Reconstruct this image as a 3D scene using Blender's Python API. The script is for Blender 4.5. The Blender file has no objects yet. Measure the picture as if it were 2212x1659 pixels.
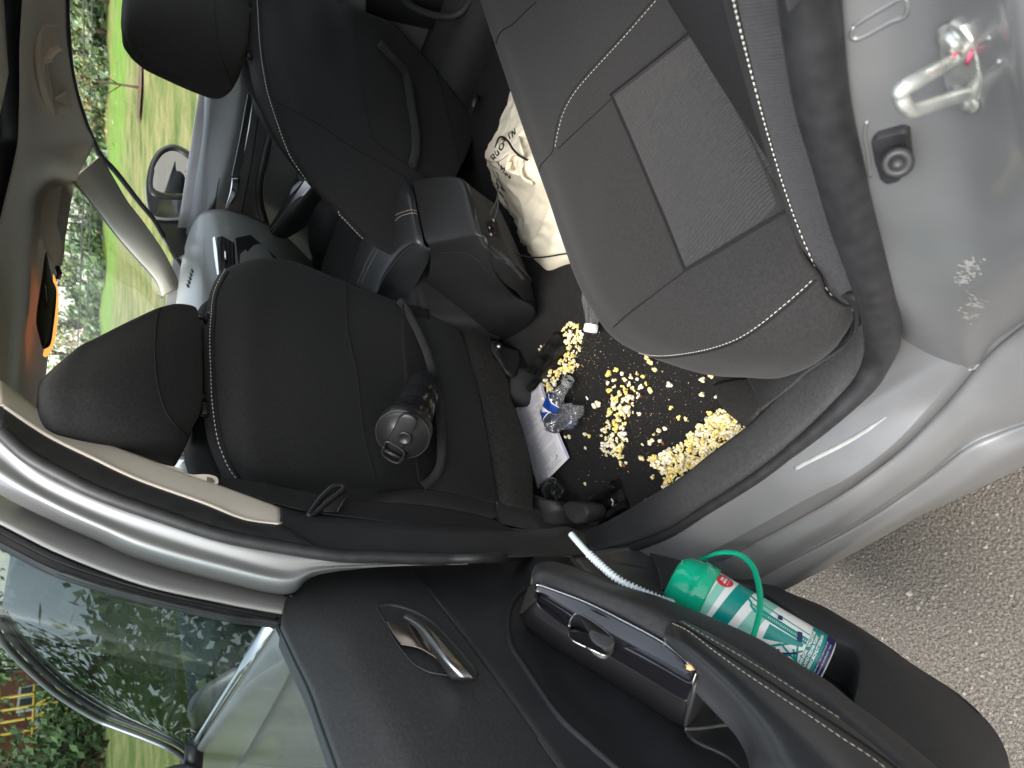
import bpy, bmesh, math, random
from mathutils import Vector as V, Matrix
from mathutils.bvhtree import BVHTree
PI=math.pi; rad=math.radians
S=bpy.context.scene; COL=S.collection
# ---------------------------------------------------------------- camera
F=1597.0
def _cambasis():
    r=lambda xp,yp: V((xp-829.5,1106-yp,F))
    p1=r(-387,141);p2=r(1626,141+.03*2013)
    up=p2.cross(p1).normalized()
    if up.y<0: up=-up
    mx=p1.normalized(); mx=(mx-up*up.dot(mx)).normalized()
    X=-mx; Z=up
    return X,X.cross(Z),Z
X_,Y_,Z_=_cambasis()
RCAM=Matrix((X_,Y_,Z_))
CAM=V((0,0,1.20))
cd=bpy.data.cameras.new('camera'); co=bpy.data.objects.new('camera',cd); COL.objects.link(co)
rt=RCAM@V((1,0,0)); upv=RCAM@V((0,1,0)); fw=RCAM@V((0,0,1))
m=Matrix((-upv,rt,-fw)).transposed().to_4x4(); m.translation=CAM
co.matrix_world=m; cd.sensor_width=36; cd.lens=F/2212*36; cd.clip_start=.02; cd.clip_end=2000
cd.dof.use_dof=True; cd.dof.focus_distance=1.25; cd.dof.aperture_fstop=9.0
S.camera=co
# ---------------------------------------------------------------- world, sun, exposure
SUN_EL,SUN_AZ=rad(55),rad(150)     # azimuth clockwise from +Y: behind the photographer
w=bpy.data.worlds.new("World"); S.world=w; w.use_nodes=True
nt=w.node_tree; nt.nodes.clear()
sk=nt.nodes.new('ShaderNodeTexSky'); sk.sky_type='NISHITA'; sk.sun_disc=False
sk.sun_elevation=SUN_EL; sk.sun_rotation=SUN_AZ; sk.air_density=1.6; sk.dust_density=4.0; sk.ozone_density=1.0
bg=nt.nodes.new('ShaderNodeBackground'); bg.inputs[1].default_value=.15
ow=nt.nodes.new('ShaderNodeOutputWorld')
hs=nt.nodes.new('ShaderNodeHueSaturation'); hs.inputs['Saturation'].default_value=.45
nt.links.new(sk.outputs[0],hs.inputs['Color']); nt.links.new(hs.outputs[0],bg.inputs[0]); nt.links.new(bg.outputs[0],ow.inputs[0])
sd=bpy.data.lights.new('sun','SUN'); sd.energy=1.0; sd.angle=rad(35); sd.color=(1,.96,.9)
so=bpy.data.objects.new('sun',sd); COL.objects.link(so)
sdir=V((math.sin(SUN_AZ)*math.cos(SUN_EL),math.cos(SUN_AZ)*math.cos(SUN_EL),math.sin(SUN_EL)))
so.rotation_euler=sdir.to_track_quat('Z','Y').to_euler(); so.location=sdir*30
S.view_settings.view_transform='Standard'; S.view_settings.look='None'; S.view_settings.exposure=1.62; S.view_settings.gamma=1
S.render.engine='CYCLES'
S.cycles.max_bounces=10; S.cycles.transparent_max_bounces=16; S.cycles.transmission_bounces=8; S.cycles.caustics_reflective=False; S.cycles.caustics_refractive=False
try: S.cycles.use_denoising=True
except Exception: pass
# ---------------------------------------------------------------- picture to place: a pixel and the surface it lies on
PROF=[(.0,.30),(.40,.30),(.55,.312),(.75,.335),(.95,.37),(1.03,.41),(1.12,.47),(1.24,.56),(1.30,.64),(1.36,.80),(1.6,1.6)]
def prof(z):
    if z<=PROF[0][0]: return PROF[0][1]
    for (a,b),(c,d) in zip(PROF,PROF[1:]):
        if z<=c: return b+(d-b)*(z-a)/(c-a)
    return PROF[-1][1]
def ray(px,py): return RCAM@(V((1659-py-829.5,1106-px,F))/F)
def solve(f,lo=.15,hi=9.0,n=400):
    a=lo; fa=f(a)
    for i in range(1,n+1):
        b=lo*(hi/lo)**(i/n); fb=f(b)
        if fa*fb<=0:
            for _ in range(40):
                c=(a+b)/2; fc=f(c)
                if fa*fc<=0: b=c
                else: a,fa=c,fc
            return (a+b)/2
        a,fa=b,fb
    return 2.0
ND=V((.743,.669,0)); NS=V((1,0,-.31)); NQ=V((1,0,-.31))
def P(px,py,k,v):
    d=ray(px,py)
    if k=='x': t=(v-CAM.x)/d.x
    elif k=='y': t=(v-CAM.y)/d.y
    elif k=='z': t=(v-CAM.z)/d.z
    elif k=='d': t=v
    elif k=='D': t=(v*.93-ND.dot(CAM))/ND.dot(d)          # the open door's inner face
    elif k=='S': t=(-1.359+v-NS.dot(CAM))/NS.dot(d)   # rear face of the driver's seat back
    elif k=='Q': t=(-1.245+v-NQ.dot(CAM))/NQ.dot(d)    # rear face of the passenger's seat back
    elif k=='s': t=solve(lambda t:(CAM+d*t).y-prof((CAM+d*t).z)-v)
    elif k=='m': t=solve(lambda t:(CAM+d*t).y-(2.16-prof((CAM+d*t).z))-v)
    elif k=='f': n=V((0,1,-.66)); t=(.334-.66*.952+v-n.dot(CAM))/n.dot(d)
    elif k=='w': # windscreen plane: x + .52*... 
        n=V((1,0,1.95)); c=-1.66+1.95*1.285+v; t=(c-n.dot(CAM))/n.dot(d)
    return CAM+d*t
def PL(pts,k=None,v=None):
    return [p if isinstance(p,V) else (P(*p) if len(p)==4 else P(p[0],p[1],k,(p[2] if len(p)==3 else v))) for p in pts]
def cr(p,n,closed=False):
    N=len(p); out=[]
    seg=N if closed else N-1
    L=[(p[(i+1)%N]-p[i]).length**.5+1e-9 for i in range(seg)]
    T=sum(L)
    for q in range(n):
        s=T*q/(n if closed else n-1); i=0
        while i<seg-1 and s>L[i]: s-=L[i]; i+=1
        t=min(1,s/L[i])
        if closed: a,b,c,d=p[(i-1)%N],p[i],p[(i+1)%N],p[(i+2)%N]
        else: a=p[max(i-1,0)];b=p[i];c=p[i+1];d=p[min(i+2,N-1)]
        out.append(.5*((2*b)+(c-a)*t+(2*a-5*b+4*c-d)*t*t+(3*b-a-3*c+d)*t**3))
    return out
def lin(p,n):
    L=[(b-a).length for a,b in zip(p,p[1:])]; T=sum(L); out=[]
    for q in range(n):
        s=T*q/(n-1); i=0
        while i<len(L)-1 and s>L[i]: s-=L[i]; i+=1
        out.append(p[i].lerp(p[i+1],min(1,s/max(L[i],1e-9))))
    return out
# ---------------------------------------------------------------- things and parts
def tag(o,label=None,cat=None,group=None,kind=None):
    if label: o['label']=label
    if cat: o['category']=cat
    if group: o['group']=group
    if kind: o['kind']=kind
    return o
def thing(name,label,cat,loc=(0,0,0),group=None):
    o=bpy.data.objects.new(name,None); COL.objects.link(o); o.location=loc; o.empty_display_size=.05
    return tag(o,label,cat,group)
WORLD={}
def wl(p):
    if p is None: return V((0,0,0))
    if p.name in WORLD: return WORLD[p.name]
    return V(p.location)+(wl(p.parent) if p.parent else V((0,0,0)))
def link(name,me,mat,parent=None,smooth=True):
    o=bpy.data.objects.new(name,me); COL.objects.link(o)
    if mat is not None:
        for q in (mat if isinstance(mat,(list,tuple)) else [mat]): me.materials.append(q)
    if smooth:
        for f in me.polygons: f.use_smooth=True
    if parent is not None:
        o.parent=parent; w_=wl(parent)
        if w_.length>0: me.transform(Matrix.Translation(-w_))
    return o
def mesh(vs,fs,name='m'):
    me=bpy.data.meshes.new(name); me.from_pydata([tuple(v) for v in vs],[],fs); me.update(); return me
class MB:
    def __init__(s): s.v=[];s.f=[];s.mi=[]
    def add(s,vs,fs,mi=0):
        o=len(s.v); s.v+=[V(v) for v in vs]; s.f+=[[i+o for i in f] for f in fs]; s.mi+=[mi]*len(fs); return s
    def grid(s,g,cu=False,cv=False,mi=0):
        nu=len(g);nv=len(g[0]); fs=[]
        for i in range(nu if cu else nu-1):
            for j in range(nv if cv else nv-1):
                i2=(i+1)%nu;j2=(j+1)%nv
                fs.append((i*nv+j,i*nv+j2,i2*nv+j2,i2*nv+j))
        return s.add([p for r in g for p in r],fs,mi)
    def tube(s,p,r,n=8,cap=True,mi=0,flat=1,up=None):
        if len(p)<2: print('short tube'); return s
        N=len(p); ring=[]; prev=None
        for i in range(N):
            t=(p[min(i+1,N-1)]-p[max(i-1,0)]).normalized()
            if prev is None: a=(up if up is not None else (V((0,0,1)) if abs(t.z)<.9 else V((1,0,0))))
            else: a=prev
            a=(a-t*a.dot(t)).normalized(); b=t.cross(a); prev=a
            rr=r[i] if isinstance(r,(list,tuple)) else r
            ring.append([p[i]+a*math.cos(2*PI*k/n)*rr*flat+b*math.sin(2*PI*k/n)*rr for k in range(n)])
        s.grid(ring,cv=True,mi=mi)
        if cap:
            o=len(s.v)-N*n; s.f.append([o+k for k in range(n)]); s.f.append([o+(N-1)*n+k for k in reversed(range(n))]); s.mi+=[mi,mi]
        return s
    def lathe(s,prof_,o,ax,n=32,mi=0):
        ax=ax.normalized(); a=ax.orthogonal().normalized(); b=ax.cross(a)
        s.grid([[o+ax*h+(a*math.cos(2*PI*k/n)+b*math.sin(2*PI*k/n))*r for k in range(n)] for r,h in prof_],cv=True,mi=mi); return s
    def box(s,c,h,rot=None,mi=0):
        rot=rot or Matrix.Identity(3); vs=[c+rot@V((x*h[0],y*h[1],z*h[2])) for x in(-1,1) for y in(-1,1) for z in(-1,1)]
        return s.add(vs,[(0,1,3,2),(4,6,7,5),(0,4,5,1),(2,3,7,6),(0,2,6,4),(1,5,7,3)],mi)
    def prism(s,poly,off,mi=0):
        n=len(poly)
        if n<3: print('thin prism',n); return s
        s.add(list(poly)+[p+off for p in poly],[list(range(n)),list(reversed(range(n,2*n)))]+[(i,i+n,(i+1)%n+n,(i+1)%n) for i in range(n)],mi); return s
    def build(s,name,mat,parent=None,smooth=True,bevel=0,sub=0,solid=0,fix=True,seg=2):
        if not s.f: print('empty mesh',name)
        me=mesh(s.v,s.f)
        for p,mi in zip(me.polygons,s.mi): p.material_index=mi
        if fix:
            bm=bmesh.new(); bm.from_mesh(me); bmesh.ops.recalc_face_normals(bm,faces=bm.faces); bm.to_mesh(me); bm.free()
        o=link(name,me,mat,parent,smooth)
        if bevel:
            b=o.modifiers.new('b','BEVEL'); b.width=bevel; b.segments=seg; b.limit_method='ANGLE'; b.angle_limit=rad(40)
        if solid:
            b=o.modifiers.new('s','SOLIDIFY'); b.thickness=abs(solid); b.offset=-1 if solid>0 else 1
        if sub:
            b=o.modifiers.new('u','SUBSURF'); b.levels=sub; b.render_levels=sub
        return o
def patch(rows,nu=24,nv=24,k=None,v=None):
    rows=[cr(PL(r,k,v),nv) for r in rows]
    cols=[cr([r[j] for r in rows],nu) for j in range(nv)]
    return [[cols[j][i] for j in range(nv)] for i in range(nu)]
def tocam_fix(o):
    """turn the mesh so that its faces look at the open side"""
    me=o.data; w_=wl(o.parent) if o.parent else V((0,0,0))
    s=sum((CAM-(f.center+w_)).dot(f.normal)*f.area for f in me.polygons)
    if s<0: me.flip_normals()
def gridobj(name,g,mat,parent,solid=.006,mi=0):
    mb=MB().grid(g); o=mb.build(name,mat,parent,fix=False); tocam_fix(o)
    if solid:
        b=o.modifiers.new('s','SOLIDIFY'); b.thickness=solid; b.offset=-1
    return o
def wverts(o):
    w_=wl(o.parent) if o.parent else V((0,0,0)); return [v.co+w_ for v in o.data.vertices]
def bvh(*os):
    vs=[];fs=[]
    for o in os:
        k=len(vs); vs+=wverts(o); fs+=[[i+k for i in p.vertices] for p in o.data.polygons]
    return BVHTree.FromPolygons(vs,fs)
def on(b,pts,n=None,off=.001,dense=None):
    """drop a traced line on to a built surface"""
    q=[V((x,y,0)) for x,y in pts]; q=cr(q,n) if n else q
    out=[];
    for p in q:
        d=ray(p.x,p.y); h=b.ray_cast(CAM,d.normalized())
        if h[0] is not None:
            nn=h[1]
            if nn.dot(d)>0: nn=-nn
            out.append(h[0]+nn*off)
    return out
def hitn(b,x,y):
    d=ray(x,y); h=b.ray_cast(CAM,d.normalized())
    if h[0] is None: return None,None
    nn=h[1]
    if nn.dot(d)>0: nn=-nn
    return h[0],nn
def line(name,b,pts,r,mat,parent,n=40,off=.0,flat=1,nn=6):
    p=on(b,pts,n,off)
    if len(p)<2: return None
    return MB().tube(p,r,nn,flat=flat).build(name,mat,parent)
def stitches(name,b,pts,mat,parent,step=.006,ln=.0042,r=.0007,off=.0008,n=200):
    p=on(b,pts,n,off)
    if len(p)<2: print('no stitch',name,pts[:1]); return None
    L=sum((c-a).length for a,c in zip(p,p[1:])); k=max(2,int(L/step)); q=lin(p,k*4+1); mb=MB()
    # each stitch a short thread
    for i in range(k):
        a=q[4*i]; c=q[4*i+3]; a2=a.lerp(c,.0); c2=a+(c-a)*min(1.35,ln/max((c-a).length,1e-6))
        mb.tube([a2,(a2+c2)/2+(CAM-a2).normalized()*r*.6,c2],[r*.6,r,r*.6],5)
    return mb.build(name,mat,parent)
# ---------------------------------------------------------------- materials
def srgb(h):
    h=h.lstrip('#'); c=[int(h[i:i+2],16)/255 for i in (0,2,4)]
    return tuple(x/12.92 if x<=.04045 else ((x+.055)/1.055)**2.4 for x in c)
def mat(name,col,rough=.6,metal=0,nscale=0,namt=0,bump=0,bscale=300,bdist=.001,col2=None,sheen=0,coat=0,spec=.5,wave=None,detail=3,trans=0,ior=1.45,sss=0,stretch=None,alpha=1,rvar=0):
    m=bpy.data.materials.new(name); m.use_nodes=True; n=m.node_tree; b=n.nodes['Principled BSDF']; L=n.links.new
    b.inputs['Base Color'].default_value=(*col,1); b.inputs['Roughness'].default_value=rough; b.inputs['Metallic'].default_value=metal
    b.inputs['Specular IOR Level'].default_value=spec; b.inputs['Sheen Weight'].default_value=sheen; b.inputs['Coat Weight'].default_value=coat
    b.inputs['Transmission Weight'].default_value=trans; b.inputs['IOR'].default_value=ior; b.inputs['Coat Roughness'].default_value=.06; b.inputs['Alpha'].default_value=alpha
    if sss: b.inputs['Subsurface Weight'].default_value=sss; b.inputs['Subsurface Radius'].default_value=(.01,.008,.005)
    tc=n.nodes.new('ShaderNodeTexCoord'); mp=n.nodes.new('ShaderNodeMapping'); L(tc.outputs['Object'],mp.inputs[0])
    if stretch: mp.inputs['Scale'].default_value=stretch
    def noise(sc,de=3):
        t=n.nodes.new('ShaderNodeTexNoise'); t.inputs['Scale'].default_value=sc; t.inputs['Detail'].default_value=de; L(mp.outputs[0],t.inputs[0]); return t
    if namt or col2:
        c2=col2 or tuple(min(1,x*(1+namt)) for x in col); c1=col if col2 else tuple(x*(1-namt) for x in col)
        t=noise(nscale,detail); r=n.nodes.new('ShaderNodeValToRGB'); r.color_ramp.elements[0].position=.35; r.color_ramp.elements[1].position=.65
        r.color_ramp.elements[0].color=(*c1,1); r.color_ramp.elements[1].color=(*c2,1); L(t.outputs[0],r.inputs[0]); L(r.outputs[0],b.inputs['Base Color'])
    if rvar:
        t=noise(9,6); r=n.nodes.new('ShaderNodeMapRange'); r.inputs['To Min'].default_value=max(0,rough-rvar); r.inputs['To Max'].default_value=rough+rvar; L(t.outputs[0],r.inputs[0]); L(r.outputs[0],b.inputs['Roughness'])
    hgt=None
    if wave:
        sc,ax,am=wave; t=n.nodes.new('ShaderNodeTexWave'); t.bands_direction=ax; t.inputs['Scale'].default_value=sc; t.inputs['Distortion'].default_value=.6; t.inputs['Detail'].default_value=1; t.inputs['Detail Scale'].default_value=3; L(mp.outputs[0],t.inputs[0])
        bb=n.nodes.new('ShaderNodeBump'); bb.inputs['Strength'].default_value=am; bb.inputs['Distance'].default_value=.0015; L(t.outputs[0],bb.inputs['Height']); hgt=bb
    if bump:
        t=noise(bscale,4); bb=n.nodes.new('ShaderNodeBump'); bb.inputs['Strength'].default_value=bump; bb.inputs['Distance'].default_value=bdist; L(t.outputs[0],bb.inputs['Height'])
        if hgt: L(hgt.outputs[0],bb.inputs['Normal'])
        hgt=bb
    if hgt: L(hgt.outputs[0],b.inputs['Normal'])
    return m
def emis(m,col,st):
    b=m.node_tree.nodes['Principled BSDF']; b.inputs['Emission Color'].default_value=(*col,1); b.inputs['Emission Strength'].default_value=st; return m
def glassmat(name,tint,refl=1.0,ior=1.5):
    m=bpy.data.materials.new(name); m.use_nodes=True; n=m.node_tree; n.nodes.clear(); L=n.links.new
    o=n.nodes.new('ShaderNodeOutputMaterial'); t=n.nodes.new('ShaderNodeBsdfTransparent'); t.inputs[0].default_value=(*tint,1)
    g=n.nodes.new('ShaderNodeBsdfGlossy'); g.inputs['Roughness'].default_value=.01; g.inputs[0].default_value=(refl,refl,refl,1); f=n.nodes.new('ShaderNodeFresnel'); f.inputs[0].default_value=ior
    x=n.nodes.new('ShaderNodeMixShader'); L(f.outputs[0],x.inputs[0]); L(t.outputs[0],x.inputs[1]); L(g.outputs[0],x.inputs[2]); L(x.outputs[0],o.inputs[0]); return m
M={}
rnd=random.Random(5)
M['seat']=mat('seat_fabric',(.0128,.0134,.0142),.9,nscale=260,namt=.22,bump=.6,bscale=700,bdist=.0008,sheen=.05,spec=.3,detail=8)
M['seat_side']=mat('seat_side_fabric',(.018,.0187,.0195),.9,nscale=260,namt=.22,bump=.6,bscale=700,bdist=.0008,sheen=.05,spec=.3,detail=8)
M['suede']=mat('rear_cloth',(.0158,.0157,.0160),.92,nscale=260,namt=.24,bump=.7,bscale=420,bdist=.0007,sheen=.06,detail=6)
M['rib']=mat('ribbed_cloth',(.029,.029,.0305),.92,nscale=300,namt=.16,bump=.4,bscale=700,bdist=.0006,sheen=.05,wave=(62,'Y',.85))
M['twill']=mat('twill_cloth',(.040,.040,.044),.92,nscale=320,namt=.2,bump=.3,bscale=900,bdist=.0005,sheen=.05,wave=(110,'DIAGONAL',.35))
M['hem']=mat('dark_hem',(.02,.02,.021),.9,bump=.4,bscale=800)
M['carpet']=mat('carpet',(.0085,.0085,.009),.95,nscale=260,namt=.6,bump=1,bscale=500,bdist=.003)
M['flap']=mat('felt_flap',(.024,.023,.022),.95,nscale=300,namt=.5,bump=.8,bscale=500,bdist=.001)
M['plastic']=mat('dark_plastic',(.022,.023,.025),.5,bump=.35,bscale=420,bdist=.0006,nscale=14,namt=.15,rvar=.08)
M['conp']=mat('console_plastic',(.013,.0135,.0145),.5,bump=.5,bscale=300,bdist=.0007,nscale=200,namt=.15,rvar=.06)
M['plastic2']=mat('grained_plastic',(.032,.0325,.034),.52,bump=.7,bscale=230,bdist=.0009,nscale=210,namt=.14,rvar=.08)
M['leather']=mat('leather',(.022,.024,.026),.36,bump=.3,bscale=380,bdist=.0006,rvar=.06)
M['dtrim']=mat('upper_door_trim',(.08,.085,.085),.32,spec=.9,bump=.4,bscale=300,bdist=.0006)
M['dash']=mat('dash_plastic',(.26,.275,.265),.30,spec=1.0,bump=.4,bscale=300,bdist=.0006)
M['rubber']=mat('rubber_seal',(.022,.022,.024),.45,nscale=60,namt=.2,bump=.15,bscale=200)
M['gloss']=mat('gloss_black',(.006,.006,.008),.05,coat=1)
M['paint']=mat('silver_paint',(.27,.273,.278),.36,metal=.62,nscale=4,namt=.14,coat=.25,rvar=.12,detail=12)
M['paintdirt']=mat('dusty_paint',(.40,.40,.41),.42,metal=.45,nscale=14,namt=.10,coat=.2,detail=8,rvar=.12)
M['chrome']=mat('chrome',(.75,.75,.76),.12,metal=1)
M['satin']=mat('satin_metal',(.45,.45,.46),.28,metal=1)
M['zinc']=mat('zinc_plate',(.72,.74,.70),.28,metal=.8,nscale=40,namt=.25,rvar=.1)
M['head']=mat('headliner',(.80,.77,.70),.95,bump=.5,bscale=900,bdist=.0006,nscale=500,namt=.08)
M['beige']=mat('beige_plastic',(.70,.63,.54),.6,bump=.2,bscale=400,bdist=.0005)
M['apillar']=mat('pale_pillar_cover',(.42,.40,.35),.6,bump=.15,bscale=400,bdist=.0005)
M['thread']=mat('white_thread',(.62,.60,.55),.8)
M['thread2']=mat('tan_thread',(.45,.41,.34),.8)
M['backcloth']=mat('backrest_cloth',(.024,.024,.025),.95,nscale=240,namt=.22,bump=.6,bscale=600,bdist=.0006,spec=.2,detail=3)
M['seam']=mat('seam',(.006,.006,.007),.9)
M['belt']=mat('webbing',(.008,.008,.009),.6,bump=.5,bscale=600,bdist=.0006,wave=(150,'Z',.3))
M['black']=mat('black_plastic',(.010,.010,.011),.35,rvar=.08)
M['steel']=mat('grimy_steel',(.03,.03,.03),.35,metal=.6,nscale=40,namt=.7)
M['paper']=mat('paper',(.75,.75,.78),.8,nscale=8,namt=.04)
M['ink']=mat('ink',(.30,.30,.34),.8)
M['white']=mat('white_plastic',(.75,.75,.75),.4)
M['bluelabel']=mat('blue_label',(.01,.05,.30),.35,nscale=50,namt=.2)
M['canvas']=mat('canvas',(.86,.80,.64),.95,bump=.6,bscale=700,bdist=.0006,nscale=700,namt=.08)
def clearmat(name,tint,haze=.12,ior=1.5,rough=.06):
    m=glassmat(name,tint,1.0,ior); n=m.node_tree; L=n.links.new; x=[q for q in n.nodes if q.type=='MIX_SHADER'][0]; o=[q for q in n.nodes if q.type=='OUTPUT_MATERIAL'][0]
    [q for q in n.nodes if q.type=='BSDF_GLOSSY'][0].inputs['Roughness'].default_value=rough
    d=n.nodes.new('ShaderNodeBsdfTranslucent'); d.inputs[0].default_value=(.9,.93,.95,1); d2=n.nodes.new('ShaderNodeBsdfDiffuse'); d2.inputs[0].default_value=(.85,.88,.9,1)
    a=n.nodes.new('ShaderNodeMixShader'); L(d.outputs[0],a.inputs[1]); L(d2.outputs[0],a.inputs[2]); y=n.nodes.new('ShaderNodeMixShader'); y.inputs[0].default_value=haze; L(x.outputs[0],y.inputs[1]); L(a.outputs[0],y.inputs[2]); L(y.outputs[0],o.inputs[0]); return m
M['clear']=clearmat('clear_plastic',(.95,.96,.96),.10)
M['glass']=glassmat('window_glass',(.93,.96,.95))
M['frontglass']=glassmat('front_window_glass',(.15,.19,.20),ior=1.55)
M['tint']=glassmat('door_glass',(.42,.50,.50),ior=1.42)
# ================================================================ THE CAR
car=thing('car','silver car with its rear door open, black cloth seats and popcorn spilled on the floor','car',(-.9,1.08,0))
WHOLE=[]
# ---- sill and door opening, traced along the opening from the centre pillar back and up the wheel arch
L0=[(1249,1150,.34),(1310,1128,.36),(1448,1048,.40),(1530,986,.40),(1615,922,.40),(1680,858,.40),(1734,804,.40),(1790,762,.41),(1832,715,.43),(1842,650,.47)]
L1=[(1200,1192,.40),(1300,1190,.40),(1426,1155,.40),(1530,1090,.40),(1625,1027,.40),(1700,970,.40),(1780,903,.40),(1853,833,.40),(1881,771,.415),(1884,720,.43)]
L2=[(1200,1206,.40),(1300,1203,.40),(1426,1167,.40),(1535,1104,.40),(1640,1041,.40),(1730,970,.40),(1800,910,.40),(1881,833,.40),(1915,765,.41),(1924,714,.43)]
def up(l,dz): return [(x,y,z+dz) for x,y,z in l]
def wp(l,n=40,dz=0,dy=0): return cr([P(x,y,'z',z)+V((0,dy,dz)) for x,y,z in l],n)
N=60
a0=wp(L0,N); a1=wp(L1,N)
g=[[p+V((0,0.03,-.14)) for p in a0],[p+V((0,0.004,-.02)) for p in a0],a0,[p.lerp(q,.5)+V((0,0,.007)) for p,q in zip(a0,a1)],[p.lerp(q,.93)+V((0,0,.004)) for p,q in zip(a0,a1)],[q+V((0,0,-.012)) for q in a1]]
trim=gridobj('sill_trim',[cr(list(c),16) for c in zip(*g)],M['plastic2'],car,.003)
# seal: a rubber bead between trim and paint, the whole way round the opening
SEAL=[P(x,y,'x',-.955) for x,y in [(0,930),(60,985),(140,1030),(219,1068),(350,1115),(480,1157),(613,1183),(726,1200),(811,1203),(960,1207),(1074,1204)]]
SEAL+=[P(1200,1200,'z',.405),P(1300,1197,'z',.403),P(1426,1161,'z',.40),P(1532,1097,'z',.40),P(1632,1034,'z',.40),P(1715,970,'z',.40),P(1790,907,'z',.40),P(1867,833,'z',.402),P(1900,765,'z',.42),P(1906,714,'s',.005),P(1886,620,'s',0),P(1843,485,'s',0),P(1810,355,'s',0),P(1775,215,'s',0),P(1748,0,'s',0),P(1735,-160,'s',0),P(1720,-320,'s',0)]
sl=cr(SEAL,220)
rs=[.0075]*220
for i in range(220):
    f=i/219
    if f>.62: rs[i]=.0075+.010*min(1,(f-.62)/.12)
    if f<.30: rs[i]=.009
seal=MB().tube(sl,rs,14).build('door_seal',M['rubber'],car)
# painted sill steps
gA=[(1250,1380,.37),(1400,1296,.37),(1559,1209,.37),(1730,1117,.37),(1834,1056,.37),(1942,975,.37),(2042,875,.38),(2127,776,.40),(2230,690,.42),(2400,560,.46)]
gC=[(1250,1320,.385),(1400,1262,.385),(1559,1182,.385),(1730,1088,.385),(1834,1034,.385),(1930,962,.385),(2022,866,.39),(2100,772,.41),(2200,680,.43),(2380,545,.47)]
gB=[(1250,1450,.33),(1450,1347,.33),(1640,1245,.33),(1745,1188,.33),(1853,1131,.33),(1994,1038,.33),(2089,962,.335),(2160,930,.33),(2260,895,.33),(2500,800,.33)]
gL=[(1250,1500,.27),(1500,1372,.27),(1692,1273,.27),(1840,1193,.27),(1994,1107,.27),(2100,1058,.27),(2212,1003,.27),(2330,945,.27),(2450,885,.27),(2600,810,.27)]
def wpl(l,dz=0,dy=0,dx=0): return [p+V((dx,dy,dz)) for p in wp(l,N)]
l2=wpl(L2)
c_,a_,b_,d_=wpl(gC),wpl(gA),wpl(gB),wpl(gL)
rows=[[p+V((0,.02,-.004)) for p in l2],[p+V((0,.004,-.001)) for p in l2],[p.lerp(q,.5)+V((0,0,.002)) for p,q in zip(l2,c_)],[p.lerp(q,.93)+V((0,0,.002)) for p,q in zip(l2,c_)],c_,
 [p+V((0,.002,-.004)) for p in a_],a_,[p.lerp(q,.18)+V((0,-.001,.009)) for p,q in zip(a_,b_)],[p.lerp(q,.55)+V((0,-.004,.013)) for p,q in zip(a_,b_)],[p.lerp(q,.9)+V((0,-.001,.007)) for p,q in zip(a_,b_)],
 b_,[p.lerp(q,.12)+V((0,-.003,.009)) for p,q in zip(b_,d_)],[p.lerp(q,.5)+V((0,-.008,.015)) for p,q in zip(b_,d_)],[p.lerp(q,.85)+V((0,-.004,.006)) for p,q in zip(b_,d_)],d_,[p+V((0,.004,-.012)) for p in d_],[p+V((0,.05,-.03)) for p in d_],[p+V((0,.12,-.04)) for p in d_]]
sill=gridobj('sill',[cr(list(c),90) for c in zip(*rows)],M['paint'],car,.002)
sb=bvh(sill)
for q in ([(1275,1458),(1460,1352),(1640,1249),(1853,1136),(1994,1042),(2080,975)],[(1559,1213),(1730,1121),(1834,1060),(1930,990)]): line('sill_groove',sb,q,.0011,mat('groove_dirt',(.10,.09,.08),.9),sill,60,0)
# worn scratch on the sill
sc=[(1718,1012),(1760,990),(1820,960),(1870,930),(1915,900)]
p_=on(sb,sc,30,.0006); MB().tube(p_,[.0034*min(1,(30-i)/9+.15) for i in range(len(p_))],6,flat=.12,up=V((0,0,1))).build('scratch',mat('bare_scratch',(.27,.29,.285),.6,nscale=60,namt=.15),sill)
# ---- rear jamb (wheel-arch side of the opening) with striker and buffer
J0=[(1924,714,.0),(1912,640,0),(1881,497,0),(1843,379,0),(1815,237,0),(1800,110,0),(1791,0,0),(1784,-160,0),(1776,-320,0)]
Jm=[(2075,790,-.045),(2050,660,-.040),(2010,520,-.034),(1985,400,-.028),(1965,260,-.024),(1950,120,-.022),(1940,0,-.022),(1925,-160,-.022),(1910,-320,-.022)]
Jn=[(2160,730,-.070),(2140,640,-.064),(2110,520,-.058),(2095,400,-.052),(2080,260,-.048),(2065,120,-.046),(2050,0,-.046),(2030,-160,-.046),(2010,-320,-.046)]
Jr=[(2300,640,-.10),(2262,560,-.095),(2228,470,-.092),(2200,330,-.090),(2180,200,-.090),(2160,100,-.090),(2142,0,-.090),(2115,-160,-.09),(2085,-320,-.09)]
Jo=[(2420,560,-.115),(2370,470,-.115),(2330,380,-.115),(2300,280,-.115),(2280,180,-.115),(2262,90,-.115),(2250,0,-.115),(2225,-160,-.115),(2190,-320,-.115)]
jr=[]
for r,w0 in ((J0,0),(Jm,0),(Jn,0),(Jr,0),(Jo,0)):
    q=[P(x,y,'s',v) for x,y,v in r]; h0,n0=hitn(sb,r[0][0],r[0][1])
    if h0 is not None: q[0]=h0; q=[h0+V((-.004,-.001,-.012))]+q
    else: q=[q[0]+V((-.004,-.001,-.012))]+q
    jr.append(cr(q,70))
j2=[p+V((.10,-.005,-.0)) for p in jr[-1]]
jr=[[p+V((0,.02,0)) for p in jr[0]],*jr,j2]
gj=[cr(list(c),50) for c in zip(*jr)]
jamb=gridobj('rear_jamb',gj,M['paint'],car,.002)
jb=bvh(jamb)
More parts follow.
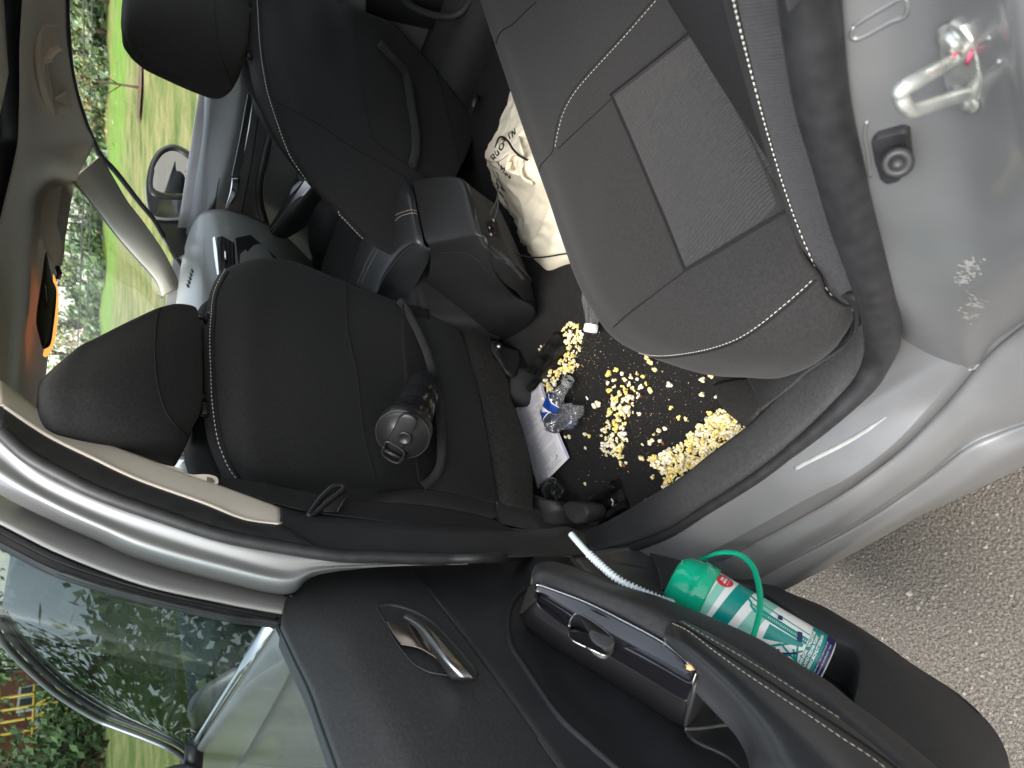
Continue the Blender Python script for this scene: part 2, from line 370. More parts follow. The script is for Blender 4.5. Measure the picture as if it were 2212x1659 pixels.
# pressed rings and welds in the sheet
for nm,q in (('pressing',[(1845,55),(1838,75),(1846,84),(1870,76),(1920,48),(1935,42),(1955,35),(1962,15),(1956,-8)]),('pressing',[(1845,55),(1870,38),(1915,12),(1945,-5)]),
             ('pressing',[(2118,92),(2138,80)]),('pressing',[(2132,150),(2150,144),(2160,130)]),('pressing',[(1873,262),(1868,290),(1875,330),(1880,380)])):
    line(nm,jb,q,.0016,M['paint'],jamb,20,0)
dm=MB(); dq=random.Random(9)
for k_ in range(170):
    cx,cy,sx,sy=dq.choice([(2098,575,20,16),(2080,600,14,14),(2110,655,22,16),(2098,680,18,12)]); h_,n_=hitn(jb,dq.gauss(cx,sx*.6),dq.gauss(cy,sy*.6))
    if h_ is None: continue
    e_=n_.orthogonal().normalized(); f_=n_.cross(e_); r_=dq.uniform(.0006,.0022); dm.add([h_+n_*.0004+(e_*math.cos(a)+f_*math.sin(a))*r_*dq.uniform(.6,1.3) for a in (0,1.3,2.5,3.8,5.1)],[(0,1,2,3,4)])
tag(dm.build('dust_patch',mat('dried_dust',(.22,.22,.205),.8),jamb,False,fix=False),kind='stuff')
# striker: plate, two screws and the loop
h,nn=hitn(jb,2075,165)
def frame(nn,upx):
    a=(upx-nn*upx.dot(nn)).normalized(); return Matrix((a,nn.cross(a),nn)).transposed()
st=tag(bpy.data.objects.new('striker',None)); COL.objects.link(st); st.parent=car
def sp(x,y,off,ref=h,n_=nn):
    d=ray(x,y); t=((ref+n_*off)-CAM).dot(n_)/d.dot(n_); return CAM+d*t
plate=[(2038,60),(2052,48),(2075,60),(2098,88),(2112,130),(2118,175),(2112,215),(2100,238),(2082,240),(2060,222),(2040,185),(2030,140),(2028,95)]
MB().prism([sp(x,y,.004) for x,y in plate],-nn*.006).build('plate',M['zinc'],st,False,.0012)
loop=[(2092,205,.004),(2075,206,.012),(2020,224,.030),(1972,238,.046),(1955,228,.050),(1945,205,.050),(1950,192,.049),(1985,172,.038),(2030,146,.016),(2062,128,.004)]
MB().tube(cr([sp(x,y,o) for x,y,o in loop],40),.0042,12).build('loop',M['zinc'],st)
for x,y in ((2052,92),(2080,215)):
    q=sp(x,y,.004); MB().lathe([(0,.003),(.0035,.003),(.0055,.0024),(.007,0),(.010,0),(.010,-.002)],q,nn,24).build('screw',M['zinc'],st)
MB().tube([sp(2062,118,.0055),sp(2050,140,.0055)],.0012,6).build('paint_mark',mat('pink_paint',(.7,.12,.2),.5),st)
MB().tube([sp(2098,112,.0055),sp(2088,138,.0055)],.0012,6).build('paint_mark',bpy.data.materials['pink_paint'],st)
# rubber buffer
h2,n2=hitn(jb,1925,345)
bf=bpy.data.objects.new('rubber_buffer',None); COL.objects.link(bf); bf.parent=car
poly=[(1880,310),(1893,298),(1952,283),(1962,290),(1968,345),(1960,375),(1940,395),(1915,402),(1900,390),(1888,355)]
MB().prism([sp(x,y,.006,h2,n2) for x,y in poly],-n2*.009).build('base_plate',M['rubber'],bf,False,.002)
c0=sp(1936,335,.006,h2,n2); ax=(sp(1940,362,.030,h2,n2)-c0).normalized()
MB().lathe([(.0095,0),(.0098,.003),(.0072,.005),(.0088,.0075),(.0064,.010),(.0078,.0125),(.0062,.015),(.0098,.017),(.0102,.020),(.0084,.022),(.0048,.022),(.0044,.018),(0,.018)],c0,ax,28).build('bellows',M['rubber'],bf)
# outer quarter panel and wheel-arch edge behind the flange
# ---- centre pillar and roof rail
BT=[(0,822),(66,874),(165,933),(265,973),(397,1023),(500,1060),(604,1098)]
BB=[(0,874),(99,940),(200,990),(298,1036),(438,1086),(525,1121),(604,1132)]
o1=cr([P(x,y,'x',-1.0) for x,y in BT],40); o2=cr([P(x,y,'x',-.97) for x,y in BB],40)
g=[[p+V((-.03,.02,0)) for p in o1],[p+V((-.006,.004,0)) for p in o1],o1,[a.lerp(b,.5)+V((.004,-.004,0)) for a,b in zip(o1,o2)],o2,[p+V((0,.0,-.004)) for p in o2]]
gridobj('pillar_trim',[cr(list(c),14) for c in zip(*g)],M['beige'],car,.003)
B2=[(604,1098),(680,1119),(811,1130),(986,1143),(1140,1156),(1200,1158),(1262,1152)]
B3=[(604,1172),(680,1185),(811,1196),(986,1202),(1074,1203),(1160,1199),(1275,1197)]
o1=cr([P(x,y,'x',-1.0) for x,y in B2],50); o2=cr([P(x,y,'x',-.962) for x,y in B3],50)
g=[[p+V((-.04,.03,0)) for p in o1],o1,[a.lerp(b,.4)+V((.004,-.002,0)) for a,b in zip(o1,o2)],[a.lerp(b,.8)+V((.002,-.002,0)) for a,b in zip(o1,o2)],o2]
pl=gridobj('lower_pillar_trim',[cr(list(c),16) for c in zip(*g)],M['plastic'],car,.003)
# black flange between trim and paint above the belt line
F1=[(0,876),(99,942),(200,992),(298,1038),(438,1088),(525,1122),(604,1134),(640,1150)]
F2=[(0,944),(87,1020),(219,1081),(350,1125),(482,1167),(613,1192),(680,1203),(726,1209)]
g=patch([[ (x,y,'x',-.968) for x,y in F1],[((x+u)/2,(y+v)/2,'x',-.955) for (x,y),(u,v) in zip(F1,F2)],[(x,y,'x',-.958) for x,y in F2]],12,40)
gridobj('seal_flange',g,M['rubber'],car,.004)
line('seal_lip',bvh(bpy.data.objects['seal_flange']),[(0,918),(87,993),(219,1058),(350,1104),(482,1148),(600,1170)],.004,M['rubber'],car,50,0)
# silver pillar/roof side
W0=[(-120,845),(0,941),(88,1020),(219,1081),(350,1125),(482,1167),(613,1191),(726,1207),(870,1214),(1010,1213)]
W1=[(-120,890),(0,988),(88,1050),(219,1112),(350,1160),(482,1200),(613,1232),(700,1222),(870,1217),(1010,1215)]
W2=[(-120,965),(0,1055),(131,1121),(219,1160),(306,1199),(482,1247),(626,1274),(690,1238),(870,1220),(1010,1216)]
wk=[1,1,1,1,1,1,1,.35,.12,.1]
g=patch([[(x,y,'x',-.957) for x,y in W0],[((x*2+u)/3,(y*2+v)/3,'x',-.957-.001*k) for (x,y),(u,v),k in zip(W0,W1,wk)],[(x,y,'x',-.960-.004*k) for (x,y),k in zip(W1,wk)],[((x+u)/2,(y+v)/2,'x',-.958-.004*k) for (x,y),(u,v),k in zip(W1,W2,wk)],[((x+u*4)/5,(y+v*4)/5,'x',-.962-.010*k) for (x,y),(u,v),k in zip(W1,W2,wk)],[(x,y,'x',-.965-.03*k) for (x,y),k in zip(W2,wk)],[(x-6*k,y+10*k,'x',-.965-.06*k) for (x,y),k in zip(W2,wk)]],40,70)
gridobj('pillar',g,M['paint'],car,.003)
# ---- front door skin, window and mirror as seen beyond the open rear door
yb=.322
def ext(rows,nm,mt,par=car,nu=12,nv=20,so=.003): return gridobj(nm,patch(rows,nu,nv),mt,par,so)
fd=bpy.data.objects.new('front_door',None); COL.objects.link(fd); fd.parent=car
xs=[-1.14,-1.4,-1.7,-2.0,-2.3]
skin=[[V((x,yb,.940)) for x in xs],[V((x,yb-.014,.932)) for x in xs],[V((x,yb-.034,.922-.022*i)) for i,x in enumerate(xs)],[V((x,yb-.042,.905-.022*i)) for i,x in enumerate(xs)],[V((x,yb-.030,.885-.022*i)) for i,x in enumerate(xs)],[V((x,yb-.06,.70)) for x in xs],[V((x,yb-.10,.5)) for x in xs],[V((x,yb-.09,.30)) for x in xs]]
ext(skin,'skin',M['paint'],fd,60,30)
MB().grid([[V((x,yb+.012,.940)),V((x,yb-.004,.938)),V((x,yb-.006,.946)),V((x,yb+.002,.953)),V((x,yb+.014,.953))] for i,x in enumerate(xs)]).build('belt_strip',M['chrome'],fd,fix=False,solid=.001)
rl=[(0,1335),(44,1397),(131,1480),(219,1537),(263,1556),(332,1582),(395,1612),(430,1650)]
rail=[P(x,y,'f',0) for x,y in rl]; print('RAIL',rail[0],rail[-1])
rail=cr(rail,50)
MB().tube(rail,.0075,8).build('window_frame',M['rubber'],fd)
MB().tube([p+V((-.008,-.008,.008)) for p in rail],.0022,8).build('frame_trim',M['black'],fd)
MB().tube([p+V((-.014,-.010,.014)) for p in rail],.006,8).build('roof_edge',M['paint'],fd)
g=[[a,a.lerp(b,.5)+V((0,-.01,0)),b] for a,b in zip(cr([V((-1.14,yb+.012,.952)),V((-1.4,yb+.008,.952)),V((-1.6,yb+.006,.952)),V((-1.9,yb+.006,.952)),V((-2.1,yb+.006,.952))],50),lin([V((-1.12,.334+.66*.318,1.27))]+rail,50))]
gridobj('window',[cr(r,10) for r in g],M['frontglass'],fd,0)
gridobj('rear_frame',patch([[V((-1.17,.335,.95)),V((-1.16,.436,1.10)),V((-1.15,.54,1.26))],[V((-1.10,.345,.95)),V((-1.09,.445,1.10)),V((-1.07,.55,1.26))]],4,12),M['black'],fd,.004)
# driver's mirror
mo=V((-2.10,.20,.99))
mm=bpy.data.objects.new('door_mirror',None); COL.objects.link(mm); mm.parent=car
def shell(c,rx,ry,rz,nm,mt,par,ex=3.0,n=24,cut=None):
    g=[]
    for i in range(n//2+1):
        u=-PI/2+PI*i/(n//2); row=[]
        for j in range(n):
            v_=2*PI*j/n; f=lambda t:math.copysign(abs(t)**(2/ex),t)
            row.append(c+V((rx*f(math.cos(u))*f(math.cos(v_)),ry*f(math.cos(u))*f(math.sin(v_)),rz*f(math.sin(u)))))
        g.append(row)
    return MB().grid(g,cv=True).build(nm,mt,par)
shell(mo,.055,.095,.068,'housing',M['paint'],mm)
MB().tube([mo+V((0,.06,-.04)),mo+V((.03,.16,-.05))],.022,10).build('mirror_arm',M['black'],mm)
# ---- roof and headliner. Everything inside is seen from below
def roofz(x,y): 
    t=(y-1.08)/.52; return 1.335-.035*t*t-.02*max(0,(-x-1.1))**1.5
HN=[]
LE=[(60,-160),(50,0),(45,41),(44.6,99),(44,198),(42,274),(39.7,309),(29.8,358),(16,418),(0,483),(-25,560),(-50,640),(-70,740),(-90,840)]
PE=[(138,-160),(142,0),(142,33),(145.5,83),(150.5,140),(162,198),(175,240),(187,274),(200,303),(218,337)]
HZ=lambda z:('z',z)
rowsH=[]
def rw(lst): rowsH.append(lst)
# columns run from the sun-roof edge out to the side window / windscreen header
st_=[ # (left edge) (inner) (fold) (outer) 
 ((56,-160),(78,-160),(110,-160),(139,-160)),
 ((50,0),(72,0),(105,0),(142,0)),
 ((44.6,99),(66,99),(100,99),(146,99)),
 ((44,198),(68,198),(112,198),(163,198)),
 ((42,274),(72,274),(120,276),(187,274)),
 ((39.7,309),(76,309),(128,318),(203,309)),
 ((30,358),(70,358),(122,360),(170,376)),
 ((16,418),(60,420),(105,425),(150,425)),
 ((0,483),(48,490),(92,500),(132,505)),
 ((-25,560),(40,560),(85,565),(126,570)),
 ((-50,650),(30,650),(80,655),(118,660)),
 ((-70,740),(20,745),(65,748),(106,750)),
 ((-90,840),(10,845),(55,850),(95,860)),
 ((-110,960),(0,965),(45,960),(85,970))]
hd=[]
for i,(a,b,c,d) in enumerate(st_):
    if i<6: q=[P(*a,'y',1.36),P(*b,'y',1.46),P(*c,'m',-.02),P(*d,'m',.0)]
    elif i==6: q=[P(*a,'y',1.34),P(*b,'y',1.42),P(*c,'y',1.52),P(*d,'y',1.56)]
    else:
        f=(i-7)/6; q=[P(*a,'y',1.30-.42*f),P(*b,'x',-1.42-.0*f),P(*c,'x',-1.62-.04*f),P(*d,'x',-1.74-.08*f)]
    hd.append(q)
gh=[cr([r[j] for r in hd],60) for j in range(4)]
gridobj('headliner',[cr(list(c),24) for c in zip(*gh)],M['head'],car,.006)
MB().grid([[p+V((0,0,.002)) for p in gh[0]],[p+V((0,-.004,.03)) for p in gh[0]],[p+V((0,0,.08)) for p in gh[0]]]).build('roof_opening',M['black'],car,solid=.003)
# roof skin above, with the sun-roof opening closed by its glass and shade
rx=[-1.75,-1.4,-1.0,-.6,-.2,.2,.5]
R=[[V((x,.62,1.36-.03*max(0,-x-1.2))),V((x,.75,1.40-.05*max(0,-x-1.2))),V((x,1.08,1.43-.07*max(0,-x-1.1))),V((x,1.41,1.40-.05*max(0,-x-1.2))),V((x,1.54,1.36-.03*max(0,-x-1.2)))] for x in rx]
gridobj('roof',patch(R,20,20),M['paint'],car,.004)
# ---- sun-roof: dark glass, pale frame strip and the drawn shade
sr=bpy.data.objects.new('sunroof',None); COL.objects.link(sr); sr.parent=car
MB().grid(patch([[V((-1.75,.70,1.36)),V((-1.75,1.08,1.365)),V((-1.75,1.52,1.36))],[V((-1.1,.70,1.37)),V((-1.1,1.08,1.38)),V((-1.1,1.52,1.37))],[V((-.3,.70,1.37)),V((-.3,1.08,1.38)),V((-.3,1.52,1.37))]],10,10)).build('dark_glass',M['gloss'],sr,solid=.004)
g=patch([[(x,y,'z',1.345) for x,y in [(30,-60),(29,99),(31,198),(32,262)]],[(x,y,'z',1.352) for x,y in [(44,-60),(46,60),(44.6,150),(43,268)]]],4,20)
gridobj('sunroof_frame',g,M['beige'],sr,.003)
g=patch([[(-80,-160,'z',1.33),(-80,0,'z',1.33),(-80,150,'z',1.33),(-80,400,'z',1.33)],[(0,-160,'z',1.33),(0,0,'z',1.33),(0,120,'z',1.33),(-20,300,'z',1.33)],[(54,-160,'z',1.33),(49,0,'z',1.33),(31,99,'z',1.33),(0,248,'z',1.33)]],14,20)
gridobj('shade',g,M['head'],sr,.006)
# ---- sun visor
def disc(pts,k,v,c,bul,name,mt,par,th=.008,nr=10,n=60,direc=None):
    """a padded plate with the given outline"""
    o=cr([P(x,y,k,v) for x,y in pts],n,True); cc=P(*c,k,v); g=[]
    nn=(CAM-cc).normalized() if direc is None else direc
    for i in range(nr+1):
        f=1-i/nr; h=bul*math.sqrt(max(0,1-f**4)); g.append([cc+(p-cc)*f+nn*h for p in o])
    b=[[p-nn*th for p in g[0]]]; 
    bk=[[cc+(p-cc)*(1-i/3)-nn*th for p in o] for i in range(4)]
    mb=MB().grid(list(reversed(bk))+g,cv=True); return mb.build(name,mt,par)
vis=[(129,281),(141,285),(151,314),(159,350),(161,385),(157,420),(151,450),(145,490),(141,517),(138,549),(133,575),(122,577),(108,560),(98,540),(86,505),(80,489),(85,450),(91,418),(97,380),(103,348),(112,312),(119,290)]
vo=disc(vis,'x',-1.60,(120,430),.012,'sun_visor',M['head'],car,.01)
vb=bvh(vo)
lb=[(138,375),(151,424),(135.5,530),(122,483)]
MB().prism([on(vb,[q],None,.0012)[0] for q in lb],V((0,0,0))+(on(vb,[lb[0]],None,.0004)[0]-on(vb,[lb[0]],None,.0012)[0])).build('warning_label',mat('pale_label',(.50,.50,.48),.6,nscale=90,namt=.12),vo,False)
MB().tube([P(124,577,'x',-1.6),P(129,590,'x',-1.6),P(126,600,'x',-1.62)],.006,8).build('visor_clip',M['black'],vo)
# ---- overhead console with the amber reading light behind it
oc=bpy.data.objects.new('overhead_console',None); COL.objects.link(oc); oc.parent=car
ob=[(99,543),(107,575),(114,605),(122,625),(121,660),(116,705),(110,742),(101,752),(92,752),(84,725),(78,698),(80,665),(84,640),(90,600)]
disc(ob,'x',-1.56,(100,650),.006,'console_panel',M['black'],oc,.012)
disc([(115,592),(122,610),(127,640),(125,680),(119,735),(104,768),(93,768),(99,745),(110,720),(116,680),(119,640),(116,610)],'x',-1.60,(116,680),.003,'amber_cover',emis(mat('amber_light',(.9,.35,.08),.5),(1,.36,.08),.5),oc,.004)
disc([(97,616),(101,626),(103,650),(100,655),(97,640)],'x',-1.545,(99,640),.002,'console_button',M['gloss'],oc,.003,5,20)
# ---- grab handle on the rail
gh_=bpy.data.objects.new('grab_handle',None); COL.objects.link(gh_); gh_.parent=car
def hm(l,o=-.035): return [P(x,y,'m',(o if len(q)==0 else q[0])) for x,y,*q in l]
A=hm([(93,48,-.02),(86.5,80,-.045),(84,120,-.065),(84,165,-.065),(90,205,-.055),(99,230,-.045),(108,242,-.035),(117,246,-.03)])
B=hm([(122,53,-.02),(125,75,-.03),(128,96,-.04),(118,104,-.055),(101,119,-.065),(105,160,-.065),(111,200,-.06),(114,211,-.05)])
B2_=hm([(114,211,-.05),(124,206,-.045),(138,197,-.035),(143,203,-.03),(146,231,-.025),(132,240,-.028),(117,246,-.03)])
a=cr(A,40); b=cr(B,40)
gridobj('grip',[cr([p,p.lerp(q,.5)+V((0,-.006,-.002)),q],8) for p,q in zip(a,b)],M['beige'],gh_,.012)
e=cr(B2_,30); cc=sum(e,V())/30
MB().grid([[cc+(p-cc)*f+V((0,-.006*(1-f*f),0)) for p in e] for f in (1,.9,.6,.3,0)]).build('handle_foot',M['beige'],gh_,solid=.008)
MB().tube(cr(B,40),.0016,6).build('handle_edge',M['beige'],gh_)
# dark hollow behind the grip
# ---- passenger-side front pillar
Pa=[(142,-160),(142,0),(142,33),(145.5,83),(150.5,140),(162,198),(175,240),(187,274),(200,303),(218,337),(247,368),(274,402),(302,438),(331,473),(350,505),(374,545),(392,572),(404,590)]
MB().tube(cr([P(x,y,'m',.012) for x,y in Pa],90),.0075,8).build('window_seal',M['rubber'],car)
IN=[(218,338),(246,384),(274,432),(300,466),(317,489),(340,522),(357,549),(378,590),(392,622)]
OU=[(159,386),(190,422),(222,463),(248,498),(274,529),(305,564),(331,593),(345,615),(352,640)]
g=patch([[(x,y,'m',.004) for x,y in IN],[((x*2+u)/3,(y*2+v)/3,'m',-.018) for (x,y),(u,v) in zip(IN,OU)],[((x+2*u)/3,(y+2*v)/3,'m',-.022) for (x,y),(u,v) in zip(IN,OU)],[(x,y,'m',-.008) for x,y in OU],[(x-4,y+3,'m',.03) for x,y in OU]],24,40)
gridobj('windscreen_pillar',g,M['apillar'],car,.003)
MB().tube(cr([P(x-2,y+2,'m',.01) for x,y in OU],50),.005,8).build('windscreen_seal',M['rubber'],car)
# header trim piece between visor and pillar
# cowl, windscreen glass
WS=[P(x,y,'m',.0) for x,y in [(159,386),(222,463),(274,529),(331,593),(356,650)]]
ws2=[V((p.x,2.16-p.y,p.z)) for p in WS]
gridobj('windscreen',[cr([a,(a+b)/2+V((-.06,0,.012)),b],12) for a,b in zip(cr(WS,20),cr(ws2,20))],M['glass'],car,0)
pw=[P(x,y,'m',.02) for x,y in Pa[1:17]]
bw=[V((x,1.815,.955)) for x in (-.95,-1.1,-1.25,-1.4,-1.5,-1.6,-1.7,-1.8,-1.9,-2.0)]
gridobj('passenger_window',[cr([a,b],6) for a,b in zip(cr(pw,30),cr(bw,30))],M['glass'],car,0)
# ---- passenger door trim
pd=bpy.data.objects.new('passenger_door',None); COL.objects.link(pd); pd.parent=car
yy='y'
D0=[(446,-120),(444,60),(441,190),(437,274),(425,354),(413,433),(403,493),(396,556),(399,640)]
D1=[(462,-120),(458,60),(456,190),(449,274),(441,354),(434,433),(425,480),(412,556),(412,640)]
D2=[(520,-120),(520,60),(518,200),(506,290),(492,354),(470,433),(458,493),(450,556),(440,640)]
D3=[(566,-120),(562,60),(558,200),(556,274),(540,354),(526,433),(512,500),(504,540),(500,640)]
D4=[(600,-120),(600,60),(594,200),(590,280),(580,354),(560,440),(548,500),(540,560),(540,640)]
D5=[(680,-120),(680,60),(675,200),(670,300),(650,380),(630,450),(610,520),(600,580),(600,640)]
D6=[(790,-120),(790,60),(780,200),(775,300),(770,400),(765,480),(760,560),(750,620),(740,680)]
g=patch([[(x,y,yy,1.80) for x,y in D0],[(x,y,yy,1.765) for x,y in D1],[(x,y,yy,1.735) for x,y in D2],[(x,y,yy,1.745) for x,y in D3],[(x,y,yy,1.765) for x,y in D4],[(x,y,yy,1.76) for x,y in D5],[(x,y,yy,1.74) for x,y in D6]],50,50)
pdp=gridobj('door_panel',g,M['dtrim'],pd,.006); pb=bvh(pdp)
line('panel_gap',pb,[(566,120),(558,240),(545,340),(530,420),(513,500),(505,530)],.002,M['seam'],pd,50,0)
def plate(name,b,pts,mt,par,off=.002,th=.004,n=None,bevel=.001,smooth=False,ref=None):
    q=[V((x,y,0)) for x,y in pts]; q=cr(q,n,True) if n else q
    r=[]
    for p in q:
        d=ray(p.x,p.y); h=b.ray_cast(CAM,d.normalized())
        if h[0] is None: continue
        nn=h[1]*(-1 if h[1].dot(d)>0 else 1); r.append((h[0],nn))
    if len(r)<3: print('no plate',name,pts[0]); return None
    N_=sum((x[1] for x in r),V()).normalized(); c=sum((x[0] for x in r),V())/len(r)
    tp=[p+N_*off for p,_ in r]
    return MB().prism(tp,-N_*th).build(name,mt,par,smooth,bevel)
plate('trim_strip',pb,[(534,200),(546,214),(538,274),(527,330),(515,379),(500,378),(508,340),(520,280)],M['satin'],pd,.004,.004)
plate('handle_recess',pb,[(497,379),(473,385),(469,400),(465,425),(457,449),(463,456),(474,453),(504,439),(512,420),(519,386),(514,380)],M['black'],pd,.001,.002)
MB().grid(patch([[on(pb,[(500,382)],None,.004)[0],on(pb,[(514,380)],None,.004)[0]],[on(pb,[(496,402)],None,.012)[0],on(pb,[(510,402)],None,.016)[0]],[on(pb,[(489,428)],None,.014)[0],on(pb,[(496,426)],None,.02)[0]],[on(pb,[(485,445)],None,.012)[0],on(pb,[(488,446)],None,.014)[0]]],14,6)).build('inner_handle',M['chrome'],pd,solid=.003)
# arm rest and pocket of that door
line('recess_edge',pb,[(600,225),(582,290),(568,350),(559,400),(562,445),(577,496)],.012,M['plastic'],pd,40,.002)
stitches('stitching',pb,[(606,240),(590,300),(577,350),(569,400),(572,455)],M['thread2'],pd,.008,.006,.0009,.003)
stitches('stitching',pb,[(600,240),(583,300),(571,350),(563,400),(567,455)],M['thread2'],pd,.008,.006,.0009,.003)
armb=patch([[(640,330,yy,1.70),(640,380,yy,1.70),(612,440,yy,1.70),(577,498,yy,1.705)],[(668,330,yy,1.65),(668,397,yy,1.66),(632,450,yy,1.66),(584,508,yy,1.68)],[(690,340,yy,1.65),(690,395,yy,1.655),(640,465,yy,1.66),(600,512,yy,1.68)],[(720,340,yy,1.70),(712,400,yy,1.70),(670,480,yy,1.70),(610,520,yy,1.71)]],14,24)
ar=gridobj('door_armrest',armb,M['plastic'],pd,.01); ab=bvh(ar)
plate('switch_trim',ab,[(661,386),(676,400),(632,452),(586,507),(581,497),(620,450)],M['satin'],pd,.0015,.002)
plate('switch_panel',ab,[(640,386),(655,392),(618,440),(583,488),(578,484),(600,440)],M['gloss'],pd,.0015,.002)
for q in ([(601,436),(608,440),(602,460),(590,452)],[(612,424),(620,428),(614,442),(606,438)]): plate('window_switch',ab,q,M['chrome'],pd,.005,.004)
MB().grid(patch([[(670,400,yy,1.70),(690,420,yy,1.70),(740,420,yy,1.70),(790,440,yy,1.70)],[(668,520,yy,1.70),(700,500,yy,1.66),(745,490,yy,1.66),(775,520,yy,1.68)],[(680,560,yy,1.70),(710,540,yy,1.66),(740,520,yy,1.66),(760,560,yy,1.68)]],12,20)).build('door_pocket',M['plastic'],pd,solid=.006)
# ---- dashboard
db=bpy.data.objects.new('dashboard',None); COL.objects.link(db); db.parent=car
T0=[V((-2.25,1.72,.93)),V((-2.32,1.4,.945)),V((-2.34,1.08,.95)),V((-2.32,.7,.945)),V((-2.25,.44,.93))]
T1=[V((-1.95,1.74,.935)),V((-1.98,1.4,.955)),V((-2.0,1.08,.955)),V((-1.98,.7,.955)),V((-1.92,.42,.94))]
T2=[V((-1.76,1.73,.925)),V((-1.74,1.4,.94)),V((-1.74,1.08,.94)),V((-1.74,.7,.95)),V((-1.74,.44,.93))]
T3=[V((-1.68,1.72,.89)),V((-1.65,1.4,.90)),V((-1.65,1.08,.90)),V((-1.65,.7,.90)),V((-1.67,.44,.88))]
T4=[V((-1.67,1.72,.80)),V((-1.64,1.4,.80)),V((-1.64,1.08,.80)),V((-1.64,.7,.80)),V((-1.66,.44,.80))]
T5=[V((-1.74,1.72,.66)),V((-1.72,1.4,.64)),V((-1.70,1.08,.62)),V((-1.72,.7,.62)),V((-1.74,.44,.62))]
T6=[V((-1.95,1.72,.45)),V((-1.95,1.4,.42)),V((-1.8,1.08,.42)),V((-1.95,.7,.42)),V((-1.95,.44,.42))]
dp=gridobj('dash_top',patch([T0,T1,T2,T3,T4,T5,T6],60,50),M['dash'],db,.006); dbv=bvh(dp)
plate('chrome_strip',dbv,[(460,517),(466,513),(471,545),(475,595),(470,600),(464,560)],M['chrome'],db,.006,.008)
plate('air_vent',dbv,[(468,514),(480,511),(507,526),(509,575),(489,590),(476,596),(471,545)],M['black'],db,.003,.006)
for i in range(4):
    u=475+i*8.5; p=on(dbv,[(u,518+i*3),(u+3,585)],8,.006)
    if len(p)>1: MB().tube(p,.0022,6,flat=.5).build('slat',M['plastic'],db)
p=on(dbv,[(487,548),(488,566)],5,.009)
if len(p)>1: MB().tube(p,.004,8).build('vent_tab',M['chrome'],db)
stitches('dash_stitching',dbv,[(441,514),(440,560),(439,640),(440,660)],M['thread2'],db,.008,.006,.0008,.002)
for i in range(5):
    c=on(dbv,[(414-i*2.4,583+i*8),(417-i*2.2,588+i*8)],3,.002)
    if len(c)>1: MB().tube(c,.004,6,flat=.4).build('demister_slot',M['black'],db)
plate('glove_panel',dbv,[(508,515),(540,508),(600,560),(600,640),(520,640)],M['plastic'],db,.003,.004)
# centre screen, seen past the driver's head restraint
scn=[(362,965),(365,972),(372,975),(455,980),(463,982),(466,900),(440,895),(362,900)]
sx=-1.70
MB().prism([P(x,y,'x',sx) for x,y in [(356,890),(358,968),(364,980),(372,984),(480,992),(480,890)]],V((-.02,0,0))).build('screen_bezel',M['satin'],db,False,.003)
MB().prism([P(x,y,'x',sx+.001) for x,y in [(364,895),(366,966),(372,974),(470,981),(470,895)]],V((-.003,0,0))).build('screen',M['gloss'],db,False,.001)
# steering wheel rim and column stub behind the seat
sw=bpy.data.objects.new('steering_wheel',None); COL.objects.link(sw); sw.parent=car
wc=V((-1.50,.72,.80)); wa=V((1,0,.42)).normalized(); e1=V((0,1,0)); e2=wa.cross(e1)
MB().tube([wc+(e1*math.cos(2*PI*i/48)+e2*math.sin(2*PI*i/48))*.185 for i in range(49)],.015,10,cap=False).build('rim',M['leather'],sw)
shell(wc+wa*-.01,.03,.07,.06,'hub',M['plastic'],sw)
for a_ in (0,PI,PI*1.5): MB().tube([wc,wc+(e1*math.cos(a_)+e2*math.sin(a_))*.18],.014,8).build('spoke',M['satin'],sw)
# instrument hood
shell(V((-1.74,.72,.955)),.12,.19,.06,'instrument_hood',M['dash'],db)
# ---- passenger's mirror outside the window
pm_=bpy.data.objects.new('passenger_mirror',None); COL.objects.link(pm_); pm_.parent=car
mx=-1.86
def mp(x,y,o=0): return P(x,y,'x',mx+o)
ho=[(372,311),(395,318),(415,332),(424,350),(426,378),(424,405),(418,425),(412,447),(406,470),(360,474),(330,468),(320,450),(315,410),(317,380),(325,350),(343,323)]
o=cr([mp(x,y) for x,y in ho],60,True); cc=mp(370,390)
nb=V((-1,.35,0)).normalized()
MB().grid([[cc+(p-cc)*f+nb*h for p in o] for f,h in ((.93,.008),(1,.0),(1.0,.02),(.93,.05),(.75,.08),(.4,.095),(.02,.1))],cv=True).build('housing',M['paint'],pm_)
gl=[(372,316),(392,322),(412,335),(421,352),(423,378),(421,402),(414,420),(400,430),(380,432),(345,429),(326,420),(322,405),(323,380),(329,352),(346,326)]
o=cr([mp(x,y,.004) for x,y in gl],60,True)
gi=[(370,326),(388,330),(404,342),(414,356),(416,380),(414,402),(405,416),(380,421),(350,418),(333,410),(328,400),(330,378),(337,355),(352,334)]
oi=cr([mp(x,y,.002) for x,y in gi],60,True)
MB().grid([o,[a.lerp(b,.5)+V((.004,0,0)) for a,b in zip(o,oi)],oi],cv=True).build('mirror_bezel',M['black'],pm_,solid=.004)
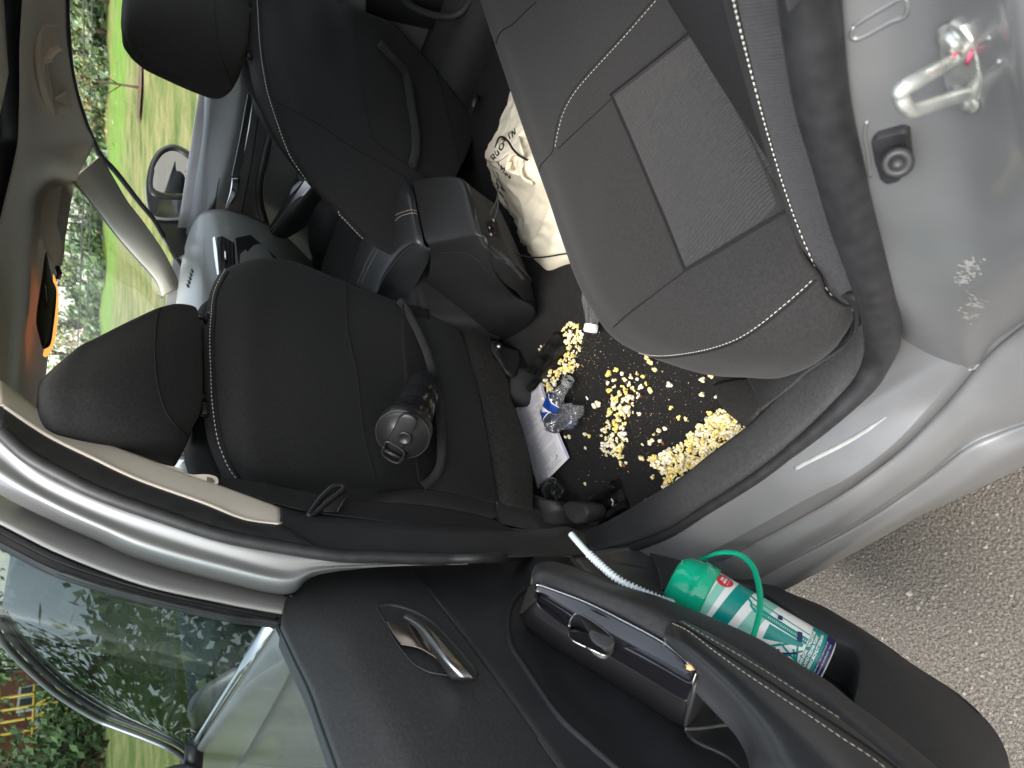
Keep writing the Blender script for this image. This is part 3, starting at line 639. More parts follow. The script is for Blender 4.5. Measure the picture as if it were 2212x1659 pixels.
# the mirror glass is turned so that it shows the flank of the car and the car park
mg=MB(); nrm=V((.93,-.37,-.05)).normalized(); c0=mp(370,378,.001)
ring=[]
for p in oi:
    d=(p-CAM); t=(c0-CAM).dot(nrm)/d.dot(nrm); ring.append(CAM+d*t)
mg.f.append(list(range(len(ring)))); mg.v+=ring; mg.mi.append(0)
mg.build('mirror_glass',mat('mirror',(.85,.88,.88),.01,metal=1),pm_,False,fix=False)
MB().prism([mp(x,y,-.01) for x,y in [(330,470),(400,476),(408,470),(430,480),(410,540),(380,560),(345,500)]],V((-.03,.02,0))).build('mirror_foot',M['black'],pm_,False,.004)
def text(s,h,name,mt,par,fn,xs=1.0,bold=.0,align='CENTER',th=0,sp=1.0):
    """write s: fn maps (u,v) on the lettering plane to a point"""
    c=bpy.data.curves.new('t','FONT'); c.body=s; c.size=h; c.align_x=align; c.align_y='CENTER'; c.offset=bold; c.resolution_u=2; c.space_character=sp
    o=bpy.data.objects.new('t',c); COL.objects.link(o); dg=bpy.context.evaluated_depsgraph_get()
    me=bpy.data.meshes.new_from_object(o.evaluated_get(dg)); COL.objects.unlink(o); bpy.data.objects.remove(o)
    for v in me.vertices: v.co=fn(v.co.x*xs,v.co.y)
    me.materials.clear(); return link(name,me,mt,par,False)
ex=(mp(409,372,.004)-mp(409,412,.004)).normalized()
ex=V((nrm.cross(V((0,0,1))))).normalized()
for i,s_ in enumerate(("OBJECTS IN MIRROR ARE","CLOSER THAN THEY APPEAR")):
    cc=mp(405+i*5,388,.006)
    text(s_,.0085,'mirror_lettering',M['ink'],pm_,lambda u,v,cc=cc:cc+nrm.cross(V((0,0,1)))*(-u)+V((0,0,1))*v)
# ================================================================ front seats
def seat_back(rows,shift,name,mt,par,nu=60,nv=44,wf=None):
    sm_=lambda t:max(0,min(1,t))**2*(3-2*max(0,min(1,t)))
    g=[]
    R_=[PL(r) for r in rows]; nf=7
    full=[]
    for ri,r in enumerate(R_):
        rear=cr(r,26); ff=cr(r,10); front=[ff[q]+shift*(1 if wf is None else sm_(wf(ri/(len(R_)-1),q/9))) for q in reversed(range(10))]
        full.append(rear+front)
    n=len(full[0]); cols=[cr([r[j] for r in full],nu) for j in range(n)]
    g=[[cols[j][i] for j in range(n)] for i in range(nu)]
    mb=MB().grid(g,cv=True)
    for i in (0,nu-1):
        r=g[i]; c=sum(r,V())/n; k=len(mb.v); mb.v+= [c]; base=i*n
        mb.f+=[[k,base+j,base+(j+1)%n] for j in range(n)]; mb.mi+=[0]*n
    return mb.build(name,mt,par)
def rk(k,*pts): return [(x,y,k,v) for x,y,v in pts]
ds=bpy.data.objects.new('driver_seat',None); COL.objects.link(ds); ds.parent=car
k='S'
SR=[rk(k,(500,574,-.10),(464,606,-.085),(444,680,-.07),(440,790,-.065),(443,920,-.07),(462,990,-.085),(486,1036,-.10)),
 rk(k,(512,570,-.06),(487,596,-.03),(463,690,-.02),(461,790,-.018),(469,915,-.02),(490,992,-.03),(520,1040,-.05)),
 rk(k,(560,558,-.03),(535,620,.002),(520,710,.012),(520,815,.014),(526,920,.010),(548,1005,.0),(580,1052,-.02)),
 rk(k,(626,562,-.03),(600,635,.004),(590,720,.016),(592,825,.018),(600,930,.014),(618,1010,.004),(650,1060,-.02)),
 rk(k,(690,585,-.03),(675,655,.004),(668,735,.016),(670,832,.018),(680,935,.014),(700,1015,.004),(730,1064,-.02)),
 rk(k,(748,609,-.03),(748,680,.0),(752,750,.010),(765,840,.012),(780,930,.010),(800,1010,.004),(812,1068,-.01)),
 rk(k,(806,631,-.03),(806,690,.0),(812,760,.004),(822,845,.004),(836,935,.006),(850,1012,.004),(862,1062,-.01)),
 rk(k,(864,652,-.03),(868,700,.0),(874,770,.0),(884,850,.0),(896,940,.002),(906,1010,.002),(914,1056,-.006)),
 rk(k,(930,670,-.03),(940,730,.0),(952,800,.004),(962,870,.004),(972,950,.004),(985,1020,.002),(995,1070,-.006)),
 rk(k,(988,694,-.03),(1003,755,.0),(1018,815,.004),(1034,875,.004),(1050,960,.002),(1064,1030,.0),(1074,1086,-.008)),
 rk(k,(1030,706,-.05),(1045,765,-.03),(1065,820,-.02),(1082,880,-.02),(1100,960,-.02),(1110,1035,-.02),(1112,1094,-.02))]
dsb=seat_back(SR,V((-.115,.012,.02)),'backrest',M['seat'],ds,80)
dbv2=bvh(dsb)
# pocket: rolled hem and the stretched panel below it
HR=[(866,651,-.01),(882,676,.005),(905,720,.022),(926,772,.040),(940,830,.055),(950,890,.062),(954,950,.060),(952,1000,.045),(938,1030,.025),(914,1050,.006)]
hr=cr([P(x,y,'S',v) for x,y,v in HR],60)
G2=[(905,662,-.014),(950,690,.0),(966,730,.014),(980,780,.028),(992,835,.038),(1000,890,.042),(1006,950,.040),(1006,1005,.028),(998,1045,.012),(990,1068,.0)]
G3=[(960,680,-.02),(990,712,-.002),(1006,752,.006),(1020,800,.012),(1034,850,.014),(1044,900,.015),(1054,955,.014),(1062,1010,.010),(1070,1052,.004),(1076,1086,-.004)]
pk=bpy.data.objects.new('seat_pocket',None)
g=[[p+V((-.004,0,0)) for p in hr],cr([P(x,y,'S',v) for x,y,v in G2],60),cr([P(x,y,'S',v) for x,y,v in G3],60)]
pk=gridobj('seat_pocket',[cr(list(c),24) for c in zip(*g)],M['seat_side'],ds,.004)
MB().tube(hr,.0085,12).build('pocket_hem',M['seat_side'],pk)
# lining seen down inside the pocket
LN=[[(869,655,.004),(868,684,.004),(871,758,.006),(877,831,.006),(885,900,.006),(893,970,.006),(905,1040,.006)],[(925,668,.003),(932,720,.003),(945,790,.004),(960,860,.004),(968,930,.004),(975,1000,.004),(975,1060,.003)]]
gridobj('pocket_lining',patch([[(x,y,'S',v) for x,y,v in r] for r in LN],8,30),M['carpet'],ds,.002)
line('seam',dbv2,[(748,611),(749,692),(758,752),(770,808),(776,860),(782,917),(790,955),(798,990),(806,1018),(813,1042)],.0011,M['seam'],dsb,60,.0004)
line('seam',dbv2,[(811,1067),(860,1060),(912,1056),(1000,1072),(1070,1086)],.0011,M['seam'],dsb,60,.0004)
line('piping',dbv2,[(492,588),(470,636),(464,690),(461,740),(463,800),(467,867),(479,947),(500,1003),(522,1036)],.0024,M['seam'],dsb,70,.001)
stitches('stitching',dbv2,[(489,584),(466,633),(459,690),(457,740),(459,800),(462,867),(474,947),(495,1003),(515,1032)],M['thread'],dsb,.0075,.0045,.0008,.0035)
line('seam',dbv2,[(484,935),(472,942),(464,955)],.001,M['seam'],dsb,12,.0005)
# felt flap below the backrest
FT=[(984,694,-.028),(1006,760,.0),(1022,815,.004),(1038,875,.006),(1053,957,.004),(1067,1030,.0),(1074,1086,-.006)]
FB=[(1042,708,-.02),(1060,724,-.0),(1066,768,.02),(1087,795,.02),(1101,828,.022),(1103,857,.024),(1116,890,.024),(1136,950,.022),(1150,1023,.020),(1153,1103,.016)]
g=patch([[(x,y,'S',v) for x,y,v in FT],[((x+u)/2,(y+w_)/2,'S',(v+z)/2+.010) for (x,y,v),(u,w_,z) in zip(FT,[FB[i] for i in (0,2,4,6,7,8,9)])]],3,40)
top=cr([P(x,y,'S',v) for x,y,v in FT],60); bot=cr([P(x,y,'S',v) for x,y,v in FB],60)
gridobj('felt_flap',[cr([a,a.lerp(b,.4)+V((.008,-.004,0)),b],12) for a,b in zip(top,bot)],M['flap'],ds,.004)
# seat base and side valance under the backrest
def blk(name,c,h,mt,par,bev=.01,rz=0,ry=0):
    rot=Matrix.Rotation(rz,3,'Z')@Matrix.Rotation(ry,3,'Y'); return MB().box(V(c),h,rot).build(name,mt,par,True,bev,seg=3)
blk('cushion',(-1.58,.765,.46),(.24,.24,.08),M['seat'],ds,.05)
blk('seat_frame',(-1.56,.765,.365),(.24,.2,.03),M['black'],ds,.015)
# outboard recliner cover and seat-belt side
g=patch([[P(1074,1086,'S',.0),P(1110,1092,'S',.004),P(1153,1100,'S',.012),P(1180,1108,'S',.012)],[P(1074,1105,'S',-.02),P(1110,1112,'S',-.015),P(1155,1118,'S',-.005),P(1215,1125,'S',.0)],[P(1080,1130,'S',-.05),P(1120,1140,'S',-.05),P(1170,1148,'S',-.03),P(1215,1150,'S',-.02)]],10,20)
gridobj('side_cover',g,M['plastic'],ds,.008)
# head restraint
HRW=[rk(k,(150,775,-.060),(110,800,-.058),(84,830,-.055),(79,870,-.055),(79,900,-.056),(88,925,-.058),(110,950,-.062)),
 rk(k,(165,752,-.02),(125,790,-.002),(100,832,.01),(95,868,.012),(97,905,.008),(106,935,-.004),(135,962,-.03)),
 rk(k,(215,726,-.02),(190,775,.015),(175,830,.03),(172,870,.03),(174,912,.024),(186,948,.008),(215,968,-.02)),
 rk(k,(262,702,-.02),(252,760,.022),(245,825,.036),(243,870,.036),(245,918,.028),(256,955,.01),(275,974,-.018)),
 rk(k,(308,680,-.02),(308,745,.022),(308,820,.034),(308,870,.033),(312,920,.025),(322,955,.008),(338,975,-.018)),
 rk(k,(345,664,-.022),(352,730,.016),(352,815,.028),(356,868,.026),(366,918,.018),(378,948,.002),(390,962,-.02)),
 rk(k,(385,656,-.03),(392,720,.006),(394,805,.016),(398,862,.014),(402,905,.008),(405,930,-.006),(408,940,-.024)),
 rk(k,(420,662,-.04),(430,720,-.012),(432,800,-.004),(434,850,-.006),(430,895,-.010),(420,915,-.02),(414,925,-.034)),
 rk(k,(428,675,-.07),(436,725,-.055),(438,790,-.05),(438,840,-.05),(432,885,-.055),(424,905,-.06),(416,915,-.066))]
hrr=seat_back(HRW,V((-.085,.006,.004)),'headrest',M['seat_side'],ds,50,wf=lambda i,j:.25+i/.3)
hrb=bvh(hrr)
line('seam',hrb,[(356,655),(344,672),(338,700),(334,760),(337,812),(346,857),(360,894),(381,921),(403,941)],.0013,M['seam'],hrr,50,.0004)
def post(y1,x1,kk,sh,par,g1):
    q=P(x1,y1,kk,sh); MB().tube([q+V((-.004,0,-.03)),q+V((.02,0,.05))],.0055,12).build('post',M['satin'],par)
    MB().lathe([(0,.012),(.009,.012),(.013,.008),(.014,0),(.014,-.01)],q+V((0,0,-.012)),V((.3,0,1)),20).build('guide',M['black'],par)
for i,(x,y) in enumerate(((442,690),(444,862))):
    post(y,x,'S',-.055,ds,0)
q=P(443,884,'S',-.045)
MB().box(q,(.006,.012,.008)).build('release_button',M['black'],ds,True,.003)
for i in range(4): MB().tube([q+V((.0065,-.006+.004*i,-.006)),q+V((.0065,-.006+.004*i,.006))],.0008,5).build('button_rib',M['plastic2'],bpy.data.objects['release_button'])
# ---- passenger seat
ps=bpy.data.objects.new('passenger_seat',None); COL.objects.link(ps); ps.parent=car
k='Q'
PR=[rk(k,(533,152,-.14),(531,110,-.10),(534,60,-.08),(538,0,-.07),(545,-70,-.07),(560,-130,-.09)),
 rk(k,(548,231,-.13),(552,160,-.07),(553,80,-.04),(555,0,-.02),(562,-70,-.02),(578,-130,-.06)),
 rk(k,(571,276,-.12),(575,205,-.06),(592,120,.0),(600,10,.012),(605,-60,.012),(615,-110,-.04)),
 rk(k,(598,317,-.11),(608,272,-.06),(640,200,.002),(660,100,.02),(667,20,.05),(676,-50,.06)),
 rk(k,(637,362,-.10),(646,330,-.06),(700,250,.0),(730,150,.02),(738,60,.06),(742,8,.10)),
 rk(k,(671,401,-.10),(684,378,-.06),(746,300,.0),(775,200,.018),(788,90,.065),(800,30,.11)),
 rk(k,(711,443,-.10),(726,425,-.06),(790,345,.0),(825,240,.012),(845,120,.065),(850,52,.10)),
 rk(k,(750,486,-.10),(775,466,-.06),(832,375,.0),(866,270,.008),(885,155,.04),(892,95,.05)),
 rk(k,(790,520,-.10),(815,490,-.06),(870,400,.0),(905,300,.006),(930,215,.03),(938,148,.04)),
 rk(k,(830,545,-.10),(860,510,-.06),(915,420,.0),(945,340,.004),(972,270,.02),(985,205,.02)),
 rk(k,(870,560,-.10),(900,530,-.06),(955,440,.0),(985,380,.0),(1010,330,-.004),(1030,270,-.01))]
psb=seat_back(PR,V((-.10,-.0,.03)),'backrest',M['seat'],ps,70,wf=lambda i,j:min(j/.35,.3+i/.3)); pbv=bvh(psb)
stitches('stitching',pbv,[(557,0),(561,60),(566,119),(578,190),(591,235),(604,274),(626,331),(650,368),(684,413),(743,470),(786,516)],M['thread'],psb,.0075,.0045,.0009,.003)
line('piping',pbv,[(561,0),(565,60),(570,119),(582,188),(595,233),(609,272),(631,328),(655,366),(690,411),(747,466),(790,512)],.0022,M['seam'],psb,70,.0006)
line('seam',pbv,[(593,217),(630,236),(670,258),(712,284),(753,314),(803,341),(840,362),(879,387)],.0012,M['seam'],psb,60,.0004)
line('seam',pbv,[(760,50),(775,150),(790,230),(802,290),(815,310),(850,336),(880,357),(922,383)],.0012,M['seam'],psb,60,.0004)
line('seam',pbv,[(930,110),(952,188),(973,269),(989,338),(998,385)],.0012,M['seam'],psb,40,.0004)
rim=on(pbv,[(812,100),(835,125),(866,164),(882,240),(891,303),(890,340),(884,362)],50,.014)
MB().tube(rim,.010,12).build('pocket_hem',M['seat_side'],ps)
HQ=[rk(k,(330,-90,-.05),(290,-60,-.05),(268,-20,-.055),(262,30,-.06),(262,65,-.065),(272,100,-.075),(290,130,-.09)),
 rk(k,(345,-110,-.01),(305,-70,.0),(285,-20,.01),(278,30,.008),(278,70,-.006),(290,115,-.03),(312,150,-.06)),
 rk(k,(385,-130,.0),(360,-80,.02),(345,-20,.03),(342,35,.026),(345,90,.008),(352,140,-.02),(365,176,-.06)),
 rk(k,(425,-140,.0),(410,-90,.02),(400,-20,.032),(398,40,.03),(402,105,.01),(410,160,-.02),(420,200,-.06)),
 rk(k,(465,-140,.0),(458,-80,.018),(455,-10,.026),(455,50,.024),(462,115,.006),(466,170,-.025),(466,214,-.065)),
 rk(k,(505,-130,-.01),(505,-70,.004),(503,0,.012),(505,60,.010),(508,115,-.004),(505,160,-.03),(496,200,-.07)),
 rk(k,(535,-120,-.04),(538,-60,-.03),(538,0,-.03),(538,50,-.03),(535,95,-.04),(528,130,-.055),(516,168,-.08))]
hq=seat_back(HQ,V((-.09,.0,.01)),'headrest',M['seat_side'],ps,50,wf=lambda i,j:min((1-j)/.5,.05+i/.5)); hqb=bvh(hq)
line('seam',hqb,[(461,-40),(462,30),(470,85),(480,130),(493,160),(500,186)],.0016,M['seam'],hq,40,.0004)
q=P(538,118,'Q',-.06); MB().box(q,(.006,.013,.008)).build('release_button',M['black'],ps,True,.003)
MB().lathe([(0,.012),(.009,.012),(.013,.008),(.014,0),(.014,-.01)],P(541,25,'Q',-.06),V((.4,0,1)),20).build('guide',M['black'],ps)
blk('cushion',(-1.56,1.44,.46),(.27,.24,.08),M['seat'],ps,.05)
blk('seat_frame',(-1.50,1.44,.33),(.20,.20,.05),M['black'],ps,.015)
MB().tube([P(1032,206,'z',.30),P(1017,243,'z',.31)],.009,10).build('frame_bar',M['steel'],ps)
# ---- seat rails and feet on the floor
def rail_(a,b,w,h,name='seat_rail'):
    """a channel section with raised lips"""
    d=(b-a).normalized(); s=V((-d.y,d.x,0)).normalized(); mb=MB()
    prof_=[(-w,0),(-w,h),(-w*.72,h*1.25),(-w*.5,h*.8),(-w*.4,h*.25),(w*.4,h*.25),(w*.5,h*.8),(w*.72,h*1.25),(w,h),(w,0)]
    mb.grid([[p+s*x+V((0,0,z)) for x,z in prof_] for p in lin([a,b],8)])
    for p in (a,b): mb.add([p+s*x+V((0,0,z)) for x,z in prof_],[list(range(10))])
    return mb.build(name,M['steel'],car,False,.0015)
FZ=.262
rail_(P(1225,738,'z',FZ),P(1118,880,'z',FZ)+V((-.25,.0,0)),.026,.026)
rail_(P(1352,1066,'z',FZ),P(1262,1125,'z',FZ)+V((-.3,0,0)),.030,.026)
q=P(1325,1085,'z',FZ+.012); MB().lathe([(0,.008),(.007,.008),(.009,.006),(.009,0)],q,V((0,0,1)),6).build('rail_bolt',M['satin'],car,False)
# recliner bracket and round cover at the inboard foot of the driver's seat
g=patch([[P(1064,735,'S',.02),P(1075,733,'S',.02),P(1095,745,'S',.02),P(1122,756,'S',.03)],[P(1066,765,'S',.02),P(1085,790,'S',.03),P(1100,805,'S',.035),P(1124,780,'S',.04)],[P(1090,800,'S',.01),P(1100,815,'S',.02),P(1112,815,'S',.03),P(1124,800,'S',.03)]],8,12)
gridobj('hinge_cover',g,M['plastic'],ds,.01)
q=P(1078,748,'S',.03); MB().lathe([(0,.006),(.006,.005),(.008,0),(.008,-.01)],q,V((1,-.5,.3)),16).build('cover_screw',M['satin'],ds)
MB().prism([P(x,y,'S',.03) for x,y in [(1128,756),(1160,760),(1168,790),(1160,812),(1124,800),(1118,780)]],V((-.05,.03,-.02))).build('hinge_bracket',M['plastic'],ds,True,.006)
q=P(1130,836,'S',.015); MB().lathe([(0,.012),(.03,.012),(.043,.008),(.047,0),(.047,-.03)],q,V((1,-.55,.25)),40).build('round_cover',M['plastic'],ds)
# outboard foot cover
g=patch([[(1142,1070,'z',.36),(1165,1078,'z',.36),(1200,1082,'z',.34),(1222,1085,'z',.31)],[(1150,1100,'z',.36),(1185,1108,'z',.35),(1215,1104,'z',.33),(1240,1105,'z',.30)],[(1175,1128,'z',.34),(1200,1132,'z',.33),(1226,1132,'z',.30),(1250,1130,'z',.27)]],12,16)
gridobj('rail_cover',g,M['plastic'],ds,.012)
MB().prism([P(x,y,'z',.345) for x,y in [(1212,1090),(1222,1084),(1262,1090),(1270,1108),(1262,1128),(1240,1132),(1222,1120)]],V((0,0,-.05))).build('rail_end_cap',M['plastic2'],ds,True,.007)
# ================================================================ seat belt
bl=bpy.data.objects.new('seat_belt',None); COL.objects.link(bl); bl.parent=car
bt=[(480,1032,'x',-1.025),(548,1038,'x',-1.03),(620,1052,'x',-1.035),(690,1066,'x',-1.035),(800,1082,'x',-1.04),(920,1092,'x',-1.04),(1030,1112,'x',-1.035),(1085,1132,'x',-1.025),(1120,1152,'x',-1.012)]
bb=[(468,1046,'x',-1.02),(548,1072,'x',-1.015),(620,1094,'x',-1.012),(690,1108,'x',-1.012),(800,1122,'x',-1.012),(920,1135,'x',-1.012),(1030,1144,'x',-1.012),(1085,1151,'x',-1.01),(1118,1156,'x',-1.008)]
gridobj('webbing',patch([[x for x in bt],[((a+c)/2,(b+d)/2,'x',(e+f)/2) for (a,b,_,e),(c,d,_,f) in zip(bt,bb)],[x for x in bb]],10,60),M['belt'],bl,.0014)
tg=[(738,1048),(742,1054),(735,1062),(712,1080),(690,1100),(676,1112),(665,1114),(672,1102),(690,1078),(706,1062),(722,1050)]
MB().tube(cr([P(x,y,'x',-1.005) for x,y in tg],50,True)+[P(738,1048,'x',-1.005)],.0042,8,cap=False).build('tongue',M['black'],bl)
MB().prism([P(x,y,'x',-1.008) for x,y in [(700,1068),(755,1064),(750,1082),(724,1108),(700,1106),(690,1100)]],V((-.004,.004,0))).build('tongue_cover',M['black'],bl,True,.0015)
st_l=[P(x,y,'x',-1.004) for x,y in [(754,1066),(740,1084),(728,1106)]]
MB().tube(st_l,.0008,5).build('belt_stitching',M['plastic2'],bl)
# upper belt guide, beige, on the pillar
gd=[(401,1022),(418,1025),(440,1024),(458,1026),(470,1032),(472,1042),(466,1048),(452,1046),(430,1040),(415,1036)]
MB().prism(cr([P(x,y,'x',-1.005) for x,y in gd],40,True),V((-.02,.006,0))).build('belt_guide',M['beige'],bl,True,.004)
MB().prism(cr([P(x,y,'x',-1.01) for x,y in [(340,1000),(366,1006),(384,1010),(404,1022),(400,1028),(370,1014),(340,1004)]],30,True),V((-.02,.006,0))).build('height_adjuster',M['beige'],bl,True,.003)
MB().prism([P(x,y,'x',-1.003) for x,y in [(447,1030),(458,1032),(464,1040),(456,1044),(446,1040)]],V((.001,-.001,0))).build('guide_slot',mat('brown_slot',(.13,.11,.08),.7),bl,True,.001)
# ================================================================ centre console
cn=bpy.data.objects.new('console',None); COL.objects.link(cn); cn.parent=car
zt=.60
lid=[[(753,610,'z',zt-.02),(780,520,'z',zt-.02),(819,443,'z',zt-.02),(845,406,'z',zt-.015),(869,392,'z',zt-.02),(884,392,'z',zt-.03)],
 [(766,616,'z',zt-.002),(800,540,'z',zt),(836,470,'z',zt),(862,432,'z',zt),(880,420,'z',zt-.006),(893,418,'z',zt-.02)],
 [(782,622,'z',zt),(815,565,'z',zt+.004),(850,505,'z',zt+.005),(875,480,'z',zt+.002),(892,470,'z',zt-.006),(903,466,'z',zt-.02)],
 [(800,630,'z',zt),(828,586,'z',zt+.003),(856,545,'z',zt+.004),(880,525,'z',zt),(897,512,'z',zt-.008),(912,506,'z',zt-.022)],
 [(813,636,'z',zt-.004),(832,597,'z',zt-.004),(861,560,'z',zt-.006),(884,536,'z',zt-.008),(902,530,'z',zt-.014),(917,528,'z',zt-.025)],
 [(834,644,'z',zt-.035),(856,612,'z',zt-.035),(880,582,'z',zt-.03),(902,560,'z',zt-.03),(918,545,'z',zt-.03),(928,540,'z',zt-.032)],
 [(874,660,'z',zt-.07),(890,632,'z',zt-.065),(906,602,'z',zt-.06),(918,580,'z',zt-.055),(926,562,'z',zt-.05),(930,548,'z',zt-.045)]]
ld=gridobj('armrest_lid',patch(lid,50,50),M['leather'],cn,.008); lbv=bvh(ld)
line('piping',lbv,[(814,635),(832,596),(861,559),(882,537),(900,530),(917,527)],.0018,M['leather'],ld,50,.0008)
stitches('stitching',lbv,[(774,610),(800,552),(830,505),(846,478),(858,464),(875,457),(890,454),(903,458)],M['thread2'],ld,.006,.0045,.0007,.0014)
stitches('stitching',lbv,[(781,612),(806,560),(836,510),(852,482),(864,469),(880,463),(893,461),(905,465)],M['thread2'],ld,.006,.0045,.0007,.0014)
bx=[[(884,393,'z',.575),(951,383,'z',.575),(991,384,'z',.57),(1012,398,'z',.56)],
 [(893,398,'z',.592),(951,388,'z',.592),(995,390,'z',.586),(1016,410,'z',.57)],
 [(905,458,'z',.594),(960,450,'z',.594),(1005,446,'z',.588),(1028,460,'z',.574)],
 [(918,515,'z',.594),(972,506,'z',.594),(1018,500,'z',.588),(1040,506,'z',.576)],
 [(926,530,'z',.588),(976,522,'z',.588),(1022,514,'z',.582),(1044,514,'z',.572)],
 [(930,548,'z',.565),(978,542,'z',.565),(1024,544,'z',.558),(1052,552,'z',.545)],
 [(930,562,'z',.55),(985,566,'z',.54),(1034,580,'z',.52),(1070,596,'z',.50)],
 [(925,600,'z',.52),(985,610,'z',.50),(1050,630,'z',.46),(1110,640,'z',.40)],
 [(910,640,'z',.47),(980,665,'z',.44),(1060,690,'z',.40),(1157,676,'z',.32)],
 [(900,690,'z',.40),(970,720,'z',.36),(1060,740,'z',.31),(1108,734,'z',.27)]]
cb=gridobj('console_side',patch(bx,60,44),M['conp'],cn,.008); cbv=bvh(cb)
rr=[[(1012,398,'z',.562),(1030,458,'z',.574),(1041,506,'z',.576),(1052,530,'z',.566),(1068,556,'z',.53)],
    [(1040,420,'z',.50),(1060,470,'z',.50),(1078,520,'z',.50),(1092,550,'z',.50),(1104,566,'z',.49)],
    [(1062,436,'z',.46),(1080,480,'z',.46),(1098,532,'z',.46),(1114,570,'z',.45),(1131,594,'z',.43)],
    [(1078,450,'z',.40),(1100,500,'z',.40),(1120,560,'z',.38),(1140,600,'z',.36),(1148,620,'z',.36)],
    [(1090,480,'z',.30),(1120,540,'z',.29),(1142,590,'z',.28),(1152,630,'z',.28),(1160,668,'z',.29)]]
gridobj('console_corner',patch([[(1042,508,'z',.575),(1052,530,'z',.566),(1068,556,'z',.53),(1104,566,'z',.49),(1131,594,'z',.43),(1148,620,'z',.36),(1160,668,'z',.29)],[(1040,508,'z',.575),(1048,532,'z',.562),(1062,572,'z',.525),(1090,612,'z',.46),(1115,630,'z',.41),(1138,655,'z',.35),(1159,678,'z',.29)]],8,40),M['conp'],cn,.008)
cr_=gridobj('console_rear',patch(rr,40,40),M['seat'],cn,.008); crv=bvh(cr_)
line('edge',crv,[(1041,512),(1062,532),(1097,560),(1131,592),(1147,612)],.006,M['plastic2'],cn,40,.0)
line('moulding_line',cbv,[(934,551),(960,546),(990,545),(1014,551),(1035,566),(1070,610),(1105,645),(1130,672)],.0008,M['seam'],cn,50,.0002)
MB().prism([q_+(n_*.001) for q_,n_ in [hitn(crv,x,y) for x,y in [(1048,479),(1070,474),(1081,514),(1056,502)]] if q_ is not None],V((0,0,-.001))).build('socket_panel',M['carpet'],cn,False)
for x,y in ((1055,493),(1059,507)):
    q_,n_=hitn(crv,x,y)
    if q_ is None: continue
    MB().box(q_+n_*.0012,(.0012,.0022,.002)).build('charge_icon',M['white'],cn,False)
for x,y in ((1064,490),(1066,505)):
    q_,n_=hitn(crv,x,y)
    if q_ is None: continue
    MB().box(q_+n_*.001,(.0015,.004,.0018)).build('usb_socket',mat('red_socket',(.25,.04,.03),.4),cn,False)
# tunnel hump and front console to the dash
blk('console_front',(-1.55,1.08,.42),(.35,.10,.12),M['plastic'],cn,.02)
shell(V((-1.5,1.08,.56)),.02,.02,.05,'gear_lever',M['gloss'],cn)
# ================================================================ floor
fl=MB()
def fz(x,y):
    t=max(0,1-abs(y-1.08)/.22); z=FZ+.05*(t*t*(3-2*t)); 
    return z
fg=[[V((x,y,fz(x,y)+.0015*math.sin(x*90)*math.sin(y*70))) for y in [ .37+ i*(1.45/80) for i in range(81)]] for x in [-1.75+j*(1.35/70) for j in range(71)]]
floor=MB().grid(fg).build('floor_carpet',M['carpet'],car,fix=False); tocam_fix(floor)
blk('footwell_front',(-2.05,1.08,.40),(.3,.70,.14),M['carpet'],car,.05)
gridobj('floor_pan',[[V((x,y,.235)) for y in (.30,1.0,1.86)] for x in (-2.3,-1.4,-.4,.6)],M['black'],car,.01)
# side of the sill below the trim and the lining by the rear cushion
g=patch([[(1612,924,'z',.385),(1560,880,'z',.33),(1540,830,'z',.27)],[(1630,899,'z',.395),(1600,860,'z',.34),(1575,822,'z',.28)],[(1640,880,'z',.395),(1640,845,'z',.36),(1620,815,'z',.30)]],12,12)
gridobj('carpet_turn_up',g,M['flap'],car,.006)
g=patch([[(1640,886,'z',.397),(1630,850,'z',.37),(1610,810,'z',.31)],[(1690,850,'z',.402),(1680,815,'z',.39),(1670,780,'z',.36)],[(1745,800,'z',.41),(1735,780,'z',.40),(1720,760,'z',.38)],[(1836,735,'z',.43),(1825,710,'z',.42),(1800,690,'z',.40)],[(1850,650,'z',.50),(1835,640,'z',.50),(1800,640,'z',.48)]],30,14)
gridobj('side_lining',g,M['plastic2'],car,.006)
# passenger's side lining and far rear door
fr=bpy.data.objects.new('far_rear_door',None); COL.objects.link(fr); fr.parent=car
g=patch([[(x,y,'y',v) for x,y,v in r] for r in [[(780,30,1.74),(860,50,1.74),(950,80,1.72),(1010,80,1.70)],[(760,-80,1.74),(860,-60,1.74),(960,-40,1.72),(1060,-40,1.68)],[(760,-300,1.74),(860,-300,1.74),(960,-300,1.72),(1100,-300,1.68)]]],16,16)
gridobj('door_panel',[[V((x,1.88-.05*math.sin((z-.2)*3.2)-.05*max(0,z-.75),z)) for z in [.18+.06*i for i in range(13)]] for x in [-1.02+.1*j for j in range(9)]],M['plastic'],fr,.01)
far=[(866,-20),(880,6),(905,22),(940,34),(975,36),(1000,24),(1020,-4)]
MB().tube(cr([P(x,y,'y',1.80) for x,y in far],30),.010,8).build('pocket_rim',M['plastic2'],fr)
gridobj('sill_lining',[[V((-1.3+.12*i,1.74,.26)),V((-1.3+.12*i,1.78,.34)),V((-1.3+.12*i,1.86,.40))] for i in range(10)],M['plastic2'],fr,.01)
# ================================================================ rear seat
rs_=bpy.data.objects.new('rear_seat',None); COL.objects.link(rs_); rs_.parent=car
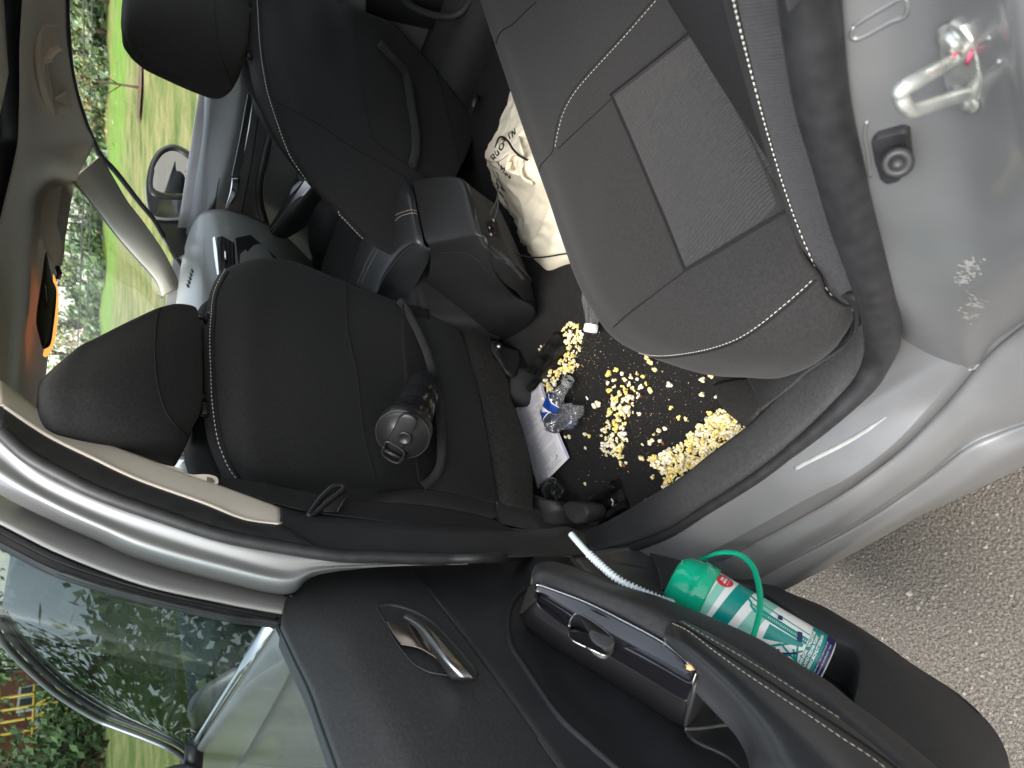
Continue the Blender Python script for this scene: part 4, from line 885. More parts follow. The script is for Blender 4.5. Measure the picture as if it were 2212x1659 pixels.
# cushion: rows run from the near side to the far side, each row from under the nose, over it, to the crease at the back
CR=[ # y-station rows given in picture points with heights
 [(1700,812,.40),(1745,795,.42),(1790,765,.44),(1815,735,.46),(1835,700,.47),(1840,660,.48)],
 [(1600,815,.42),(1655,800,.455),(1700,775,.475),(1745,735,.49),(1780,690,.50),(1792,645,.51)],
 [(1520,808,.43),(1560,795,.47),(1610,770,.50),(1670,720,.515),(1730,660,.52),(1765,600,.53)],
 [(1440,784,.43),(1470,775,.475),(1520,752,.51),(1590,690,.535),(1660,620,.54),(1725,545,.545)],
 [(1370,757,.43),(1392,748,.475),(1425,722,.515),(1485,655,.54),(1580,560,.545),(1700,455,.55)],
 [(1318,722,.43),(1330,708,.475),(1352,680,.515),(1400,610,.54),(1500,500,.54),(1652,360,.55)],
 [(1275,660,.43),(1283,645,.475),(1300,615,.515),(1350,540,.54),(1440,430,.54),(1605,260,.55)],
 [(1245,600,.43),(1252,580,.475),(1268,548,.515),(1310,470,.54),(1390,350,.54),(1565,165,.55)],
 [(1216,520,.43),(1223,500,.475),(1238,462,.515),(1275,370,.535),(1345,240,.54),(1515,60,.55)],
 [(1186,430,.43),(1193,410,.475),(1206,370,.515),(1238,270,.535),(1300,130,.535),(1460,-50,.545)],
 [(1150,330,.43),(1157,310,.475),(1170,268,.51),(1200,165,.53),(1262,20,.53),(1410,-160,.54)],
 [(1105,200,.43),(1112,178,.475),(1124,135,.51),(1154,25,.53),(1212,-120,.53),(1350,-300,.54)],
 [(1045,20,.43),(1052,0,.475),(1064,-45,.51),(1092,-160,.53),(1148,-310,.53),(1280,-480,.54)],
 [(985,-170,.43),(992,-195,.475),(1004,-240,.51),(1030,-360,.53),(1080,-520,.53),(1200,-680,.54)]]
rows=[]
for r in CR:
    q=[P(x,y,'z',z) for x,y,z in r]
    a=q[0]; q=[V((a.x+.05,a.y+.01,.30)),V((a.x+.008,a.y+.004,.38))]+q; rows.append(q)
rows=[[p+V((0,.05,-.06)) for p in rows[0]]]+rows
g=[cr(r,60) for r in rows]; g=[cr([r[j] for r in g],110) for j in range(60)]
cush=gridobj('cushion',g,M['suede'],rs_,.01); cbv2=bvh(cush)
# ribbed centre panel laid into the cushion
ins=[[(1320,205),(1368,168),(1412,133),(1460,95),(1510,55)],[(1362,300),(1415,262),(1465,225),(1510,188),(1560,150)],[(1402,395),(1455,360),(1508,322),(1560,285),(1612,245)],[(1442,490),(1497,455),(1553,420),(1608,385),(1660,350)],[(1480,585),(1535,553),(1590,520),(1645,487),(1700,455)]]
gi_=[]
for r in ins:
    q=[]
    for x,y in r:
        h_,n_=hitn(cbv2,x,y); q.append(h_+n_*.003 if h_ is not None else P(x,y,'z',.55))
    gi_.append(q)
gi_=[cr(r,50) for r in gi_]; gi_=[cr([r[j] for r in gi_],60) for j in range(50)]
# pillow the panel slightly so that its edges dive into the seams
for i in range(50):
    for j in range(60):
        e=min(i,49-i,j,59-j); gi_[i][j]=gi_[i][j]+V((0,0,.013*min(1,e/12)**.55-.0075))
rib=gridobj('ribbed_panel',gi_,M['rib'],rs_,.003)
for q in ([(1320,205),(1362,300),(1402,395),(1442,490),(1480,585)],[(1480,585),(1535,553),(1590,520),(1645,487),(1700,455)]): line('panel_seam',cbv2,q,.0022,M['seam'],cush,60,.0004)
line('panel_seam',cbv2,[(1320,205),(1368,168),(1412,133),(1460,95),(1510,55)],.0016,M['seam'],cush,40,.0025)
line('seam',cbv2,[(1480,586),(1440,616),(1400,646),(1360,676),(1326,706)],.0011,M['seam'],cush,40,.0003)
line('seam',cbv2,[(1322,212),(1295,238),(1262,268),(1232,296),(1206,321)],.0011,M['seam'],cush,40,.0003)
stitches('stitching',cbv2,[(1322,729),(1350,749),(1384,763),(1426,768),(1480,763),(1536,752),(1592,732),(1640,702),(1690,662),(1730,628),(1757,603)],M['thread'],cush,.0068,.0044,.00055,.0006)
line('seam',cbv2,[(1320,733),(1350,754),(1384,768),(1426,773),(1480,768),(1538,757),(1594,737),(1643,707),(1694,667),(1735,632),(1764,604)],.0013,M['seam'],cush,80,.0003)
stitches('stitching',cbv2,[(1424,-6),(1346,83),(1280,155),(1245,196),(1220,238),(1207,280),(1199,320)],M['thread'],cush,.0072,.0044,.0005,.0006)
line('seam',cbv2,[(1412,-2),(1338,83),(1272,155),(1238,196),(1214,238),(1201,280),(1194,326),(1180,343),(1166,362),(1161,392)],.001,M['seam'],cush,80,.0003)
line('seam',cbv2,[(1158,5),(1130,30),(1108,52),(1090,62),(1078,75),(1072,95)],.0012,M['seam'],cush,40,.0003)
# backrest face, seen almost edge-on, and its twill side
E1=[(1828,666),(1808,652),(1784,622),(1764,585),(1740,530),(1716,470),(1690,395),(1664,310),(1640,225),(1618,140),(1598,60),(1584,0),(1560,-120),(1540,-240)]
E2=[(1852,666),(1866,646),(1864,620),(1853,590),(1840,556),(1822,505),(1808,460),(1790,385),(1768,290),(1748,215),(1730,140),(1715,65),(1706,0),(1690,-120),(1675,-240)]
zz=lambda i:[.462,.466,.478,.495,.52,.55,.595,.645,.695,.74,.785,.815,.875,.93,.95][i]
e1=[P(x,y,'z',zz(i)+.014) for i,(x,y) in enumerate(E1)]; e2=[P(x,y,'z',zz(i)-.0) for i,(x,y) in enumerate(E2)]
a=cr(e1,90); b=cr(e2,90)
side=gridobj('backrest_side',[cr([p+V((0,.006,-.002)),p+V((0,-.001,.002)),p.lerp(q,.35)+V((.004,-.008,.006)),p.lerp(q,.75)+V((.006,-.006,.002)),q,q+V((.02,.01,-.02))],20) for p,q in zip(a,b)],M['twill'],rs_,.004)
MB().tube(a,.0062,12).build('piping',M['hem'],side)
sbv=bvh(bpy.data.objects[side.name])
shb=bvh(side,bpy.data.objects[[o for o in bpy.data.objects.keys() if o.startswith('piping') and bpy.data.objects[o].parent==side][0]])
stitches('stitching',shb,E1[1:9],M['thread'],side,.0078,.0050,.0008,.0006)
stitches('stitching',shb,E1[8:],M['thread'],side,.0085,.0052,.0009,.0007)
# face of the backrest, rising behind the cushion
fr_=[[ (1792,640,.505),(1765,600,.525),(1735,530,.535),(1704,455,.548),(1655,360,.548),(1608,260,.548),(1568,165,.548),(1518,60,.548),(1462,-50,.543),(1412,-160,.538),(1352,-300,.538),(1282,-480,.538)]]
base=[P(x,y,'z',z) for x,y,z in fr_[0]]
top_=[]
for i,p in enumerate(base):
    top_.append(V((p.x+.30,p.y+.01,p.z+.50)))
sidepts=[a[int(f*89)] for f in (.12,.2,.3,.42,.52,.62,.72,.85,1.0)]
# the face starts at the piping and runs across the car
face=[]
for f in [i/40 for i in range(41)]:
    s=a[int(10+f*79)]
    row=[s+V((.002,.004,0))]
    for t in (.03,.10,.25,.5,.8,1.1,1.3):
        h=s.z-.50
        row.append(V((-.335+.62*(s.z-.52)+.012*(1 if t<.12 else 0)*-1+(-.015 if .2<t<.9 else 0),s.y+t,s.z)))
    face.append(cr(row,26))
gridobj('backrest',face,M['backcloth'],rs_,.03)
blk('parcel_shelf',(.30,1.08,.92),(.22,.62,.02),M['flap'],car,.01)
# C-pillar, rear roof and quarter: they shade the cabin from behind
gridobj('quarter_panel',[[V((x,yv,zv)) for yv,zv in ((.20,.30),(.175,.6),(.19,.85),(.25,1.0),(.40,1.12),(.56,1.30),(.62,1.36))] for x in (.06,.3,.6)],M['paint'],car,.004)
gridobj('far_side',[[V((x,yv,zv)) for yv,zv in ((1.86,.25),(1.86,.5),(1.84,.8),(1.82,.95))] for x in [-2.4,-1.8,-1.2,-.6,0,.6]],M['paint'],car,.004)
# ================================================================ the open rear door
dr=bpy.data.objects.new('rear_door',None); COL.objects.link(dr); dr.parent=car
def dl(l,n=50): return cr([P(x,y,'D',v) for x,y,v in l],n)
ndn=ND.normalized()
R0=[(606,1353,-.600),(640,1424,-.600),(671,1489,-.600),(702,1575,-.600),(732,1659,-.600),(772,1780,-.600)]
R00=[(609,1330,-.592),(650,1412,-.592),(684,1486,-.590),(718,1570,-.590),(752,1659,-.590),(795,1780,-.590)]
R1=[(619,1287,-.592),(690,1385,-.578),(735,1480,-.574),(780,1565,-.573),(822,1659,-.573),(872,1780,-.573)]
R2=[(645,1243,-.592),(735,1350,-.568),(790,1450,-.562),(850,1550,-.560),(905,1659,-.560),(965,1780,-.560)]
R3=[(700,1215,-.592),(790,1300,-.568),(870,1400,-.558),(950,1520,-.556),(1040,1659,-.556),(1110,1780,-.556)]
R4=[(790,1207,-.592),(860,1275,-.572),(945,1390,-.560),(1035,1505,-.558),(1160,1659,-.558),(1250,1780,-.558)]
R5=[(885,1222,-.592),(940,1295,-.574),(1018,1396,-.562),(1108,1520,-.560),(1205,1659,-.560),(1290,1780,-.560)]
g=[dl(r) for r in (R0,R00,R1,R2,R3,R4,R5)]
g=[[p-ndn*.03 for p in g[0]]]+g
up_=gridobj('upper_panel',[cr(list(c),50) for c in zip(*g)],M['plastic2'],dr,.006); ub=bvh(up_)
# lower panel, under the long crease
Q0=[(868,1214,-.600),(940,1294,-.586),(1020,1397,-.576),(1110,1522,-.574),(1207,1659,-.574),(1292,1780,-.574)]
Q1=[(900,1212,-.598),(965,1290,-.580),(1045,1395,-.572),(1135,1520,-.570),(1235,1659,-.570),(1320,1780,-.570)]
Q2=[(1010,1206,-.596),(1070,1270,-.578),(1108,1370,-.572),(1190,1500,-.570),(1300,1640,-.570),(1400,1780,-.570)]
Q3=[(1100,1203,-.594),(1125,1260,-.578),(1165,1365,-.580),(1250,1490,-.580),(1380,1640,-.580),(1500,1780,-.580)]
Q4=[(1180,1200,-.592),(1210,1260,-.578),(1260,1370,-.580),(1380,1500,-.580),(1500,1640,-.580),(1600,1780,-.580)]
Q5=[(1236,1203,-.586),(1290,1290,-.578),(1400,1400,-.580),(1520,1520,-.585),(1640,1640,-.59),(1750,1780,-.59)]
g=[dl(r) for r in (Q0,Q1,Q2,Q3,Q4,Q5)]
lo_=gridobj('lower_panel',[cr(list(c),50) for c in zip(*g)],M['plastic'],dr,.006); lob=bvh(lo_)
line('panel_gap',bvh(up_,lo_),[(880,1224),(940,1297),(1019,1399),(1109,1523),(1206,1659),(1260,1735)],.0016,M['seam'],dr,60,-.0004)
line('recess_edge',lob,[(1140,1268),(1112,1292),(1099,1320),(1096,1352),(1104,1395),(1125,1430),(1205,1545),(1275,1611),(1330,1659),(1400,1720)],.0055,M['plastic'],dr,60,-.001)
# pull handle: bezel, bowl, lever
bz=[(811,1313),(822,1307),(845,1305),(890,1318),(934,1344),(969,1379),(1005,1420),(1030,1453),(1030,1464),(1021,1471),(986,1465),(945,1460),(921,1454),(890,1436),(870,1412),(855,1392),(840,1366),(829,1344)]
q=cr([V((x,y,0)) for x,y in bz],70,True); rim=[hitn(ub,p.x,p.y) for p in q]; cc=V((915,1390,0))
ring=[[],[],[],[]]
for (h_,n_),p in zip(rim,q):
    ring[0].append(h_+ndn*.001); ring[1].append(h_+ndn*.0035)
    p2=p.lerp(cc,.07); d=ray(p2.x,p2.y); t=((h_-CAM).dot(ndn))/d.dot(ndn); ring[2].append(CAM+d*t+ndn*.001)
    ring[3].append(CAM+d*t-ndn*.004)
MB().grid(ring,cv=True).build('handle_bezel',M['plastic2'],dr,solid=.001)
bowl=[ring[3]]
cw=sum(ring[3],V())/len(ring[3])
for f,dd in ((.98,.0),(.9,.004),(.7,.004),(.4,.003),(.02,.002)): bowl.append([cw+(p-cw)*f+ndn*dd for p in ring[3]])
brown=mat('dark_brown_bowl',(.045,.038,.034),.22,metal=.3,coat=.4)
MB().grid(bowl,cv=True).build('handle_bowl',brown,dr)
def dp(x,y,c): return P(x,y,'D',c)
lv=[[(876,1326,-.545),(872,1332,-.548),(870,1338,-.552)],[(912,1340,-.532),(905,1349,-.530),(896,1356,-.540)],[(947,1375,-.528),(935,1384,-.524),(920,1390,-.536)],[(985,1418,-.530),(966,1426,-.524),(947,1428,-.538)],[(1021,1460,-.540),(1000,1462,-.536),(972,1464,-.545)],[(1018,1470,-.545),(1000,1470,-.545),(980,1468,-.55)]]
MB().grid([cr(r,10) for r in zip(*[cr([dp(*p) for p in c],40) for c in zip(*lv)])]).build('door_handle',M['satin'],dr,solid=.004)
lv2=[[(834,1344,-.552),(850,1372,-.552),(866,1394,-.552)],[(875,1346,-.548),(890,1376,-.546),(905,1402,-.548)],[(915,1368,-.550),(930,1396,-.548),(943,1424,-.550)]]
MB().grid(patch([[dp(*p) for p in r] for r in lv2],20,20)).build('handle_back',mat('champagne_metal',(.20,.17,.15),.22,metal=.9),dr,solid=.002)
# window: frame seen beside the pillar, run channel, glass
fx=lambda x,o=0:-.603+o+.118*max(-.1,min(1.1,(629-x)/689))
Fa=[(x,y,fx(x)) for x,y in [(-60,1040),(0,1066),(131,1123),(306,1201),(482,1249),(560,1268),(629,1284)]]
Fb=[(x,y,fx(x,.008)) for x,y in [(-60,1066),(0,1092),(131,1152),(306,1226),(482,1270),(560,1288),(624,1300)]]
Fc=[(x,y,fx(x,.008)) for x,y in [(-60,1098),(0,1125),(131,1190),(306,1256),(482,1296),(560,1311),(613,1320)]]
Fd=[(x,y,fx(x,-.005)) for x,y in [(-60,1146),(0,1171),(131,1235),(306,1287),(482,1327),(560,1338),(611,1346)]]
fc_=[dl(Fa),dl(Fb),dl(Fc)]
fg_=[[p-ndn*.02 for p in fc_[0]]]+fc_+[[p-ndn*.006 for p in fc_[-1]]]
fro=gridobj('window_frame',[cr(list(c),14) for c in zip(*fg_)],mat('frame_grey',(.36,.35,.335),.45,metal=.2,coat=.2),dr,.003)
gridobj('glass_channel',[cr(list(c),10) for c in zip([p-ndn*.006 for p in fc_[-1]],[p-ndn*.002 for p in dl(Fd)],dl(Fd),[p-ndn*.01 for p in dl(Fd)])],M['rubber'],dr,.003)
line('frame_lip',bvh(bpy.data.objects['glass_channel']),[(0,1150),(131,1215),(306,1272),(482,1312),(600,1336)],.0022,M['black'],dr,40,0)
gl=[dl([(x,y,fx(x,-.011)) for x,y in r],30) for r in ([(-60,1146),(131,1235),(306,1287),(482,1327),(612,1348)],[(-60,1500),(120,1520),(350,1530),(560,1540),(705,1560)],[(-60,1900),(120,1900),(350,1900),(600,1900),(830,1900)])]
pane=MB().grid([cr(list(c),20) for c in zip(*gl)]).build('window_glass',M['tint'],dr,fix=False)
MB().tube(dl([(604,1352,-.606),(637,1424,-.606),(668,1489,-.606),(699,1575,-.606),(729,1659,-.606),(768,1780,-.606)]),.0035,8).build('belt_seal',M['black'],dr)
MB().tube(dl([(598,1353,-.630),(630,1424,-.630),(660,1489,-.630),(690,1575,-.630),(720,1659,-.630),(760,1780,-.630)]),.003,8).build('outer_belt_seal',M['rubber'],dr)
MB().tube(cr([dp(618,1284,-.59),dp(628,1276,-.59),dp(634,1280,-.59),dp(628,1290,-.59)],12),.004,8).build('rubber_stop',M['black'],dr)
# outer skin of the door behind the card
OUT=[(1395,1183,-.528),(1468,1185,-.515),(1524,1196,-.508),(1580,1221,-.505),(1635,1248,-.503),(1702,1279,-.502),(1777,1311,-.501),(1830,1340,-.500),(1881,1372,-.5),(1981,1443,-.5),(2056,1492,-.5),(2111,1540,-.5),(2141,1574,-.5),(2163,1611,-.5),(2178,1659,-.5),(2190,1780,-.5)]
OUTL=OUT
osk=[[p-ndn*.07+V((0,0,-.09)) for p in dl(R0)],[p-ndn*.085 for p in dl(R4)],[p-ndn*.085 for p in dl(Q4)],[p-ndn*.078 for p in dl(OUTL)]]
gridobj('outer_skin',[cr(list(c),20) for c in zip(*osk)],M['paint'],dr,.004)
# armrest console: pad, gloss panel, side, all one block standing out from the card
pad_o=[(1157,1246,-.500),(1158,1228,-.492),(1181,1219,-.490),(1226,1227,-.484),(1330,1262,-.474),(1431,1299,-.466),(1524,1336,-.458),(1635,1386,-.452),(1710,1433,-.450),(1784,1478,-.450),(1838,1523,-.450),(1900,1568,-.450),(1990,1640,-.450),(2100,1740,-.450)]
pad_m=[(1158,1250,-.490),(1164,1240,-.480),(1185,1236,-.474),(1228,1248,-.468),(1330,1288,-.458),(1435,1330,-.450),(1524,1366,-.444),(1625,1412,-.440),(1700,1455,-.438),(1772,1500,-.438),(1822,1545,-.438),(1885,1595,-.438),(1970,1668,-.438),(2080,1770,-.438)]
pad_i=[(1158,1253,-.492),(1166,1257,-.486),(1186,1262,-.480),(1228,1275,-.474),(1330,1317,-.466),(1436,1371,-.460),(1510,1402,-.456),(1600,1450,-.454),(1680,1500,-.452),(1750,1548,-.452),(1800,1590,-.452),(1860,1640,-.452),(1950,1712,-.452),(2060,1810,-.452)]
po,pm2,pi_=dl(pad_o,70),dl(pad_m,70),dl(pad_i,70)
g=[[p-ndn*.10-V((0,0,.01)) for p in po],[p-ndn*.02 for p in po],po,pm2,pi_,[p-ndn*.006 for p in pi_]]
pad=gridobj('armrest_ridge',[cr(list(c),24) for c in zip(*g)],M['plastic2'],dr,.004)
U=[(1159,1265,-.478),(1174,1269,-.476),(1263,1302,-.470),(1350,1345,-.465),(1434,1391,-.462),(1488,1436,-.462),(1503,1453,-.462)]
W=[(1154,1292,-.500),(1172,1316,-.512),(1235,1362,-.514),(1315,1415,-.514),(1400,1466,-.512),(1470,1508,-.506),(1484,1512,-.504)]
gp=gridobj('gloss_panel',patch([[P(x,y,'D',v) for x,y,v in U],[P((x+u)/2,(y+w_)/2,'D',(v+z)/2+.004) for (x,y,v),(u,w_,z) in zip(U,W)],[P(x,y,'D',v) for x,y,v in W]],16,50),M['gloss'],dr,.004); gpb=bvh(gp)
MB().tube(dl([(1159,1264,-.474),(1174,1267,-.472),(1263,1300,-.466),(1350,1343,-.461),(1434,1389,-.458),(1488,1434,-.458)],40),.0012,6).build('chrome_line',M['chrome'],dr)
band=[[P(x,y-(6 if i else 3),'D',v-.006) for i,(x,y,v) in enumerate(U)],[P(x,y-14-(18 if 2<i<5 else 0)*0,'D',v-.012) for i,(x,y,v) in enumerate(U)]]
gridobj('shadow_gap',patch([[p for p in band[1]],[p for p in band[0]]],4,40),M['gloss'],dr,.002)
X1=[(1122,1325,-.565),(1136,1353,-.568),(1200,1402,-.570),(1290,1458,-.570),(1380,1514,-.570),(1450,1558,-.568),(1476,1570,-.566)]
sd_=[[P(x,y,'D',v-.002) for x,y,v in W],[P((x+u)/2,(y+w_)/2,'D',(v+z)/2+.006) for (x,y,v),(u,w_,z) in zip(W,X1)],[P(x,y,'D',v) for x,y,v in X1]]
gridobj('armrest_side',patch(sd_,16,50),M['black'],dr,.004)
en=[[P(1503,1453,'D',-.463),P(1484,1512,'D',-.506),P(1476,1570,'D',-.566)],[P(1514,1452,'D',-.466),P(1500,1510,'D',-.505),P(1480,1573,'D',-.568)]]
gridobj('block_end',patch(en,4,20),M['plastic2'],dr,.004)
gridobj('block_front',patch([[P(1159,1252,'D',-.49),P(1156,1275,'D',-.485),P(1154,1292,'D',-.484)],[P(1140,1270,'D',-.52),P(1130,1300,'D',-.53),P(1122,1325,'D',-.547)]],10,20),M['felt'] if 'felt' in M else M['carpet'],dr,.004)
# window switch
sw_=[(1241,1325),(1232,1340),(1228,1362),(1229,1376),(1238,1386),(1275,1404),(1308,1418),(1318,1414),(1326,1400),(1329,1386),(1316,1369),(1285,1345),(1252,1326)]
q=cr([V((x,y,0)) for x,y in sw_],60,True); r0=[];r1=[];r2=[]
cs=V((1278,1370,0))
for p in q:
    h_,n_=hitn(gpb,p.x,p.y)
    if h_ is None: h_=P(p.x,p.y,'D',-.49); n_=ndn
    r0.append(h_+n_*.0012); h2_,n2_=hitn(gpb,*(p.lerp(cs,.07)).xy); h2_=h2_ or h_; r1.append(h2_+ndn*.0022); r2.append(h2_+ndn*.0003)
MB().grid([r0,r1,r2],cv=True).build('switch_surround',M['satin'],dr)
cw=sum(r2,V())/len(r2)
MB().grid([r2]+[[cw+(p-cw)*f+ndn*.0008 for p in r2] for f in (.9,.5,.02)],cv=True).build('switch_recess',M['black'],dr)
kn=cr([V((x,y,0)) for x,y in [(1275,1358),(1292,1357),(1316,1370),(1327,1385),(1325,1400),(1310,1413),(1292,1408),(1276,1394),(1270,1376)]],40,True)
kp=[P(p.x,p.y,'D',-.496) for p in kn]; ck=sum(kp,V())/40
MB().grid([[ck+(p-ck)*f+ndn*h for p in kp] for f,h in ((1,-.006),(1,.003),(.95,.006),(.8,.0075),(.4,.008),(.02,.008))],cv=True).build('window_switch',mat('switch_grey',(.085,.085,.088),.42),dr)
# leather arm rest with twin stitching
A0=[(1436,1364,-.445),(1441,1351,-.440),(1466,1342,-.436),(1487,1346,-.434),(1580,1394,-.430),(1690,1466,-.428),(1790,1536,-.426),(1878,1602,-.426),(1980,1690,-.426),(2080,1780,-.426)]
A1=[(1436,1368,-.440),(1448,1360,-.428),(1470,1358,-.422),(1492,1366,-.420),(1590,1428,-.416),(1690,1498,-.414),(1780,1566,-.412),(1866,1636,-.412),(1950,1710,-.412),(2050,1800,-.412)]
A2=[(1436,1372,-.440),(1452,1378,-.425),(1478,1392,-.418),(1510,1410,-.414),(1590,1470,-.410),(1670,1545,-.408),(1740,1610,-.408),(1800,1665,-.408),(1880,1740,-.408),(1970,1830,-.408)]
A3=[(1437,1378,-.446),(1456,1398,-.438),(1484,1424,-.432),(1514,1450,-.428),(1570,1500,-.424),(1620,1560,-.424),(1660,1620,-.424),(1690,1668,-.424),(1760,1750,-.424),(1850,1850,-.424)]
A4=[(1438,1384,-.458),(1462,1410,-.462),(1488,1436,-.464),(1514,1464,-.466),(1556,1506,-.468),(1596,1548,-.468),(1622,1592,-.468),(1640,1650,-.468),(1700,1750,-.468),(1780,1860,-.468)]
g=[dl(x,70) for x in (A0,A1,A2,A3,A4)]
g=[[p-ndn*.02 for p in g[0]]]+g+[[p-ndn*.02 for p in g[-1]]]
am=gridobj('armrest',[cr(list(c),40) for c in zip(*g)],M['leather'],dr,.006); amb=bvh(am)
stitches('stitching',amb,[(1472,1344),(1505,1364),(1560,1396),(1617,1429),(1682,1469),(1747,1511),(1815,1554),(1878,1597),(1950,1650)],M['thread2'],am,.0064,.0050,.0006,.0008)
stitches('stitching',amb,[(1453,1348),(1487,1365),(1540,1406),(1598,1448),(1680,1503),(1760,1556),(1820,1597),(1878,1635),(1930,1675)],M['thread2'],am,.0064,.0050,.0006,.0008)
line('armrest_seam',amb,[(1462,1346),(1496,1365),(1550,1401),(1608,1439),(1682,1487),(1755,1535),(1818,1576),(1878,1616),(1940,1662)],.0012,M['seam'],am,70,.0003)
# grab well under the arm rest
gw=[[P(1512,1455,'D',-.468),P(1500,1500,'D',-.49),P(1479,1574,'D',-.555)],[P(1545,1500,'D',-.56),P(1540,1530,'D',-.57),P(1500,1600,'D',-.575)],[P(1600,1550,'D',-.575),P(1600,1580,'D',-.58),P(1580,1640,'D',-.58)],[P(1640,1610,'D',-.56),P(1640,1650,'D',-.57),P(1640,1720,'D',-.58)]]
gridobj('grab_well',patch(gw,20,16),M['plastic'],dr,.004)
MB().tube(cr([P(x,y,'D',v) for x,y,v in [(1479,1574,-.553),(1520,1572,-.552),(1560,1566,-.55),(1585,1568,-.55),(1605,1585,-.55),(1628,1606,-.55)]],30),.0022,8).build('well_edge',M['plastic2'],dr)
# crumb stuck by the gloss panel
# lower card: speaker grille, pocket frame, cavity
INN=[(1427,1279,-.520),(1470,1268,-.512),(1530,1262,-.506),(1590,1268,-.504),(1639,1284,-.503),(1702,1325,-.503),(1777,1377,-.503),(1829,1403,-.503),(1847,1421,-.503),(1855,1444,-.503),(1852,1485,-.503),(1846,1530,-.500),(1880,1590,-.49),(1930,1650,-.48),(1990,1720,-.47),(2080,1830,-.46)]
fo,fi=dl(OUT,80),dl(INN,80)
fm=[a.lerp(b,.5)+ndn*.012 for a,b in zip(fo,fi)]
g=[[p-ndn*.07+V((0,0,.0)) for p in fo],[p-ndn*.008 for p in fo],fo,fm,[a.lerp(b,.9)+ndn*.006 for a,b in zip(fm,fi)],fi,[p-ndn*.012 for p in fi],[p-ndn*.085+V((0,0,0)) for p in fi]]
low=gridobj('pocket_frame',[cr(list(c),40) for c in zip(*g)],M['plastic2'],dr,.002)
# cavity back wall
gridobj('pocket_back',patch([[P(1400,1240,'D',-.585),P(1600,1250,'D',-.585),P(1800,1330,'D',-.585),P(1930,1420,'D',-.585)],[P(1400,1330,'D',-.585),P(1600,1400,'D',-.585),P(1780,1480,'D',-.585),P(1930,1560,'D',-.585)],[P(1450,1420,'D',-.585),P(1600,1480,'D',-.585),P(1780,1580,'D',-.585),P(1930,1660,'D',-.585)]],10,20),M['black'],dr,.004)
gridobj('pocket_floor',patch([[P(1700,1440,'D',-.51),P(1770,1480,'D',-.51),P(1850,1530,'D',-.51)],[P(1700,1400,'D',-.585),P(1780,1440,'D',-.585),P(1880,1500,'D',-.585)]],6,10),M['black'],dr,.004)
# speaker grille with its field of small holes
sg=[(1237,1206),(1262,1197),(1330,1188),(1412,1183),(1468,1186),(1524,1199),(1580,1232),(1635,1266),(1634,1272),(1560,1268),(1500,1272),(1440,1282),(1427,1281),(1375,1273),(1320,1262),(1276,1247),(1250,1224)]
gp_=[P(x,y,'D',-.545+.03*min(1,max(0,(x-1260)/200))) for x,y in sg]
cg=sum(gp_,V())/len(gp_); og=cr(gp_,90,True)
grl=MB().grid([[cg+(p-cg)*f+ndn*.002*(1-f) for p in og] for f in (1,.8,.6,.4,.2,.01)],cv=True).build('speaker_grille',M['dtrim'],dr); gbv=bvh(grl)
MB().tube(og+[og[0]],.0035,8,cap=False).build('grille_rim',M['plastic2'],grl)
hm_=MB()
poly2=sg
def inside(x,y,pl):
    c=False;j=len(pl)-1
    for i in range(len(pl)):
        if (pl[i][1]>y)!=(pl[j][1]>y) and x<(pl[j][0]-pl[i][0])*(y-pl[i][1])/(pl[j][1]-pl[i][1])+pl[i][0]: c=not c
        j=i
    return c
uu=(gp_[7]-gp_[0]).normalized(); vv=ndn.cross(uu).normalized()
o_=cg
pj=[((p-o_).dot(uu),(p-o_).dot(vv)) for p in [cg+(p-cg)*.90 for p in gp_]]
s_=.0042
import itertools
for i in range(-60,61):
    for j in range(-25,26):
        a=i*s_+(s_/2 if j%2 else 0); b=j*s_*.87
        if not inside(a,b,pj): continue
        p=o_+uu*a+vv*b; h=gbv.ray_cast(p+ndn*.05,-ndn)
        if h[0] is None: continue
        c=h[0]+ndn*.0005; hm_.add([c+(uu*math.cos(k*PI/3)+vv*math.sin(k*PI/3))*.0014 for k in range(6)],[tuple(range(6))])
hm_.build('grille_hole',M['seam'],grl,False,fix=False); tag(bpy.data.objects['grille_hole'],kind='stuff')
# ================================================================ THINGS LYING IN THE CAR
# ---- souvenir tumbler in the door pocket
lidc=P(1462,1256,'D',-.478); botc=P(1782,1437,'D',-.520)
ax=(botc-lidc).normalized(); Lc=(botc-lidc).length
tb=thing('tumbler','white and teal souvenir cup with green lid standing in the door pocket','drinking cup',tuple(botc))
r0,r1=.0395,.035
gm=lambda n,c,a=.25,tr=.55: mat(n,c,.12,trans=tr,ior=1.3,coat=.4)
grn=gm('translucent_green',(.01,.60,.34),tr=.35); tea=mat('teal_print',(.0,.28,.24),.35); mint=mat('mint_print',(.26,.62,.50),.35); wht=mat('cup_white',(.88,.90,.86),.3,coat=.3); navy=mat('navy_print',(.012,.015,.10),.35); redp=mat('red_print',(.62,.03,.05),.35)
rad_=lambda h:r0+(r1-r0)*((h-.045)/(Lc-.045))
body=MB().lathe([(rad_(.03),.03),(rad_(.05),.05),(rad_(Lc*.5),Lc*.5),(rad_(Lc-.004),Lc-.004),(rad_(Lc)-.003,Lc),(.0,Lc-.001)],lidc,ax,64).build('cup',wht,tb)
MB().lathe([(r_*.955,h_) for r_,h_ in [(.0,-.006),(.010,-.006),(.012,-.0045),(.030,-.0045),(.031,-.006),(.0335,-.006),(.036,-.003),(.041,.004),(.0435,.018),(.0445,.024),(.0465,.026),(.0465,.032),(.0455,.034),(.046,.044),(.0445,.0465),(.0425,.0465)]],lidc,ax,64).build('lid',grn,tb)
A_=(V((0,0,1))-ax*ax.z).normalized(); B_=ax.cross(A_)
cam_side=(CAM-(lidc+botc)/2); cam_side=(cam_side-ax*cam_side.dot(ax)).normalized()
th0=math.atan2(cam_side.dot(B_),cam_side.dot(A_))
